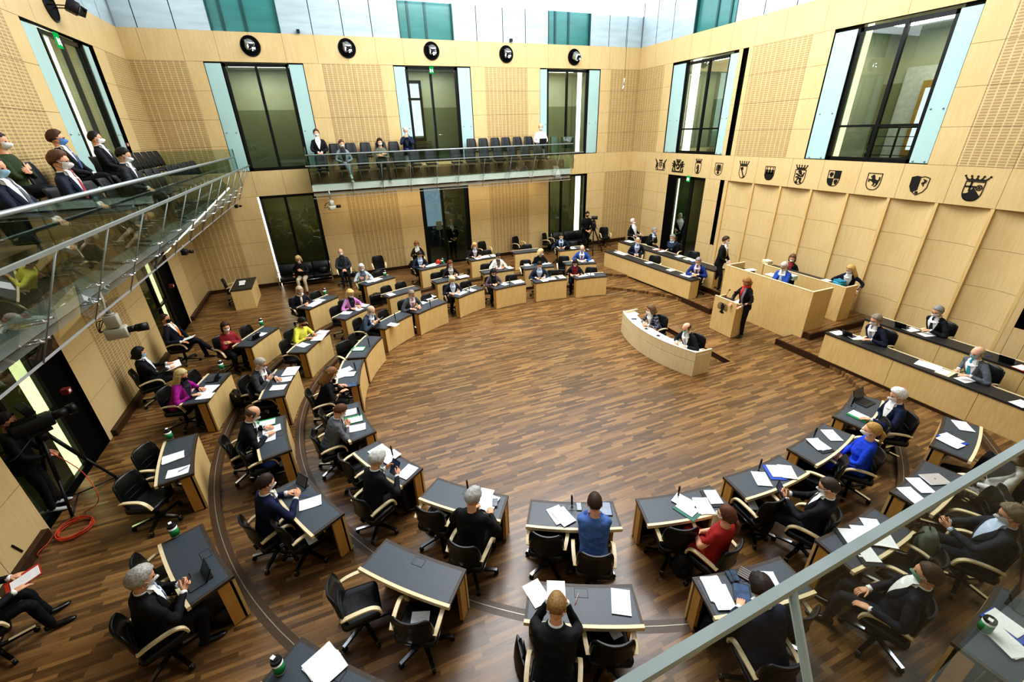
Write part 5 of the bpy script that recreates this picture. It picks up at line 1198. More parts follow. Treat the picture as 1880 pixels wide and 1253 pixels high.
def check_mat():
    m,nt,o=newmat('checked_cloth'); b=nd(nt,'BsdfPrincipled'); b.inputs['Roughness'].default_value=.8
    tc=nd(nt,'TexCoord'); sp=nd(nt,'SeparateXYZ'); nt.links.new(tc.outputs['Object'],sp.inputs[0])
    f=[math_(nt,'GREATER_THAN',math_(nt,'FRACT',math_(nt,'MULTIPLY',sp.outputs[i],14)),.86) for i in (0,2)]
    mx=nd(nt,'Mix',data_type='RGBA'); nt.links.new(math_(nt,'MAXIMUM',f[0],f[1]),mx.inputs[0]); mx.inputs[6].default_value=srgb('#1D1F33'); mx.inputs[7].default_value=srgb('#8E90A0'); nt.links.new(mx.outputs[2],b.inputs[0]); nt.links.new(b.outputs[0],o.inputs[0]); return m
STR,CHK=stripe_mat(),check_mat()
for c in PEOPLE:
    if c.get('pattern')=='stripe': c['pattern']=STR
    if c.get('pattern')=='check': c['pattern']=CHK
build_people()
# ---- chairs under people
def dirv(rot): return V3(-math.sin(rot),math.cos(rot),0)
GYW=[];GYN=[]
for c in PEOPLE:
    x,y,z=c['loc']; d=dirv(c['rot'])
    if c.get('chair'): swivel(x+d[0]*.03,y+d[1]*.03,z,c['rot'],'black leather swivel chair '+c['chair'])
    if c.get('gch'): gchair(x+d[0]*.03,y+d[1]*.03,z,c['rot'],'black gallery chair under the '+' '.join(c['label'].split()[:9]),'occupied gallery chairs')
# ---- empty swivel chairs: pixel of the middle of the backrest's upper edge
def EC_(px,z,label,yaw=0,rot=None,row=None):
    for _ in range(2):
        p=at(px[0],px[1],z+.89)
        r_=R(rot) if rot is not None else face_to(p)+R(yaw)
    d=dirv(r_); p=p+d*.285; p[1]=min(p[1],18.85)
    if row:
        m,out,_,_=min((v for k,v in DESKS.items() if k[0]==row),key=lambda v:np.linalg.norm(p[:2]-(v[0]+v[1]*.5)))
        g=(p[:2]-m)@out
        if g<.46: p[:2]+=out*(.46-g)
    swivel(p[0],p[1],z,r_,'empty black leather swivel chair '+label)
for px,row,lab,yaw in [((1095.5,497),1,'beside the person with black fringe',0),((1019,498.5),1,'beside the person with open pale collar',0),((940,506),1,'beside the person in mauve-grey jacket',0),((861,519),1,'beside the person with white-blond bob',0),((785,543),1,'beside the person with pink tie',0),((715,574.5),1,'beside the bald person in slate blue',0),
 ((627,628),1,'turned aside at the desk with one white document',-35),((648.5,617),1,'tucked behind the desk with one white document',0),((595,680),1,'beside the person with very long brown hair',0),((591,757),1,'half hidden by the person in tweed',0),((645,831),1,'beside the person with upright tablet',0),((781.7,939.6),1,'with leaflet beside the grey-haired person in black',8),((1001,969),1,'beside the person in bright blue jacket',0),((1246,957),1,'beside the person in red dress, pushed in',-6),((1415,908),1,'with leaflet beside the cross-legged person',0),((1543,841),1,'beside the person in cobalt blue',12),((1612,768),1,'between the laptop desk and the blond bun',10),
 ((1039.6,475),2,'beside the bald person with red tie',0),((968,480.6),2,'beside the person in leather jacket',0),((895.5,488),2,'beside the person in white jacket',0),((803.8,504.7),2,'beside the person with auburn hair',0),((711,528.5),2,'at the desk with a pilot case, nearer the case',0),((738,521),2,'at the desk with a pilot case, farther seat',0),((610,564),2,'beside the person in pink jacket',0),((519.6,628),2,'holding a black bag beside the yellow sweater',0),((477.4,706),2,'beside the person with folded papers',0),((450.6,818),2,'with black and blue bags on its seat',0),((532.8,943.8),2,'with brochure beside the navy suit with tablet',0),((1127,1163),2,'beside the person with head in hands',4),((1483,1122),2,'beside the person drawing on a tablet',10),((1741,1032),2,'with grey rucksack beside the green mask strap',14),((1841.7,910.6),2,'draped with a black leather jacket',14),((1822,838),2,'with navy cloth beside the patterned skirt',10),
 ((1061,449),3,'by the sofa beside the person in navy',0),((974.8,454),3,'at the bare desk of the back row',0),((898.8,462.7),3,'beside the person with pearl grey blouse',0),((694.4,499),3,'beside the person in pale grey jacket',0),((580.8,537.4),3,'beside the person with cream scarf',0),((464.7,601),3,'beside the person in striped red pullover',0),((361,684),3,'beside the person in magenta blazer',0),((251.5,824),3,'behind the desk with two sheets and canister',0),((219.6,878),3,'pulled out from the desk with two sheets',14),((270.6,1021),3,'beside the silver-haired person',0)]:
    EC_(px,TIER[row],lab,yaw,-112 if 'two sheets' in lab else None,row)
def EC_back(px,z,label,rot): EC_(px,z,label,0,rot)
EC_((600,1082),.1,'standing sideways behind the bare desk',0,-88); EC_((747,1146),.1,'with white sheet on its seat facing the bare desk',0,-30)
for px,z,lab,rot in [((406,514),.2,'at the lone side desk in the corner',-80),((692,469.8),.2,'standing alone against the slotted north wall',180),((882,443.7),.2,'behind the person with pearl grey blouse by the glass door',200),((941,433.6),.2,'with trousers over it against the north wall',-150),((995,428),.2,'beside the second sofa',-140),((1107.6,417),.2,'beside the far tripod camera',165),((1275.3,461.7),.34,'at the rear bench near the black wall slot',125),((1204,469),.17,'in the middle of the far front bench',130)]:
    EC_(px,z,lab,0,rot)
# ---- gallery chairs
for y in (8.35,10.0,10.55,11.7,12.2): gchair(-4.43,y,4.42,R(-90),'empty black gallery chair in the back row among the suited spectators','empty west gallery chairs among spectators')
for y in (15.5,16.05,16.6,17.15,17.7): gchair(-4.43,y,4.42,R(-90),'empty black gallery chair in the group of five by the west gallery door','five empty west gallery chairs')
for y in (8.0,9.4,10.0,10.6,11.9,12.5,13.1,13.7,14.75,15.3,15.9,16.5,17.0,17.5): gchair(-3.5,y,4.1,R(-90),'empty black gallery chair in the front row behind the west balustrade','empty front row west gallery chairs')
for x in (.55,1.12,1.66,2.24,2.73): gchair(x,18.78,4.42,PI,'empty black gallery chair between the two seated people under the slotted panel','five empty far gallery chairs')
for x in (5.91,6.43,6.96,7.45,7.98,8.51): gchair(x,18.78,4.42,PI,'empty black gallery chair in the row beside the white shirt','six empty far gallery chairs')
for x in (-.0,1.4,2.7,3.3,3.9,4.9,5.5,6.1,6.7,7.3,7.9,8.5): gchair(x,17.78,4.1,PI,'empty black gallery chair in the front row behind the far balustrade','empty front row far gallery chairs')
# ================================================================ THINGS ON THE DESKS
def textpaper():
    m,nt,o=newmat('printed_paper'); b=nd(nt,'BsdfPrincipled'); b.inputs['Roughness'].default_value=.8
    tc=nd(nt,'TexCoord'); sp=nd(nt,'SeparateXYZ'); nt.links.new(tc.outputs['Object'],sp.inputs[0])
    v=math_(nt,'LESS_THAN',math_(nt,'FRACT',math_(nt,'MULTIPLY',sp.outputs[1],85)),.4)
    n=nd(nt,'TexNoise'); n.inputs['Scale'].default_value=60; nt.links.new(tc.outputs['Object'],n.inputs['Vector'])
    ax=math_(nt,'LESS_THAN',math_(nt,'ABSOLUTE',sp.outputs[0]),.08); ay=math_(nt,'LESS_THAN',math_(nt,'ABSOLUTE',math_(nt,'SUBTRACT',sp.outputs[1],-.02)),.1)
    f=math_(nt,'MULTIPLY',math_(nt,'MULTIPLY',v,math_(nt,'MULTIPLY',ax,ay)),math_(nt,'MULTIPLY',math_(nt,'GREATER_THAN',n.outputs[0],.45),.2))
    mx=nd(nt,'Mix',data_type='RGBA'); nt.links.new(f,mx.inputs[0]); mx.inputs[6].default_value=srgb('#F4F4F2'); mx.inputs[7].default_value=srgb('#77787C')
    nt.links.new(mx.outputs[2],b.inputs[0]); nt.links.new(b.outputs[0],o.inputs[0]); return m
PRINT=textpaper()
def sheet_mb(w=.105,h=.1485,t=.0025,curl=.006):
    mb=MB(); n=6; top=[];bot=[]
    for i in range(n+1):
        y=-h+2*h*i/n; z=curl*(2*i/n-1)**4
        top+=[(-w,y,z+t),(w,y,z+t)]; bot+=[(-w,y,z),(w,y,z)]
    o=len(top); fs=[(2*i,2*i+1,2*i+3,2*i+2) for i in range(n)]+[(o+2*i+2,o+2*i+3,o+2*i+1,o+2*i) for i in range(n)]
    for i in range(n): fs+= [(2*i+2,o+2*i+2,o+2*i,2*i),(2*i+1,o+2*i+1,o+2*i+3,2*i+3)]
    fs+=[(1,0,o,o+1),(2*n,2*n+1,o+2*n+1,o+2*n)]
    return mb.add(top+bot,fs)
protos={}
def proto(kind):
    """builds one of each loose item the first time it is needed"""
    if kind=='sheet': o=sheet_mb().build('paper_sheet',PRINT)
    elif kind=='blank': o=sheet_mb(.105,.1485).build('paper_sheet',PAPER)
    elif kind=='leaflet': o=sheet_mb(.06,.10).build('leaflet',PRINT)
    elif kind=='open': 
        o=thing('open_booklet','x','booklet'); 
        for s in (-1,1):
            mb=sheet_mb(.1,.145,.006,.0); mb.v=[(x+s*.101,y,z+.006*math.cos((x/.1)*1.5)) for x,y,z in mb.v]; mb.build('page_block',PRINT,o)
    elif kind=='stack':
        o=thing('document_stack','x','papers')
        for k,(a,x) in enumerate(((0,0),(4,.006),(-3,-.004))):
            mb=sheet_mb(.105,.1485,.004,.001); M=Matrix.Translation((x,0,.004*k))@Matrix.Rotation(R(a),4,'Z'); mb.v=[tuple(M@Vector(p)) for p in mb.v]; mb.build('paper_layer',PRINT,o)
    elif kind.startswith('folder'):
        col={'g':GREEN,'b':BLUE,'d':DESKTOP2,'r':RED,'y':IVORY,'t':simple('#2F6B5A',.5)}[kind[6]]
        o=thing('document_folder','x','folder'); MB().box((-.12,-.16,0),(.12,.16,.006)).build('cover',col,o)
        mb=sheet_mb(.09,.13,.006,.003); mb.v=[(x+.02,y+.02,z+.007) for x,y,z in mb.v]; mb.build('paper',PRINT,o)
    elif kind=='laptop':
        o=thing('notebook_computer','x','laptop'); mb=MB(); mb.rbox((-.16,-.11,0),(.16,.11,.014),.012); mb.build('base',simple('#2C2D30',.4,.3),o)
        mb=MB(); mb.box((-.14,-.05,.0141),(.14,.09,.0155)); mb.build('keyboard',BLACK,o)
        M=Matrix.Translation((0,.11,.012))@Matrix.Rotation(R(-18),4,'X'); mb=MB(); mb.box((-.16,-.004,0),(.16,.004,.215),0,M); mb.box((-.148,-.0052,.012),(.148,-.0041,.205),1,M); mb.build('screen',[simple('#2C2D30',.4,.3),SCREEN],o)
    elif kind=='tablet':
        o=thing('tablet_computer','x','tablet'); mb=MB(); mb.rbox((-.09,-.125,0),(.09,.125,.008),.012); mb.build('case',BLACK,o); mb=MB(); mb.box((-.08,-.113,.0081),(.08,.113,.009)); mb.build('screen',SCREENL,o)
    elif kind=='tablet_stand':
        o=thing('tablet_computer','x','tablet'); M=Matrix.Rotation(R(-28),4,'X'); mb=MB(); mb.box((-.12,-.006,0),(.12,.006,.17),0,M); mb.box((-.11,-.0075,.01),(.11,-.0062,.16),1,M); mb.build('screen',[BLACK,SCREEN],o)
        mb=MB(); mb.box((-.12,-.17,0),(.12,-.005,.008)); mb.build('keyboard',simple('#3A3C40',.6),o); mb=MB(); mb.box((-.1,.004,0),(.1,.075,.006)); mb.build('stand',BLACK,o)
    elif kind=='closed_laptop':
        o=thing('notebook_computer','x','laptop'); mb=MB(); mb.rbox((-.16,-.11,0),(.16,.11,.016),.015); mb.build('lid',SILVER,o); mb=MB(); mb.cyl((0,0,.0162),.012,.0008,10); mb.build('emblem',simple('#55585C',.3),o)
    elif kind=='phone':
        o=thing('mobile_phone','x','phone'); mb=MB(); mb.rbox((-.037,-.075,0),(.037,.075,.009),.01); mb.build('case',BLACK,o); mb=MB(); mb.box((-.033,-.068,.0091),(.033,.068,.0098)); mb.build('screen',SCREEN,o)
    elif kind=='canister':
        o=thing('wipes_canister','x','canister'); mb=MB(); mb.cyl((0,0,0),.052,.155,20); mb.build('body',WHITE,o); mb=MB(); mb.cyl((0,0,.02),.0528,.105,20); mb.build('label_band',GREEN,o)
        mb=MB(); mb.cyl((0,0,.155),.053,.03,20,0,None,.047); mb.cyl((0,0,.185),.02,.008,10); mb.build('lid',BLACK,o); mb=MB(); mb.box((-.052,-.018,.19),(-.01,.018,.20)); mb.build('wipe',PAPER,o)
    elif kind=='pen': mb=MB(); mb.tube([(0,-.07,.005),(0,.06,.005)],.0045,6); mb.tube([(0,.06,.005),(0,.072,.005)],.0025,6); o=mb.build('pen',BLUE)
    elif kind=='redpen': mb=MB(); mb.tube([(0,-.07,.005),(0,.06,.005)],.005,6); mb.tube([(0,.06,.005),(0,.072,.005)],.0025,6); o=mb.build('pen',simple('#D8A0A0',.4))
    elif kind=='pilotcase':
        o=thing('pilot_case','x','case'); mb=MB(); mb.rbox((-.22,-.12,.02),(.22,.12,.36),.03); mb.build('body',LEATHER,o); mb=MB(); mb.tube([(-.07,0,.36),(-.06,0,.40),(.06,0,.40),(.07,0,.36)],.012,6); mb.build('handle',BLACK,o)
        mb=MB(); mb.box((-.12,-.125,.3),(-.08,-.119,.35)); mb.box((.08,-.125,.3),(.12,-.119,.35)); mb.build('clasp',CHROME,o)
    elif kind=='briefcase':
        o=thing('leather_briefcase','x','bag'); mb=MB(); rg=[]
        for z,w,d in ((.0,.19,.06),(.03,.21,.075),(.15,.2,.06),(.28,.18,.03),(.3,.17,.015)): rg.append([(w*math.cos(a),d*math.sin(a),z) for a in np.linspace(0,2*PI,16,endpoint=False)])
        mb.loft(rg); mb.build('body',LEATHER,o); mb=MB(); mb.tube(smooth_path([(-.09,0,.29),(-.07,-.02,.37),(.07,-.02,.37),(.09,0,.29)],4),.009,6); mb.build('handle',BLACK,o)
        mb=MB(); mb.box((-.15,-.07,.1),(.15,-.062,.2)); mb.build('pocket',LEATHER2,o)
    elif kind=='backpack' or kind=='rucksack':
        o=thing('backpack','x','bag'); mt=simple('#101114',.7,0,.2,20) if kind=='backpack' else simple('#5C665C',.75,0,.15,16); mb=MB(); rg=[]
        for z,w,d in ((.0,.10,.06),(.04,.13,.085),(.2,.135,.09),(.34,.115,.075),(.40,.07,.04)): rg.append([(w*math.copysign(abs(math.cos(a))**.7,math.cos(a)),d*math.copysign(abs(math.sin(a))**.7,math.sin(a)),z) for a in np.linspace(0,2*PI,18,endpoint=False)])
        mb.loft(rg); mb.build('body',mt,o); mb=MB(); rg=[[(x*.7,-.065-y*.05-.02,z) for x,y in ((1*.14,0),(.1,.6),(-.1,.6),(-.14,0))] for z in (.05,.12,.22,.24)]; mb.loft(rg); mb.build('front_pocket',mt,o)
        for s in (-1,1):
            mb=MB(); mb.tube(smooth_path([(s*.07,.1,.40),(s*.08,.17,.3),(s*.09,.15,.12),(s*.1,.1,.04)],3),.014,6); mb.build('strap',BLACK,o)
        mb=MB(); mb.tube(smooth_path([(-.04,.04,.42),(0,.05,.47),(.04,.04,.42)],3),.008,6); mb.build('handle',BLACK,o)
    elif kind=='handbag':
        o=thing('handbag','x','bag'); mb=MB(); rg=[]
        for z,w,d in ((.0,.14,.07),(.03,.16,.085),(.12,.15,.07),(.2,.13,.04),(.22,.1,.02)): rg.append([(w*math.cos(a),d*math.sin(a),z) for a in np.linspace(0,2*PI,14,endpoint=False)])
        mb.loft(rg); mb.build('body',LEATHER,o); mb=MB(); mb.tube(smooth_path([(-.08,0,.2),(-.05,.02,.3),(.05,.02,.3),(.08,0,.2)],3),.007,6); mb.build('handle',BLACK,o)
    elif kind=='blue_bag':
        mb=MB(); rg=[]
        for z,w,d in ((.0,.1,.06),(.05,.13,.08),(.15,.12,.06),(.19,.08,.03)): rg.append([(w*math.cos(a)*(1+.1*math.sin(3*a)),d*math.sin(a),z) for a in np.linspace(0,2*PI,14,endpoint=False)])
        mb.loft(rg); o=mb.build('cloth_bag',BLUE)
    elif kind in('bookpile_y','bookpile_t','boxblue'):
        cols={'bookpile_y':('#E9DFB4','#E3D49C','#EDE4C0'),'bookpile_t':('#BFD9C6','#A9CDB8','#CBE0D0'),'boxblue':('#2E9BB8','#56B4CE','#2483A0')}[kind]
        o=thing('book_pile','x','books')
        for k in range(3):
            mb=MB(); M=Matrix.Translation((0,0,.045*k))@Matrix.Rotation(R((0,5,-4)[k]),4,'Z'); mb.rbox((-.13,-.1,0),(.13,.1,.044),.008,0,M); mb.build('book',simple(cols[k],.6),o)
    elif kind=='coat':
        mb=MB(); rg=[]
        for z,w,d,y in ((.38,.27,.05,-.30),(.55,.27,.06,-.31),(.75,.27,.075,-.31),(.90,.25,.07,-.30),(.945,.22,.045,-.295)):
            rg.append([(w*math.cos(a),y+d*math.sin(a)+.012*math.sin(5*a+z*9),z) for a in np.linspace(0,2*PI,24,endpoint=False)])
        mb.loft(rg); o=mb.build('draped_jacket',LEATHER)
    elif kind=='striped_case': mb=MB(); mb.rbox((-.08,-.11,0),(.08,.11,.014),.01); o=mb.build('tablet_sleeve',SLEEVE)
    elif kind=='glass': mb=MB(); mb.cyl((0,0,0),.032,.006,14); mb.tube([(0,0,0),(0,0,.1)],.034,14); o=mb.build('water_glass',simple('#DDE6EA',.1,0,.02))
    elif kind=='redbag':
        mb=MB(); rg=[]
        for z,w,d in ((.0,.1,.06),(.06,.12,.07),(.14,.08,.05),(.18,.04,.03)): rg.append([(w*math.cos(a),d*math.sin(a)*(1+.2*math.sin(2*a)),z) for a in np.linspace(0,2*PI,12,endpoint=False)])
        mb.loft(rg); o=mb.build('small_bag',RED)
    return o
DESKTOP2=simple('#24282C',.6,0,.1)
def sleeve_mat():
    m,nt,o=newmat('striped_sleeve'); b=nd(nt,'BsdfPrincipled'); tc=nd(nt,'TexCoord'); sp=nd(nt,'SeparateXYZ'); nt.links.new(tc.outputs['Object'],sp.inputs[0])
    f=math_(nt,'GREATER_THAN',math_(nt,'FRACT',math_(nt,'MULTIPLY',sp.outputs[0],32)),.6); mx=nd(nt,'Mix',data_type='RGBA'); nt.links.new(f,mx.inputs[0]); mx.inputs[6].default_value=srgb('#3B3431'); mx.inputs[7].default_value=srgb('#8C7F76'); nt.links.new(mx.outputs[2],b.inputs[0]); nt.links.new(b.outputs[0],o.inputs[0]); return m
SLEEVE=sleeve_mat()
CAT={'sheet':'paper','blank':'paper','leaflet':'leaflet','open':'booklet','stack':'papers','laptop':'laptop','tablet':'tablet','tablet_stand':'tablet','closed_laptop':'laptop','phone':'phone','canister':'canister','pen':'pen','redpen':'pen','pilotcase':'case','briefcase':'bag','backpack':'bag','rucksack':'bag','handbag':'bag','blue_bag':'bag','bookpile_y':'books','bookpile_t':'books','boxblue':'books','coat':'jacket','striped_case':'tablet case','glass':'glass','redbag':'bag'}
USED={}; LIFT={}
def item(kind,loc,rot,label,group=None):
    if kind not in protos:
        protos[kind]=proto(kind); o=protos[kind]; o.location=[float(c) for c in loc]; o.rotation_euler=(0,0,rot); o['label']=label
        if group: o['group']=group
    else:
        o=dup(protos[kind],loc,rot,label,group)
        if not group and 'group' in o: del o['group']
    o['category']='folder' if kind.startswith('folder') else CAT[kind]
    return o
NM={'sheet':'white printed sheet','blank':'blank white sheet','leaflet':'small leaflet','open':'open white booklet','stack':'stack of white papers','folderg':'green folder with papers','folderb':'blue folder with papers','folderd':'black folder with papers','folderr':'red folder','foldery':'cream folder','foldert':'dark green folder','laptop':'open black notebook computer','tablet':'flat tablet computer','tablet_stand':'propped tablet with keyboard','closed_laptop':'closed silver notebook computer','phone':'dark mobile phone','canister':'white and green canister','pen':'blue pen','redpen':'pale red pen'}
ONDESK={}
def D(row,i,*items):
    """items: (kind, px, py, turn) on top of desk (row,i)"""
    m,out,rot,z=DESKS[(row,i)]; own=OW[(row,i)]; tz=z+DH+.0085
    own2='before '+own[3:] if own[:3]=='of ' else 'on the desk '+own
    cnt={}
    for it in items: cnt[it[0]]=cnt.get(it[0],0)+1
    for n,(k,px,py,tn) in enumerate(items):
        p=at(px,py,tz); lift=.0
        for q in ONDESK.get((row,i),[]):
            if np.hypot(*(p[:2]-q))<.22: lift+=.009
        ONDESK.setdefault((row,i),[]).append(p[:2])
        item(k,(p[0],p[1],tz+lift),rot+R(tn)+PI,NM[k]+' '+own2,('%ss %s'%(NM[k],own2))[:118] if cnt[k]>1 else None)
D(1,1,('open',1068,506,10),('sheet',1085,504,-8)); D(1,2,('sheet',999,515,5),('open',1010,512,-4),('foldery',1031,509,0)); D(1,3,('sheet',926,522,20),('open',951,518,0))
D(1,4,('open',846,538,5),('sheet',866,533,0)); D(1,5,('sheet',775,556,6),('sheet',787,549,-10),('phone',779,552,20),('sheet',792,545,0)); D(1,6,('phone',716,598,0),('sheet',722,597,8))
D(1,7,('folderg',658,641,4)); D(1,8,('stack',626,690,18),('sheet',640,688,-10),('sheet',634,680,30),('tablet',645,707,0)); D(1,9,('sheet',640,758,-12),('folderg',650,771,-10),('sheet',656,786,-14))
D(1,10,('open',700,832,-4),('stack',717,840,0),('sheet',748,867,10)); D(1,11,('sheet',890,912,4),('stack',898,925,-6),('phone',909,925,20)); D(1,12,('sheet',1024,946,28),('sheet',1035,950,34),('phone',1063,931,0),('tablet',1111,935,0))
D(1,13,('foldert',1262,938,28),('blank',1256,923,35),('stack',1291,930,-12),('folderd',1308,916,-10)); D(1,14,('sheet',1398,880,-30),('folderb',1422,868,-28),('sheet',1445,868,-34)); D(1,15,('sheet',1527,800,-36),('folderd',1506,820,-20),('blank',1501,817,-30))
D(1,16,('laptop',1588,740,-14),('folderg',1577,765,-12))
D(2,1,('sheet',1055,480,0),('sheet',1070,480,8),('sheet',1085,479,-6)); D(2,2,('sheet',968,487,0),('open',1000,484,4),('tablet',984,486,0)); D(2,3,('open',912,493,0),('sheet',936,492,10)); D(2,4,('open',850,508,4),('phone',822,508,0))
D(2,5,('sheet',718,541,0)); D(2,6,('sheet',636,575,20),('sheet',657,568,0),('sheet',668,561,6)); D(2,7,('open',585,620,10),('sheet',557,634,-20),('sheet',593,610,0)); D(2,8,('open',534,682,-4),('sheet',523,697,0),('sheet',511,712,-6))
D(2,9,('folderg',489,777,-6),('sheet',499,789,0),('sheet',489,806,-4),('phone',485,803,40)); D(2,10,('sheet',570,924,-24),('tablet_stand',552,893,10),('pen',559,912,-50)); D(2,12,('sheet',985,1090,32),('sheet',1021,1090,0),('blank',1140,1106,-6),('redpen',1059,1100,-20))
D(2,13,('stack',1312,1082,-8),('sheet',1325,1098,-12),('tablet',1362,1090,-30),('phone',1341,1060,-8),('phone',1348,1059,-14),('blank',1413,1072,-16)); D(2,14,('folderd',1560,990,-30),('stack',1587,985,-30),('sheet',1605,970,-34),('sheet',1580,1006,-30),('folderd',1590,1020,-30),('sheet',1621,990,-40))
D(2,15,('sheet',1675,910,-30),('sheet',1690,892,-34),('closed_laptop',1716,881,-30)); D(2,16,('folderb',1748,808,-24),('sheet',1744,813,-20),('blank',1768,783,-60))
D(3,1,('tablet_stand',1041,458,0),('sheet',1052,456,0)); D(3,3,('sheet',877,475,8),('open',890,472,0),('sheet',906,470,-8)); D(3,4,('open',790,488,-8),('sheet',799,486,12),('canister',812,484,0)); D(3,5,('sheet',678,517,0),('open',690,514,10),('canister',707,507,0))
D(3,6,('open',576,559,6),('sheet',588,552,0),('canister',597,541,0)); D(3,7,('sheet',478,614,-6),('tablet_stand',469,622,-10),('canister',481,598,0),('phone',474,613,0)); D(3,8,('open',381,717,-8),('sheet',377,728,0),('phone',387,695,30),('tablet_stand',397,697,0),('canister',408,678,0))
D(3,9,('stack',318,841,4),('sheet',327,867,-4),('pen',337,863,20),('canister',313,806,0)); D(3,10,('tablet_stand',374,1059,0),('canister',323,983,0)); D(3,11,('stack',590,1215,-14),('sheet',604,1232,-20),('canister',515,1232,0)); D(3,13,('canister',1805,1158,0),('stack',1845,1180,-24),('tablet_stand',1868,1110,0),('folderb',1848,1150,-10))
ptr=item('redbag',tuple(at(805,485,.94)[:2])+(.94,),0,'small red and white bag before the young bent person')
item('striped_case',tuple(at(1374,1058,.84)[:2])+(.843,),R(25),'brown striped sleeve on the desk of the tablet-drawing person')
# seats with things on them
SZ=.468
for k,px,z,rot,lab in [('leaflet',(808,946),0,30,'white leaflet on the seat beside the grey-haired person in black'),('leaflet',(1382,928),0,-30,'grey leaflet on the seat beside the cross-legged person'),('leaflet',(571,990),.1,20,'printed brochure on the seat beside the navy suit with tablet'),('sheet',(770,1148),.1,-20,'white sheet on the empty chair facing the bare desk'),
  ('handbag',(467,850),.1,40,'black handbag on the chair below the green folder desk'),('blue_bag',(497,855),.1,0,'bright blue cloth bag beside the black handbag'),('handbag',(541,640),.1,0,'black shoulder bag on the chair beside the yellow sweater'),('rucksack',(1690,1015),.1,40,'grey green rucksack on the chair beside the green mask strap'),('leaflet',(1126,1157),.1,0,'grey leaflet on the chair beside the head-in-hands person')]:
    p=at(px[0],px[1],z+SZ); item(k,(p[0],p[1],z+SZ+.004),R(rot),lab)
# bags on the floor
for k,px,z,rot,lab in [('pilotcase',(442,745),.2,-35,'black pilot case standing below the magenta blazer desk'),('pilotcase',(692,558),.2,10,'black pilot case standing beside the desk with one sheet'),('briefcase',(957,1222),.1,80,'black leather briefcase beside the head-in-hands person'),('backpack',(1250,1052),0,0,'black backpack with red book behind the red dress chair'),('backpack',(1300,1170),.1,10,'black bag under the desk of the tablet-drawing person'),('handbag',(418,1140),.2,20,'black bag with strap loop at the feet of the silver-haired person'),('briefcase',(1057,1040),0,80,'black leather bag standing between the two chairs behind the blue jacket'),('handbag',(650,508),.2,0,'black bag beside the charcoal jacket sitter'),('handbag',(757,492),.2,0,'dark bag at the feet of the auburn-haired wall sitter')]:
    p=at(px[0],px[1],z); item(k,(p[0],p[1],z+.005),R(rot),lab)
cj=[o for o in SC.objects if o.parent is None and str(o.get('label','')).startswith('empty black leather swivel chair draped')][0]
co=item('coat',tuple(cj.location),cj.rotation_euler[2],'black leather jacket draped over a chair near the patterned skirt')
# bench papers
def B(kind,px,z,rot,label,group=None):
    p=at(px[0],px[1],z)
    if z==.86: p[0]=min(max(p[0],10.95),11.14)
    elif z==1.03: p[0]=min(max(p[0],12.21),12.4)
    elif z==.85: x=10.5+(15.6-p[1])*.0728; p[0]=min(max(p[0],x+.13),x+.32)
    elif z==1.0: x=11.66+(16.3-p[1])*.0604; p[0]=min(max(p[0],x+.13),x+.36)
    elif z==1.32: p=atx(px[0],px[1],13.2); p[2]=z
    item(kind,(p[0],p[1],z+.003),R(rot),label,group)
for k,px,z,rot,lab in [('sheet',(1538,612),.86,80,'white sheet before the person leaning back at the front bench'),('tablet_stand',(1556,618),.86,90,'small dark tablet stand before the person leaning back'),('sheet',(1572,621),.86,70,'white booklet page beside the small dark tablet stand'),('open',(1704,672),.86,100,'open booklet with pen before the turquoise tie'),('foldery',(1735,685),.86,95,'long cream folder before the turquoise tie'),('blank',(1771,698),.86,80,'white page at the end of the cream folder'),('blank',(1868,745),.86,80,'white page alone at the far end of the front bench'),
  ('tablet_stand',(1653,603),1.03,90,'dark tablet stand before the person with hand at tie'),('sheet',(1672,606),1.03,80,'white page under the hands of the black-suited bench sitter'),('sheet',(1700,615),1.03,75,'loose white page beside the black-suited bench sitter'),('tablet_stand',(1843,668),1.03,90,'dark tablet stand near the half cut off sitter'),('folderr',(1872,680),1.03,80,'red folder near the half cut off sitter'),('pen',(1815,655),1.03,60,'thin white ruler on the rear bench'),
  ('sheet',(1138,463),.85,90,'white sheet at the far tip of the front bench'),('open',(1147,466),.85,100,'open booklet before the pale blue tie'),('sheet',(1196,482),.85,80,'white sheet in front of the middle empty bench chair'),('foldery',(1235,496),.85,90,'yellow folder before the royal blue suit'),('open',(1262,506),.85,95,'open booklet before the royal blue suit'),
  ('open',(1162,443),1.0,100,'open booklet on the rear bench in the far corner'),('folderr',(1210,458),1.0,90,'red folder before the person with hands at the mouth'),('sheet',(1220,461),1.0,85,'white sheet beside the red folder'),('sheet',(1254,470),1.0,90,'first white sheet of the row before the empty rear chair'),('foldery',(1270,475),1.0,90,'cream folder before the empty rear bench chair'),('folderb',(1284,478),1.0,80,'pale blue folder at the end of the rear bench papers'),
  ('sheet',(445,518),.92,10,'upper page of the papers on the lone corner desk'),('folderd',(443,523),.92,4,'black folder on the lone corner desk'),
  ('sheet',(1356,555),.97,95,'white speech page on the lectern'),('sheet',(1378,496),1.375,80,'white page at the end of the presiding desk'),('open',(1420,506),1.375,90,'open papers before the blue-suited presider'),('bookpile_t',(1452,513),1.37,90,'pale green book pile on the presiding desk'),('bookpile_y',(1408,484),1.32,80,'cream book pile on the second counter'),('boxblue',(1540,523),1.32,80,'turquoise box file pile before the bending person'),('sheet',(1514,518),1.32,80,'white page beside the turquoise pile'),
  ('sheet',(1162,577),.595,90,'white page before the checked blazer'),('phone',(1164,586),.595,60,'dark phone before the checked blazer'),('sheet',(1236,626),.595,80,'cream page before the bald stenographer')]: B(k,px,z,rot,lab)
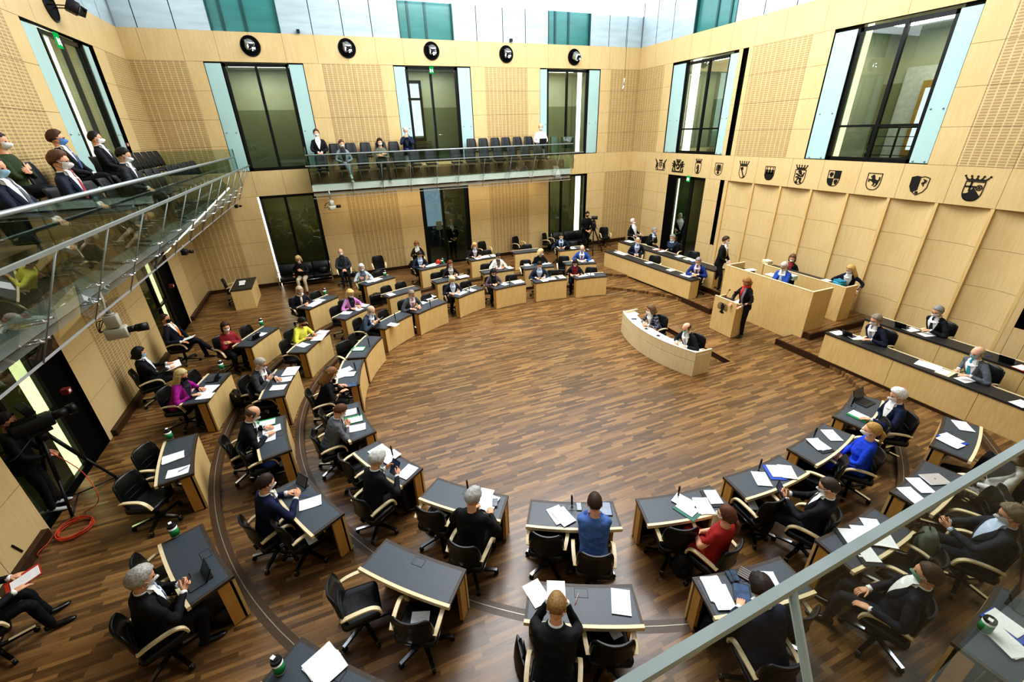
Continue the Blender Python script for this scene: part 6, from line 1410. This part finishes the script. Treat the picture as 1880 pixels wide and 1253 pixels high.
# things in hands and on laps
def inhand(sub,kind,off,rx,label,dz=0):
    c=[q for q in PEOPLE if sub in q['label']][0]; J=c['J']; (S,E,Wr,hd,pn,sd,nm)=J['arms'][0]; Wl=J['arms'][1][2]
    m=(Wr+Wl)/2 if off=='mid' else Wr; m=m+hd*.1*(V3(0,1,1) if off=='mid' else 1); rot=c['rot']
    cr,sr=math.cos(rot),math.sin(rot); x,y,z=c['loc']
    o=item(kind,(x+cr*m[0]-sr*m[1],y+sr*m[0]+cr*m[1],z+m[2]+dz),rot,label); o.rotation_euler=(R(rx),0,rot); return o
inhand('holding an upright tablet','tablet','mid',65,'pale tablet held upright by the grey-haired person'); inhand('silver-haired person in black','phone','mid',50,'dark phone held by the silver-haired person'); inhand('cross-legged person in black suit','tablet','mid',50,'phone with pale screen held by the cross-legged person')
inhand('curly grey-haired','phone','mid',50,'dark phone held by the curly-haired person'); inhand('slate blue suit holding','sheet','mid',35,'white pages held by the bald person in slate blue'); inhand('holding folded papers','sheet','r',50,'folded papers held by the grey-suited person')
inhand('papers and red folder','folderr','mid',10,'red folder with papers on the lap at the frame edge'); inhand('black-haired person with papers','open','mid',8,'open papers on the lap of the black-haired wall sitter',-.02); inhand('orange tie','sheet','mid',15,'white page on the lap of the person with orange tie',.06)
inhand('reading by the north wall','tablet','mid',40,'dark reading tablet held by the auburn-haired person'); inhand('white shirt with notebook','laptop','mid',0,'notebook computer on the lap of the bald gallery sitter',-.02); inhand('black coat sitting','tablet','r',40,'dark phone-like slate held by the sofa sitter')
# ================================================================ CRESTS ON THE EAST WALL
def shield(w=.42,h=.5,pt=False):
    top=.5; pts=[(-w,top),(w,top)]
    for k in range(9): a=k/8*PI/2; pts.append((w*math.cos(a)**(.8 if not pt else 1.2),top-h-.0-(.5)*math.sin(a)))
    L=[(-x,y) for x,y in pts[2:-1]][::-1]; return pts+L
def crown(mb,M,y=.55,w=.4,h=.26):
    mb.poly([(-w*.85,y),(w*.85,y),(w*.9,y+.09),(-w*.9,y+.09)],0,.012,0,M)
    for k in range(5):
        x=-w+2*w*k/4; mb.poly([(x*.85-.06,y+.09),(x*.85+.06,y+.09),(x*1.05,y+h)],0,.012,0,M); mb.poly([(x*1.08+.05*math.cos(a),y+h+.05*math.sin(a)) for a in np.linspace(0,2*PI,8,endpoint=False)],0,.012,0,M)
LION=[(-.26,-.38),(-.1,-.40),(-.05,-.3),(-.16,-.28),(-.06,-.1),(.04,-.18),(.02,-.32),(.14,-.4),(.24,-.36),(.14,-.3),(.16,-.12),(.12,.06),(.22,.0),(.26,.12),(.3,.3),(.24,.3),(.2,.16),(.12,.18),(.1,.3),(.02,.4),(-.1,.42),(-.2,.34),(-.12,.28),(-.06,.26),(-.14,.18),(-.28,.24),(-.3,.16),(-.14,.1),(-.12,.04),(-.28,.02),(-.26,-.06),(-.1,-.02)]
HORSE=[(-.34,.14),(-.24,.1),(-.14,.12),(-.1,.24),(-.2,.2),(-.22,.28),(-.1,.38),(-.04,.4),(.02,.3),(.06,.14),(.2,.06),(.28,.12),(.26,.26),(.34,.28),(.36,.14),(.3,-.02),(.3,-.14),(.22,-.28),(.12,-.36),(.08,-.32),(.18,-.24),(.18,-.12),(.06,-.1),(.1,-.2),(-.0,-.3),(-.04,-.26),(.02,-.18),(-.04,-.06),(-.14,.0),(-.24,.04),(-.28,-.06),(-.34,-.04),(-.32,.04),(-.24,.06),(-.36,.08)]
BEAR=[(-.14,-.4),(-.02,-.4),(.0,-.2),(.04,-.38),(.16,-.4),(.12,-.3),(.12,-.05),(.1,.12),(.08,.26),(.0,.34),(-.14,.28),(-.04,.22),(-.04,.16),(-.18,.2),(-.2,.14),(-.04,.08),(-.2,.04),(-.2,-.02),(-.04,.0),(-.06,-.2)]
ANIM=[(-.1,-.44),(.02,-.42),(.06,-.2),(.16,-.36),(.24,-.4),(.22,-.1),(.16,.12),(.26,.3),(.34,.42),(.2,.4),(.1,.3),(.06,.14),(-.06,.16),(-.14,.06),(-.02,.04),(-.02,-.04),(-.14,-.08),(-.12,-.14),(.02,-.12)]
def tr(p,s=1,dx=0,dy=0,fx=1): return [(x*s*fx+dx,y*s+dy) for x,y in p]
CR_Y=[17.1,15.97,14.8,13.72,12.57,11.46,10.34,9.25,8.13,7.04,5.93,4.83]
CR_L=['crest with crown, stag and griffin around three bars, nearest the corner','busy crest of two lions around a quartered shield','shield with standing bear and leaf crown','shield with spread eagle','shield with diagonal key under a crown','shield with three castle towers','shield with striped standing lion under a crown','quartered shield with two bull heads','shield with leaping horse on plain ground','split shield with river wave, rearing horse and rose','shield with cross, lion and wheel under a spiked crown','crest cut off by the picture edge']
BG=simple('#D3B67E',.5)
for n,y in enumerate(CR_Y):
    M=on_plane((XE-.002,y,4.03 if n not in(2,4,6,10) else 3.99),(0,-1,0),(0,0,1),.43 if n>1 else .46); mb=MB(); p=lambda q,z=.012,mi=0: mb.poly(q,0,z,mi,M)
    sh=lambda: stroke(mb,shield(),.035,0,.012,0,True,M)
    if n==0:
        p(tr(shield(),.5,0,-.02),.008); 
        for k in range(3): p([(-.15,.13-.14*k),(.12,.13-.14*k),(.16,.1-.14*k),(.13,.07-.14*k),(-.1,.08-.14*k)],.012,1)
        p(tr(ANIM,1,.44,.0)); p(tr(ANIM,1,-.44,.0,-1)); p([(-.66,-.46),(.66,-.46),(.66,-.52),(-.66,-.52)]); p([(-.2,.3),(.2,.3),(.26,.46),(.0,.4),(-.26,.46)])
        stroke(mb,[(.62,.3),(.8,.5)],.05,0,.012,0,False,M); stroke(mb,[(-.62,.3),(-.8,.5)],.05,0,.012,0,False,M)
    elif n==1:
        p(tr(shield(),.62,0,0),.008); 
        for q in ((-.2,.2,.1),(.2,.2,.1),(0,-.05,.09),(-.18,-.14,.07)): p([(q[0]+q[2]*math.cos(a),q[1]+q[2]*math.sin(a)) for a in np.linspace(0,2*PI,6,endpoint=False)],.012,1)
        p(tr(LION,1.05,.5,0,-1)); p(tr(LION,1.05,-.5,0)); p([(-.75,-.44),(.75,-.44),(.75,-.56),(-.75,-.56)]); crown(mb,M,.32,.26,.2)
    elif n==2: stroke(mb,shield(.36,.45),.035,0,.012,0,True,M); p(tr(BEAR,1.05)); crown(mb,M,.54,.34)
    elif n==3:
        sh(); eagle(mb,M@Matrix.Translation((0,.0,0))@Matrix.Diagonal((.62,.9,1,1)),.012)
    elif n==4:
        stroke(mb,shield(.36,.45),.035,0,.012,0,True,M); stroke(mb,[(-.2,.3),(.16,-.36)],.08,0,.012,0,False,M); p([(-.28,.34),(-.06,.44),(.02,.22),(-.1,.18),(-.2,.2)]); stroke(mb,[(.08,-.42),(.26,-.3)],.07,0,.012,0,False,M); crown(mb,M,.54,.42,.3)
    elif n==5:
        sh(); p([(-.36,-.06),(.36,-.06)]+[(.40*math.cos(a),-.1+.42*math.sin(-a)) for a in np.linspace(.05,PI-.05,9)],.01)
        for x in (-.26,0,.26): p([(x-.1,-.06),(x+.1,-.06),(x+.1,.26),(x+.04,.26),(x,.34),(x-.04,.26),(x-.1,.26)]); p([(x+.04*math.cos(a),.41+.04*math.sin(a)) for a in np.linspace(0,2*PI,6,endpoint=False)])
        p([(-.34,-.06),(.34,-.06),(.34,.06),(-.34,.06)])
    elif n==6: sh(); p(tr(LION,1.12)); stroke(mb,[(-.1,.2),(.14,.12)],.03,0,.014,1,False,M); stroke(mb,[(-.06,.0),(.14,-.02)],.03,0,.014,1,False,M); crown(mb,M,.54,.4)
    elif n==7:
        sh(); p([(0,.0),(.42,.0),(.42,.5),(0,.5)]); p([(0,0),(-.42,0)]+[(-.42*math.cos(a),-.5*math.sin(a)) for a in np.linspace(.05,PI/2,7)]); 
        for cx,cy in ((-.2,.25),(.2,-.2)): p([(cx-.13,cy+.14),(cx-.09,cy+.05),(cx-.16,cy),(cx-.08,cy-.05),(cx-.06,cy-.16),(cx+.06,cy-.16),(cx+.08,cy-.05),(cx+.16,cy),(cx+.09,cy+.05),(cx+.13,cy+.14),(cx+.05,cy+.1),(cx,cy+.16),(cx-.05,cy+.1)])
    elif n==8: sh(); p(tr(HORSE,.98,0,.03))
    elif n==9:
        stroke(mb,[(-.46,.42),(-.2,.5),(0,.46),(.2,.5),(.46,.42),(.44,-.1),(.3,-.36),(0,-.56),(-.3,-.36),(-.44,-.1)],.035,0,.012,0,True,M); p([(-.44,.42),(-.2,.48),(-.0,.45),(-.0,-.26),(-.2,-.4),(-.3,-.34),(-.42,-.1)],.01)
        hq=tr(HORSE,.56,0,0); p([(.24+y*-.55,.16+x*.9) for x,y in tr(HORSE,.62)][::-1]); p([(.08*math.cos(a),-.42+.08*math.sin(a)) for a in np.linspace(0,2*PI,8,endpoint=False)])
    elif n==10:
        sh(); p([(-.4,.2),(.06,.2),(.06,.28),(-.4,.28)]); p([(-.2,.0),(-.12,.0),(-.12,.5),(-.2,.5)]); p([(0,.2),(.36,-.22)]+[(.40*math.cos(a),-.06-.46*math.sin(a)) for a in np.linspace(.4,PI-.2,9)]+[(-.2,-.1)])
        stroke(mb,[(.22+.13*math.cos(a),.2+.13*math.sin(a)) for a in np.linspace(0,2*PI,12,endpoint=False)],.035,0,.012,0,True,M)
        for a in np.linspace(0,PI,3,endpoint=False): stroke(mb,[(.22-.12*math.cos(a),.2-.12*math.sin(a)),(.22+.12*math.cos(a),.2+.12*math.sin(a))],.025,0,.012,0,False,M)
        crown(mb,M,.54,.5,.24)
    else: sh()
    tag(mb.build('coat_of_arms',[INK,BG]),CR_L[n],'crest','coats of arms on the east wall')
# ================================================================ EXIT SIGNS
GREENSIGN=emit('#17A04A',.8); WHITESIGN=emit('#F4FFF4',1.2)
def exit_sign(c,right,label,s=.16):
    t=thing('exit_sign',label,'exit sign',c); M=on_plane((0,0,0),right,(0,0,1),s)
    mb=MB(); mb.poly([(-.5,-.75),(.5,-.75),(.5,.75),(-.5,.75)],-.03,0,0,M); mb.build('sign_box',GREENSIGN,t)
    mb=MB(); p=lambda q: mb.poly(q,0,.006,0,M)
    p([(-.42,-.45),(-.18,-.45),(-.18,.25),(-.42,.25)]); p([(-.08,-.1),(.1,-.1),(.1,.02),(.02,.02),(.02,.14),(-.08,.14)]); 
    p([(.28+.06*math.cos(a),.2+.06*math.sin(a)) for a in np.linspace(0,2*PI,8,endpoint=False)]); stroke(mb,[(.26,.12),(.22,-.12),(.36,-.26),(.32,-.45)],.07,0,.006,0,False,M); stroke(mb,[(.22,-.12),(.1,-.28),(.02,-.4)],.06,0,.006,0,False,M); stroke(mb,[(.25,.08),(.4,-.02)],.05,0,.006,0,False,M); stroke(mb,[(.25,.08),(.12,-.02)],.05,0,.006,0,False,M)
    mb.build('pictogram',WHITESIGN,t)
exit_sign((4.58,YN-.02,7.78),(1,0,0),'green exit sign above the far gallery glass door'); exit_sign((XE-.02,15.25,3.56),(0,-1,0),'green exit sign above the open east doorway'); exit_sign((XW+.03,14.75,7.72),(0,1,0),'green exit sign above the west gallery door',.2)
# ================================================================ SPOTLIGHTS IN ROUND NICHES
def spot(c,side,label,turn=0,out=0.,lit=True):
    t=thing('wall_spotlight',label,'spotlight',c,0,'round niche spotlights above the far gallery' if side=='N' else None)
    Rm=Matrix.Identity(4) if side=='N' else Matrix.Rotation(PI/2,4,'Z')   # local -y points into the hall
    mb=MB(); M=Rm@Matrix.Rotation(PI/2,4,'X')
    mb.cyl((0,0,.0),.29,.012,32,0,M); mb.build('niche_back',BLACKM,t)
    mb=MB(); pts=[(.29*math.cos(a),0,.29*math.sin(a)) for a in np.linspace(0,2*PI,33)]; mb.tube([tuple(Rm@Vector((x,-.015,z))) for x,y,z in pts],.014,6); mb.build('niche_rim',BLACK,t)
    L=Rm@Matrix.Translation((0,-.16-out,0))@Matrix.Rotation(R(turn),4,'Z')@Matrix.Rotation(R(28),4,'X')
    mb=MB(); mb.rbox((-.125,-.1,-.125),(.125,.12,.125),.03,0,L); mb.box((-.06,.0,.1),(.06,.1,.15),0,L); mb.build('lamp_housing',STEEL if lit else BLACK,t)
    mb=MB(); mb.cyl((0,0,.1),.115,.015,20,0,L@Matrix.Rotation(PI/2,4,'X')); mb.build('lens',emit('#FFFFFF',20) if lit else simple('#777777',.3),t)
    mb=MB(); mb.box((-.2,-.05,.14),(.2,.0,.15),0,Rm); mb.tube([tuple(Rm@Vector((-.15,0,0))),tuple(Rm@Vector((-.13,-.16-out,0)))],.012,6); mb.tube([tuple(Rm@Vector((.15,0,0))),tuple(Rm@Vector((.13,-.16-out,0)))],.012,6); mb.build('yoke',BLACK,t)
    for k,(a,w) in enumerate(((0,.1),(90,.1),(180,.1),(270,.1))):
        B_=L@Matrix.Translation((0,-.115,0))@Matrix.Rotation(R(a),4,'Y')@Matrix.Translation((0,0,.1))@Matrix.Rotation(R(35),4,'X')
        mb=MB(); mb.box((-.09,-.13,-.003),(.09,0,.003),0,B_); mb.build('barn_door',simple('#B9BCCB',.3,.4) if lit and k in(1,2) else BLACK,t)
for n,(x,z,tn) in enumerate(((-1.46,8.38,25),(1.6,8.4,18),(4.65,8.4,0),(7.69,8.37,-4),(10.8,8.34,20))):
    spot((x,YN-.005,z),'N',['round niche spotlight over the first far window, beside the west corner','round niche spotlight above the slotted panel with two spectators','round niche spotlight above the exit sign','round niche spotlight above the six empty gallery chairs','round niche spotlight with tilted flap beside the hanging cable'][n],tn,.04*(n==4))
spot((XW+.005,15.1,8.42),'W','black spotlight with barn doors jutting out of the west wall',20,.25,False)
# ================================================================ CAMERAS, CABLES, SOFAS
def robocam(c,aim,label,s=1.):
    t=thing('remote_camera',label,'camera',c); 
    mb=MB(); mb.tube([(0,0,.62*s),(0,0,.2*s)],.03*s,10); mb.build('drop_pole',STEEL,t)
    Z=Matrix.Rotation(aim,4,'Z'); mb=MB(); mb.rbox((-.09*s,-.09*s,.0),(.09*s,.09*s,.2*s),.02*s,0,Z); mb.cyl((0,0,.2*s),.06*s,.03*s,14,0,Z); mb.build('pan_head',BEIGEGREY,t)
    mb=MB(); mb.rbox((-.1*s,-.15*s,-.19*s),(.1*s,.14*s,-.015*s),.025*s,0,Z); mb.build('camera_body',BEIGEGREY,t)
    mb=MB(); Q=Z@Matrix.Translation((0,.14*s,-.09*s))@Matrix.Rotation(-PI/2,4,'X'); mb.cyl((0,0,0),.05*s,.1*s,16,0,Q); mb.cyl((0,0,.1*s),.062*s,.16*s,16,0,Q,.068*s); mb.build('lens',BLACK,t)
    for k in range(3):
        a=.5*k; mb=MB(); mb.tube(smooth_path([tuple(Z@Vector((-.06*s,-.15*s,-.05*s))),tuple(Z@Vector((-.16*s-.03*k*s,-.25*s,-.1*s))),tuple(Z@Vector((-.12*s,-.22*s+.04*k*s,.08*s))),tuple(Z@Vector((-.04*s,-.09*s,.12*s)))],5),.007*s,5); mb.build('cable',BLACK,t)
rc=aty(211,600,7.9); robocam((rc[0],rc[1],rc[2]),R(-80),'grey remote camera with long black lens hanging under the west gallery',.95)
rc=aty(609,377,17.2); robocam((rc[0],17.2,rc[2]),R(-60),'small grey remote camera hanging under the far gallery',.8)
for p,l in ((atx(434,379,-2.95),'small black camera under the west gallery edge near the corner'),(atx(339,463,-2.95),'small black camera under the middle of the west gallery edge')):
    t=thing('mini_camera',l,'camera',p); MB().rbox((-.05,-.09,-.05),(.05,.09,.05),.015).build('body',BLACK,t); mb=MB(); mb.cyl((0,0,.09),.035,.07,12,0,Matrix.Rotation(R(-100),4,'Z')@Matrix.Rotation(-PI/2,4,'X')); mb.build('lens',BLACK,t); mb=MB(); mb.tube([(0,0,.04),(0,0,.14)],.012,6); mb.build('bracket',STEEL,t)
def tvcam(c,aim,label,s=1.,h=1.25):
    t=thing('television_camera',label,'camera',c,aim); 
    for k in range(3):
        a=R(90+120*k); f=(math.cos(a)*.55*s,math.sin(a)*.55*s,.02); mb=MB(); mb.tube([(math.cos(a)*.06,math.sin(a)*.06,h),(f[0]*.55,f[1]*.55,h*.5)],.03*s,8); mb.tube([(f[0]*.55,f[1]*.55,h*.5),f],.022*s,8); lg=mb.build('tripod_leg',BLACK,t); mb=MB(); mb.ball((f[0],f[1],.03),.04*s,0,8); mb.build('foot',BLACK,lg)
        mb=MB(); mb.tube([(0,0,.12),(f[0]*.97,f[1]*.97,.05)],.012,6); mb.build('spreader',BLACK,t)
    mb=MB(); mb.cyl((0,0,h-.03),.1*s,.14*s,16,0,None,.08*s); mb.box((-.1*s,-.12*s,h+.1*s),(.1*s,.14*s,h+.15*s)); mb.build('fluid_head',BLACK,t)
    mb=MB(); mb.rbox((-.08*s,-.3*s,h+.15*s),(.08*s,.22*s,h+.38*s),.03); mb.box((-.05*s,-.22*s,h+.38*s),(.05*s,.05*s,h+.42*s)); mb.build('camera_body',BLACK,t)
    mb=MB(); Q=Matrix.Translation((0,.22*s,h+.27*s))@Matrix.Rotation(-PI/2,4,'X'); mb.cyl((0,0,0),.07*s,.2*s,16,0,Q); mb.cyl((0,0,.2*s),.085*s,.1*s,16,0,Q,.1*s); mb.build('lens',BLACK,t)
    mb=MB(); M=Matrix.Translation((-.02*s,-.02*s,h+.52*s))@Matrix.Rotation(R(15),4,'X'); mb.rbox((-.14*s,-.05*s,-.06*s),(.14*s,.08*s,.1*s),.02,0,M); mb.box((-.12*s,-.052*s,-.045*s),(.12*s,-.0505*s,.085*s),1,M); mb.build('viewfinder',[BLACK,SCREEN],t)
    for sd in (-1,1): mb=MB(); mb.tube([(sd*.08*s,-.1*s,h+.12*s),(sd*.2*s,-.4*s,h-.05*s),(sd*.22*s,-.55*s,h-.08*s)],.014,6); mb.build('pan_bar',BLACK,t)
    return t
q=at(134,950,.2); tvcam((-4.83,7.85,.2),R(-50),'black television camera on tripod by the lit west doorway',.95,1.3)
mb=MB(); mb.box((-.02,-.01,0),(.05,.05,.04)); tagc=mb.build('tally_box',simple('#C23B2C',.5)); tagc.parent=None
tagc.location=(-4.86,7.82,1.695); tag(tagc,'small red box on top of the television camera','box')
tvcam((11.25,17.75,.2),R(150),'black tripod camera in the far corner beside an empty chair',1.0,1.1)
# red cable coil and run
mb=MB(); cx,cy=at(139,972,.22)[:2]; pts=[]
for k in range(6*24+1):
    a=2*PI*k/24; r=.20+.012*math.sin(k*.7)+.012*(k//24%3); pts.append((cx+r*math.cos(a),cy+r*math.sin(a),.215+.012*(k//24)))
mb.tube(pts,.007,5); tag(mb.build('cable_coil',ORANGE_RED),'red cable coiled on the floor at the tripod foot','cable')
mb=MB(); w1=V3(*atx(112,1010,XW+.02)); path=smooth_path([w1,w1+V3(.08,.02,-.15),tuple(at(70,1022,.22)),tuple(at(88,998,.215)),tuple(at(100,985,.215)),(cx-.1,cy-.16,.22)],5); mb.tube(path,.007,5); tag(mb.build('cable_run',ORANGE_RED),'red cable from the west wall outlet to the coil','cable')
mb=MB(); mb.tube(smooth_path([(-4.7,7.6,1.35),(-4.45,7.55,.9),(-4.3,7.3,.5),tuple(at(155,942,.215))],5),.007,5); tag(mb.build('cable_drop',ORANGE_RED),'red cable hanging from the television camera to the floor','cable')
t=thing('wall_outlet_flap','black slanted outlet flap low on the west wall','outlet',atx(31,1008,XW+.004)); MB().box((-.004,-.012,-.11),(.01,.012,.11),0,Matrix.Rotation(R(20),4,'X')).build('flap',BLACK,t)
# hanging microphone
mt=aty(1158,-14,14); mbm=aty(1146,150,14); t=thing('hanging_microphone','thin cable with small microphone hanging in front of the north east corner','microphone',(mbm[0],14,mbm[2])); mb=MB(); mb.tube([(0,0,.05),(.0,0,6.)],.006,5); mb.build('cable',BLACK,t); mb=MB(); mb.tube([(0,0,.1),(-.01,0,-.12)],.014,8); mb.tube([(-.01,0,-.12),(-.05,0,-.26)],.02,8); mb.build('capsule',SILVER,t)
def sofa(c,w,label):
    t=thing('leather_sofa',label,'sofa',c,PI,'black leather sofas with chrome frames')
    n=3; cw=(w-.1)/n
    for k in range(n):
        x=-w/2+.05+cw*k; mb=MB(); mb.rbox((x+.005,-.26,.30),(x+cw-.005,.30,.44),.04); mb.build('seat_cushion',LEATHER,t)
        mb=MB(); M=Matrix.Translation((0,-.27,.44))@Matrix.Rotation(R(16),4,'X'); mb.rbox((x+.005,-.06,-.02),(x+cw-.005,.06,.40),.035,0,M); mb.build('back_cushion',LEATHER,t)
    for s in (-1,1):
        x=s*(w/2); mb=MB(); mb.tube(smooth_path([(x,-.42,.80),(x,-.3,.35),(x,-.3,.03),(x,.3,.03),(x,.3,.30),(x,.28,.58),(x,-.3,.60)],3),.014,8); mb.build('frame_side',CHROME,t)
    mb=MB(); mb.tube([(-w/2,-.26,.28),(w/2,-.26,.28)],.014,8); mb.tube([(-w/2,.26,.28),(w/2,.26,.28)],.014,8); mb.build('frame_bar',CHROME,t)
sofa((-1.45,18.82,.2),1.95,'black leather sofa with a seated person under the dark north window'); sofa((10.75,18.8,.2),1.95,'empty black leather sofa under the window in the far corner')
bg=at(580,490,.64); item('handbag',(-.75,18.75,.645),0,'black handbag lying on the sofa beside the sitter')
# notice stand and screen behind the glass door
t=thing('notice_stand','white notice on a thin stand behind the glass door','sign stand',(4.43,YN+.7,.2)); mb=MB(); mb.cyl((0,0,0),.14,.02,16); mb.tube([(0,0,.02),(0,0,1.45)],.014,6); mb.build('stand',STEEL,t); MB().box((-.13,-.01,1.4),(.13,.01,1.78)).build('notice',WHITE,t)
EXPO=.66
# ================================================================ LIGHT
w=bpy.data.worlds.new('hall_sky'); SC.world=w; w.use_nodes=True; b=w.node_tree.nodes['Background']; b.inputs[0].default_value=(.80,.90,1,1); b.inputs[1].default_value=.14
def area(name,loc,sx,sy,e,col=(1,1,1),rot=(0,0,0)):
    l=bpy.data.lights.new(name,'AREA'); l.shape='RECTANGLE'; l.size=sx; l.size_y=sy; l.energy=e; l.color=col; o=bpy.data.objects.new(name,l); COL.objects.link(o); o.location=loc; o.rotation_euler=rot; return o
area('skylight',(6.0,11.0,12.6),9,8.5,1720,(.97,.98,1.0))
pass
for n,(x,y,z,sx,sy,e) in enumerate(((4.6,18.6,3.66,9,.4,40),(-4.3,12,3.6,.3,10,10))): area('gallery_downlight_%d'%n,(x,y,z),sx,sy,e,(1,.9,.72))  # warm area lights below the north and west galleries, no fitting modelled
SC.view_settings.view_transform='Standard'; SC.view_settings.look='Medium High Contrast'; SC.view_settings.exposure=EXPO
SC.cycles.max_bounces=8; SC.cycles.diffuse_bounces=4; SC.cycles.glossy_bounces=3; SC.cycles.transmission_bounces=4; SC.cycles.transparent_max_bounces=16; SC.cycles.caustics_reflective=False; SC.cycles.caustics_refractive=False; SC.cycles.sample_clamp_indirect=6
try: SC.cycles.use_denoising=True
except Exception: pass
